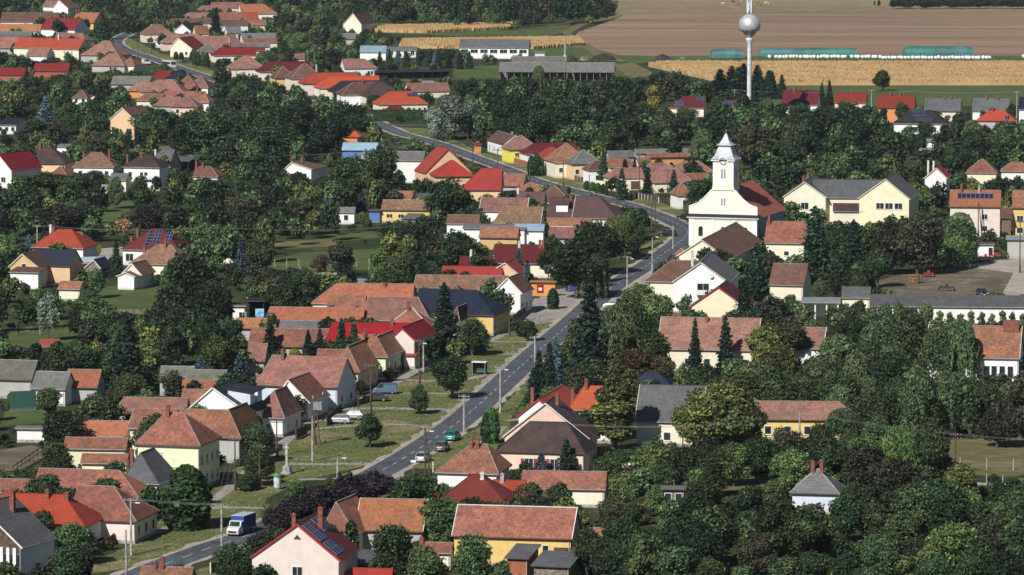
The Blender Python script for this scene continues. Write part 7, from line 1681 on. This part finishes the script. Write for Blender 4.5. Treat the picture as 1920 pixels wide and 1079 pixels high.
# cattle: one continuous body each
def cow(px, py, col, label, yaw):
    sk = bpy.data.meshes.new('cow'); V = [(0, 0, 1.05), (.55, 0, 1.08), (.85, 0, 1.15), (1.15, 0, 1.35), (1.45, 0, 1.2), (-.6, 0, 1.1), (-.85, 0, 1.1), (-.95, 0, .6), (.6, .2, .75), (.6, .22, .4), (.62, .22, .02), (.6, -.2, .75), (.6, -.22, .4), (.5, -.22, .02), (-.7, .2, .75), (-.82, .22, .45), (-.75, .22, .02), (-.7, -.2, .75), (-.82, -.22, .45), (-.7, -.22, .02)]
    E = [(0, 1), (1, 2), (2, 3), (3, 4), (0, 5), (5, 6), (6, 7), (1, 8), (8, 9), (9, 10), (1, 11), (11, 12), (12, 13), (5, 14), (14, 15), (15, 16), (5, 17), (17, 18), (18, 19)]
    rad = [.42, .4, .3, .2, .13, .38, .2, .04, .16, .08, .07, .16, .08, .07, .17, .09, .07, .17, .09, .07]
    sk.from_pydata(V, E, []); o = bpy.data.objects.new('cow', sk); C.objects.link(o); md = o.modifiers.new('s', 'SKIN'); sk.skin_vertices or None
    for v_, r_ in zip(sk.skin_vertices[0].data, rad): v_.radius = (r_ * .8, r_)
    sk.skin_vertices[0].data[0].use_root = True; o.modifiers.new('u', 'SUBSURF').levels = 1; sk.materials.append(MAT[col]); o.location = U(px, py, .1); o.rotation_euler = (0, 0, yaw); tag(o, label, 'cow', 'cattle grazing on the stubble')
plain('hide_red', (.25, .1, .045), .8, 0, .2, 2); plain('hide_pale', (.55, .47, .38), .8, 0, .2, 2); plain('hide_dark', (.07, .04, .03), .8, 0, .2, 2)
for x, y, c_, yw, lb in ((1355, 10, 'hide_pale', .3, 'pale cow grazing alone left of the herd'), (1375, 6, 'hide_dark', 2.8, 'dark brown cow left of the tower top'), (1385, 11, 'hide_red', .4, 'red brown cow just left of the tower antennas'), (1391, 6, 'hide_pale', 1.2, 'pale cow right behind the red brown one'), (1420, 9, 'hide_red', 0, 'red brown cow right of the tower antennas'), (1428, 11, 'hide_red', 3.0, 'second red brown cow right of the tower'), (1436, 9, 'hide_pale', .2, 'pale cow between red brown cows'), (1443, 11, 'hide_pale', .9, 'small pale cow farthest right in the herd')): cow(x, y, c_, lb, yw)
# farm gear in the gravel yard
plain('farmred', (.45, .03, .03), .5); plain('farmblue', (.03, .16, .5), .5); plain('oakslat', (.3, .17, .08), .8, 0, .3, 2)
def implement(px, py, L_, D_, mat, label, n=6):
    e = empty('farm_implement', U(px, py, .02), label, 'farm machine', R(rnd.uniform(-25, 25))); f = MB()
    for k in range(3): f.box(-L_ / 2, L_ / 2, -D_ / 2 + D_ * k / 2 - .06, -D_ / 2 + D_ * k / 2 + .06, .75, .88)
    for sx in (-.45, 0, .45): f.box(sx * L_ - .06, sx * L_ + .06, -D_ / 2 - .05, D_ / 2 + .05, .885, .98)
    f.box(-.08, .08, -D_ / 2 - .9, -D_ / 2 - .06, .85, .97).box(-.3, .3, -.1, .1, .985, 1.5); f.obj('frame', mat, e); t_ = MB()
    for k in range(n):
        for j in range(3): x = -L_ / 2 + .15 + (L_ - .3) * (k + j * .3) / n; t_.tube([(x, -D_ / 2 + D_ * j / 2, .75), (x, -D_ / 2 + D_ * j / 2 + .2, .4), (x, -D_ / 2 + D_ * j / 2, .03)], .03, 5)
    t_.obj('tines', 'darksteel', e)
    for s_ in (-1, 1): w2 = MB(); w2.lathe([(.28, -.1), (.33, -.06), (.33, .06), (.28, .1)], 14); w2.v = [(p[2] + s_ * (L_ / 2 + .2), p[0], p[1] + .33) for p in w2.v]; w2.obj('wheel', 'rubber', e)
implement(1848, 489, 2.6, 1.8, 'farmred', 'red cultivator on the left of the gravel yard machinery'); implement(1866, 486, 2.4, 1.6, 'farmred', 'bright red machine in the middle of the machinery row'); implement(1880, 484, 2.2, 1.6, 'steel', 'grey trailer frame right of the red machines'); implement(1828, 492, 2.4, 1.6, 'farmblue', 'dark blue harrow left of the red cultivator'); implement(1755, 503, 3.6, 1.6, 'farmblue', 'bright blue long harrow under the trees'); implement(1741, 520, 2.2, 1.4, 'farmred', 'small red plough beside the round wooden rack'); implement(1775, 546, 3.0, 2.2, 'darksteel', 'dark steel loading frame behind the long workshop')
Pf = U(1714, 532, 0); fd = empty('hay_rack', Pf, 'round wooden slatted rack on the muddy grass', 'hay rack'); q = MB()
for k in range(26): a = 6.283 * k / 26; q.box(math.cos(a) * 1.15 - .05, math.cos(a) * 1.15 + .05, math.sin(a) * 1.15 - .05, math.sin(a) * 1.15 + .05, .1, 1.9)
q.obj('slats', 'oakslat', fd); q = MB()
for z in (.3, 1.0, 1.75): q.lathe([(1.22, z), (1.26, z + .05), (1.22, z + .1), (1.1, z + .1)], 24)
q.obj('hoops', 'oakslat', fd); q = MB(); q.lathe([(1.0, .05), (1.02, 1.2), (.5, 1.6), (.02, 1.7)], 16); q.obj('hay', 'strawbale', fd)
# pergola frame and slide in the overgrown garden
pg = empty('pergola', U(1198, 972, 0), 'rusty rectangular pergola standing in the overgrown garden', 'pergola', R(-10)); MB().box(-.7, -.62, -.04, .04, 0, 1.9).box(.62, .7, -.04, .04, 0, 1.9).box(-.7, .7, -.04, .04, 1.901, 1.98).obj('posts_and_beam', 'oakslat', pg)

# clipped hedge
def leafbox(x0, x1, yb, h, D_, col, label, a=0, name='clipped_hedge'):
    P, W_ = frame_of(x0, x1, yb, 0, R(a)); rs = np.random.RandomState(int(x0)); n = int((W_ * h + W_ * D_ + D_ * h) * 34)
    p = rs.uniform(0, 1, (n, 3)) * np.array([W_, D_, h]); f = rs.randint(0, 4, n); p[f == 0, 1] = 0; p[f == 1, 2] = h; p[f == 2, 0] = W_; p[f == 3, 0] = 0; p += rs.normal(size=p.shape) * .07
    nn = np.zeros_like(p); nn[f == 0, 1] = -1; nn[f == 1, 2] = 1; nn[f == 2, 0] = 1; nn[f == 3, 0] = -1
    e = empty(name, P, label, 'hedge', R(-a)); o = bpy.data.objects.new('foliage', mesh_from(leaves(p, nn, .3, rs, ''), 'foliage', col)); C.objects.link(o); o.parent = e
    MB().box(.1, W_ - .1, .1, D_ - .1, 0, h - .1).obj('inner_branches', col, e); CLEAR.append((x0, yb - h * SC(yb), x1, yb, yb + 2))
leafbox(692, 798, 228, 3.6, 3.5, 'thuja', 'long clipped hedge in front of the yellow house with vivid orange roof', 4)
leafbox(1150, 1203, 870, 1.9, 2.5, 'leaf_dark', 'dark clipped hedge block in the paved courtyard', 4)
leafbox(450, 478, 921, 2.2, 2.2, 'leaf_dark', 'rounded clipped bush on the green by the two storey house', 8)

# ------------------------------------------------------------------ plant everything
cand = [(e[0], e[1], e[2], e[3], e[4], e[5], 1) for e in EXPL] + [(f[0], f[1], f[2], f[3], f[4], f[5], 0) for f in fill()]
LIM = {'broadleaf_tree': 296, 'shrub': 250, 'fruit_tree': 60, 'birch_tree': 120}
cand.sort(key=lambda q: -(q[2] * q[3]) - (1e7 if q[6] else 0)); cnt = {}; rest = []; planted = []
for q in cand:
    k = KN[q[4]]; cnt[k] = cnt.get(k, 0) + 1
    if cnt[k] > LIM.get(k, 999): rest.append(q); continue
    planted.append((q, tree_obj(*q[:6])))
# the wood beyond the fields and the smaller far crowns: too many to count
def lowcrown(seed): return crown_broad(seed, 9, .75, 750)
LOW = [lowcrown(201 + k) for k in range(3)]
def mass(items, name, label, cols):
    rs = np.random.RandomState(3); by = {}
    for px, py, hp, wp, col in items:
        P = U(px, py, 0); s = SC(py); v = LOW[rs.randint(3)].copy(); a = rs.uniform(0, 6.28); c_, s_ = math.cos(a), math.sin(a); sx = wp / s / 7.4; sz = hp / s / 8.2
        x = v[:, 0] * c_ - v[:, 1] * s_; y = v[:, 0] * s_ + v[:, 1] * c_; by.setdefault(col, []).append(np.stack([x * sx + P.x, y * sx + P.y, v[:, 2] * sz], 1))
    root = None
    for col, vs in by.items():
        o = bpy.data.objects.new(name if root is None else 'foliage', mesh_from(np.concatenate(vs), name, col)); C.objects.link(o)
        if root is None: root = o; tag(o, label, kind='stuff')
        else: o.parent = root
    return root
def colof(q): return q[5] if q[5] in MAT else 'leaf_mid'
if rest: mass([(q[0], q[1], q[2], q[3], colof(q)) for q in rest], 'distant_trees', 'countless small crowns between the farther houses and gardens', None)
wood = []; rw = random.Random(9); py = 46.0
while py > -40:
    s = SC(py); x = -20 if py < 3 else 500 if py < 30 else 735
    xe = 1128 + (46 - py) * .35
    while x < xe:
        wood.append((x + rw.uniform(-6, 6), py + rw.uniform(-1.5, 1.5), rw.uniform(11, 15) * s, rw.uniform(8.5, 11.5) * s, rw.choice(['leaf_deep', 'leaf_dark', 'leaf_deep', 'leaf_mid', 'leaf_brown']))); x += 7.2 * s
    py -= 3.2 * s
mass(wood, 'wood', 'dense dark green wood beyond the strips of maize at the top', None)
hd = []
for k in range(90):
    x = 1676 + (k % 45) * 7.2; hd += [(x + rw.uniform(-3, 3), 17 - (k // 45) * 6 + rw.uniform(-1, 1), rw.uniform(13, 20), 25, rw.choice(['leaf_dark', 'leaf_brown', 'leaf_dark', 'leaf_purple']))]
mass(hd, 'field_hedgerow', 'dark thorny hedgerow between the fields at the top right', None)
mass([(1648, 15, 15, 9, 'leaf_dark'), (1640, 14, 13, 5, 'leaf_brown')], 'field_bushes', 'two small bushes alone in the straw coloured field', None)
mass([(1145 + rw.uniform(-8, 8), 30 - k * 2, 22, 24, 'leaf_brown') for k in range(4)], 'wood_edge_brush', 'grey brown brush at the right end of the wood', None)
# undergrowth so the soil between trunks is not bare
gr = []
rg = random.Random(21)
for k in range(5200):
    py = 60 + 1020 * rg.random() ** 1.0; px = rg.uniform(0, 1920)
    if allowed(px, py, 1.6 * SC(py), 2.2 * SC(py), .1): gr.append((px, py, rg.uniform(.8, 1.8) * SC(py), rg.uniform(1.6, 3.0) * SC(py), rg.choice(['leaf_mid', 'leaf_deep', 'leaf_dark', 'leaf_light', 'leaf_brown'])))
LOW = [crown_broad(301 + k, 6, 1.1, 160, base=.0) for k in range(3)]
if gr: mass(gr, 'undergrowth', 'rank weeds and low bushes covering the ground between trees', None)

# labels for the trees: nearest landmark and side
LM = [m_ for m_ in MARKS if m_[2]]
seen = {}
import re
for q, o in sorted(planted, key=lambda t_: (-t_[0][1], t_[0][0])):
    px, py, hp, wp, kind, col, ex = q; my = py - hp * .4
    b_ = min(LM, key=lambda m_: math.hypot(m_[0] - px, (m_[1] - py) * 1.4)); dx, dy = px - b_[0], py - b_[1]
    rel = ('right of' if dx > 0 else 'left of') if abs(dx) > abs(dy) * .9 else ('in front of' if dy > 0 else 'behind')
    hgt = hp / SC(py); size = 'big' if hgt > 9.5 else 'small' if hgt < 4.8 and kind not in ('shrub', 'column') else ''
    base = ' '.join(x for x in [size, CW[col], KW[kind], rel, 'the'] if x); tail = ' '.join(b_[2].split()[:16 - len(base.split()) - 4])
    tail = re.sub(r'( (at|the|of|and|with|a|in|beside|by|to|on|below|above|behind|under|right|left|before|from|between))+$', '', tail)
    key = base + ' ' + tail; seen.setdefault(key, []).append((o, px)); o['category'] = KC[KN[kind]]
    o['group'] = {'shrub': 'shrubs in the gardens', 'column': 'thujas planted in rows'}.get(kind, 'trees among the houses')
NUM = ['', 'second', 'third', 'fourth', 'fifth', 'sixth', 'seventh', 'eighth', 'ninth', 'tenth', 'eleventh', 'twelfth']
for key, lst in seen.items():
    lst.sort(key=lambda t_: t_[1])
    for k, (o, _) in enumerate(lst):
        if len(lst) == 1: o['label'] = key
        elif k == 0: o['label'] = 'leftmost ' + key
        elif k == len(lst) - 1: o['label'] = 'rightmost ' + key
        else: o['label'] = (NUM[k] if k < 12 else str(k + 1) + 'th') + ' from left, ' + key
print('trees', len(planted), 'rest', len(rest), 'counts', cnt, 'under', len(gr), 'objects', len(bpy.data.objects))



# thin autumn haze over the whole valley
m = bpy.data.materials.new('haze'); m.use_nodes = True; t = m.node_tree; t.nodes.remove(t.nodes['Principled BSDF'])
pvn = t.nodes.new('ShaderNodeVolumePrincipled'); pvn.inputs['Color'].default_value = (.78, .86, 1, 1); pvn.inputs['Density'].default_value = .00003; pvn.inputs['Anisotropy'].default_value = .2
t.links.new(pvn.outputs[0], t.nodes['Material Output'].inputs['Volume']); MAT['haze'] = m
tag(MB().box(-2700, 2700, -60, 7600, -1.2, 125).obj('haze', 'haze'), 'thin pale haze in the air over the village', kind='stuff')
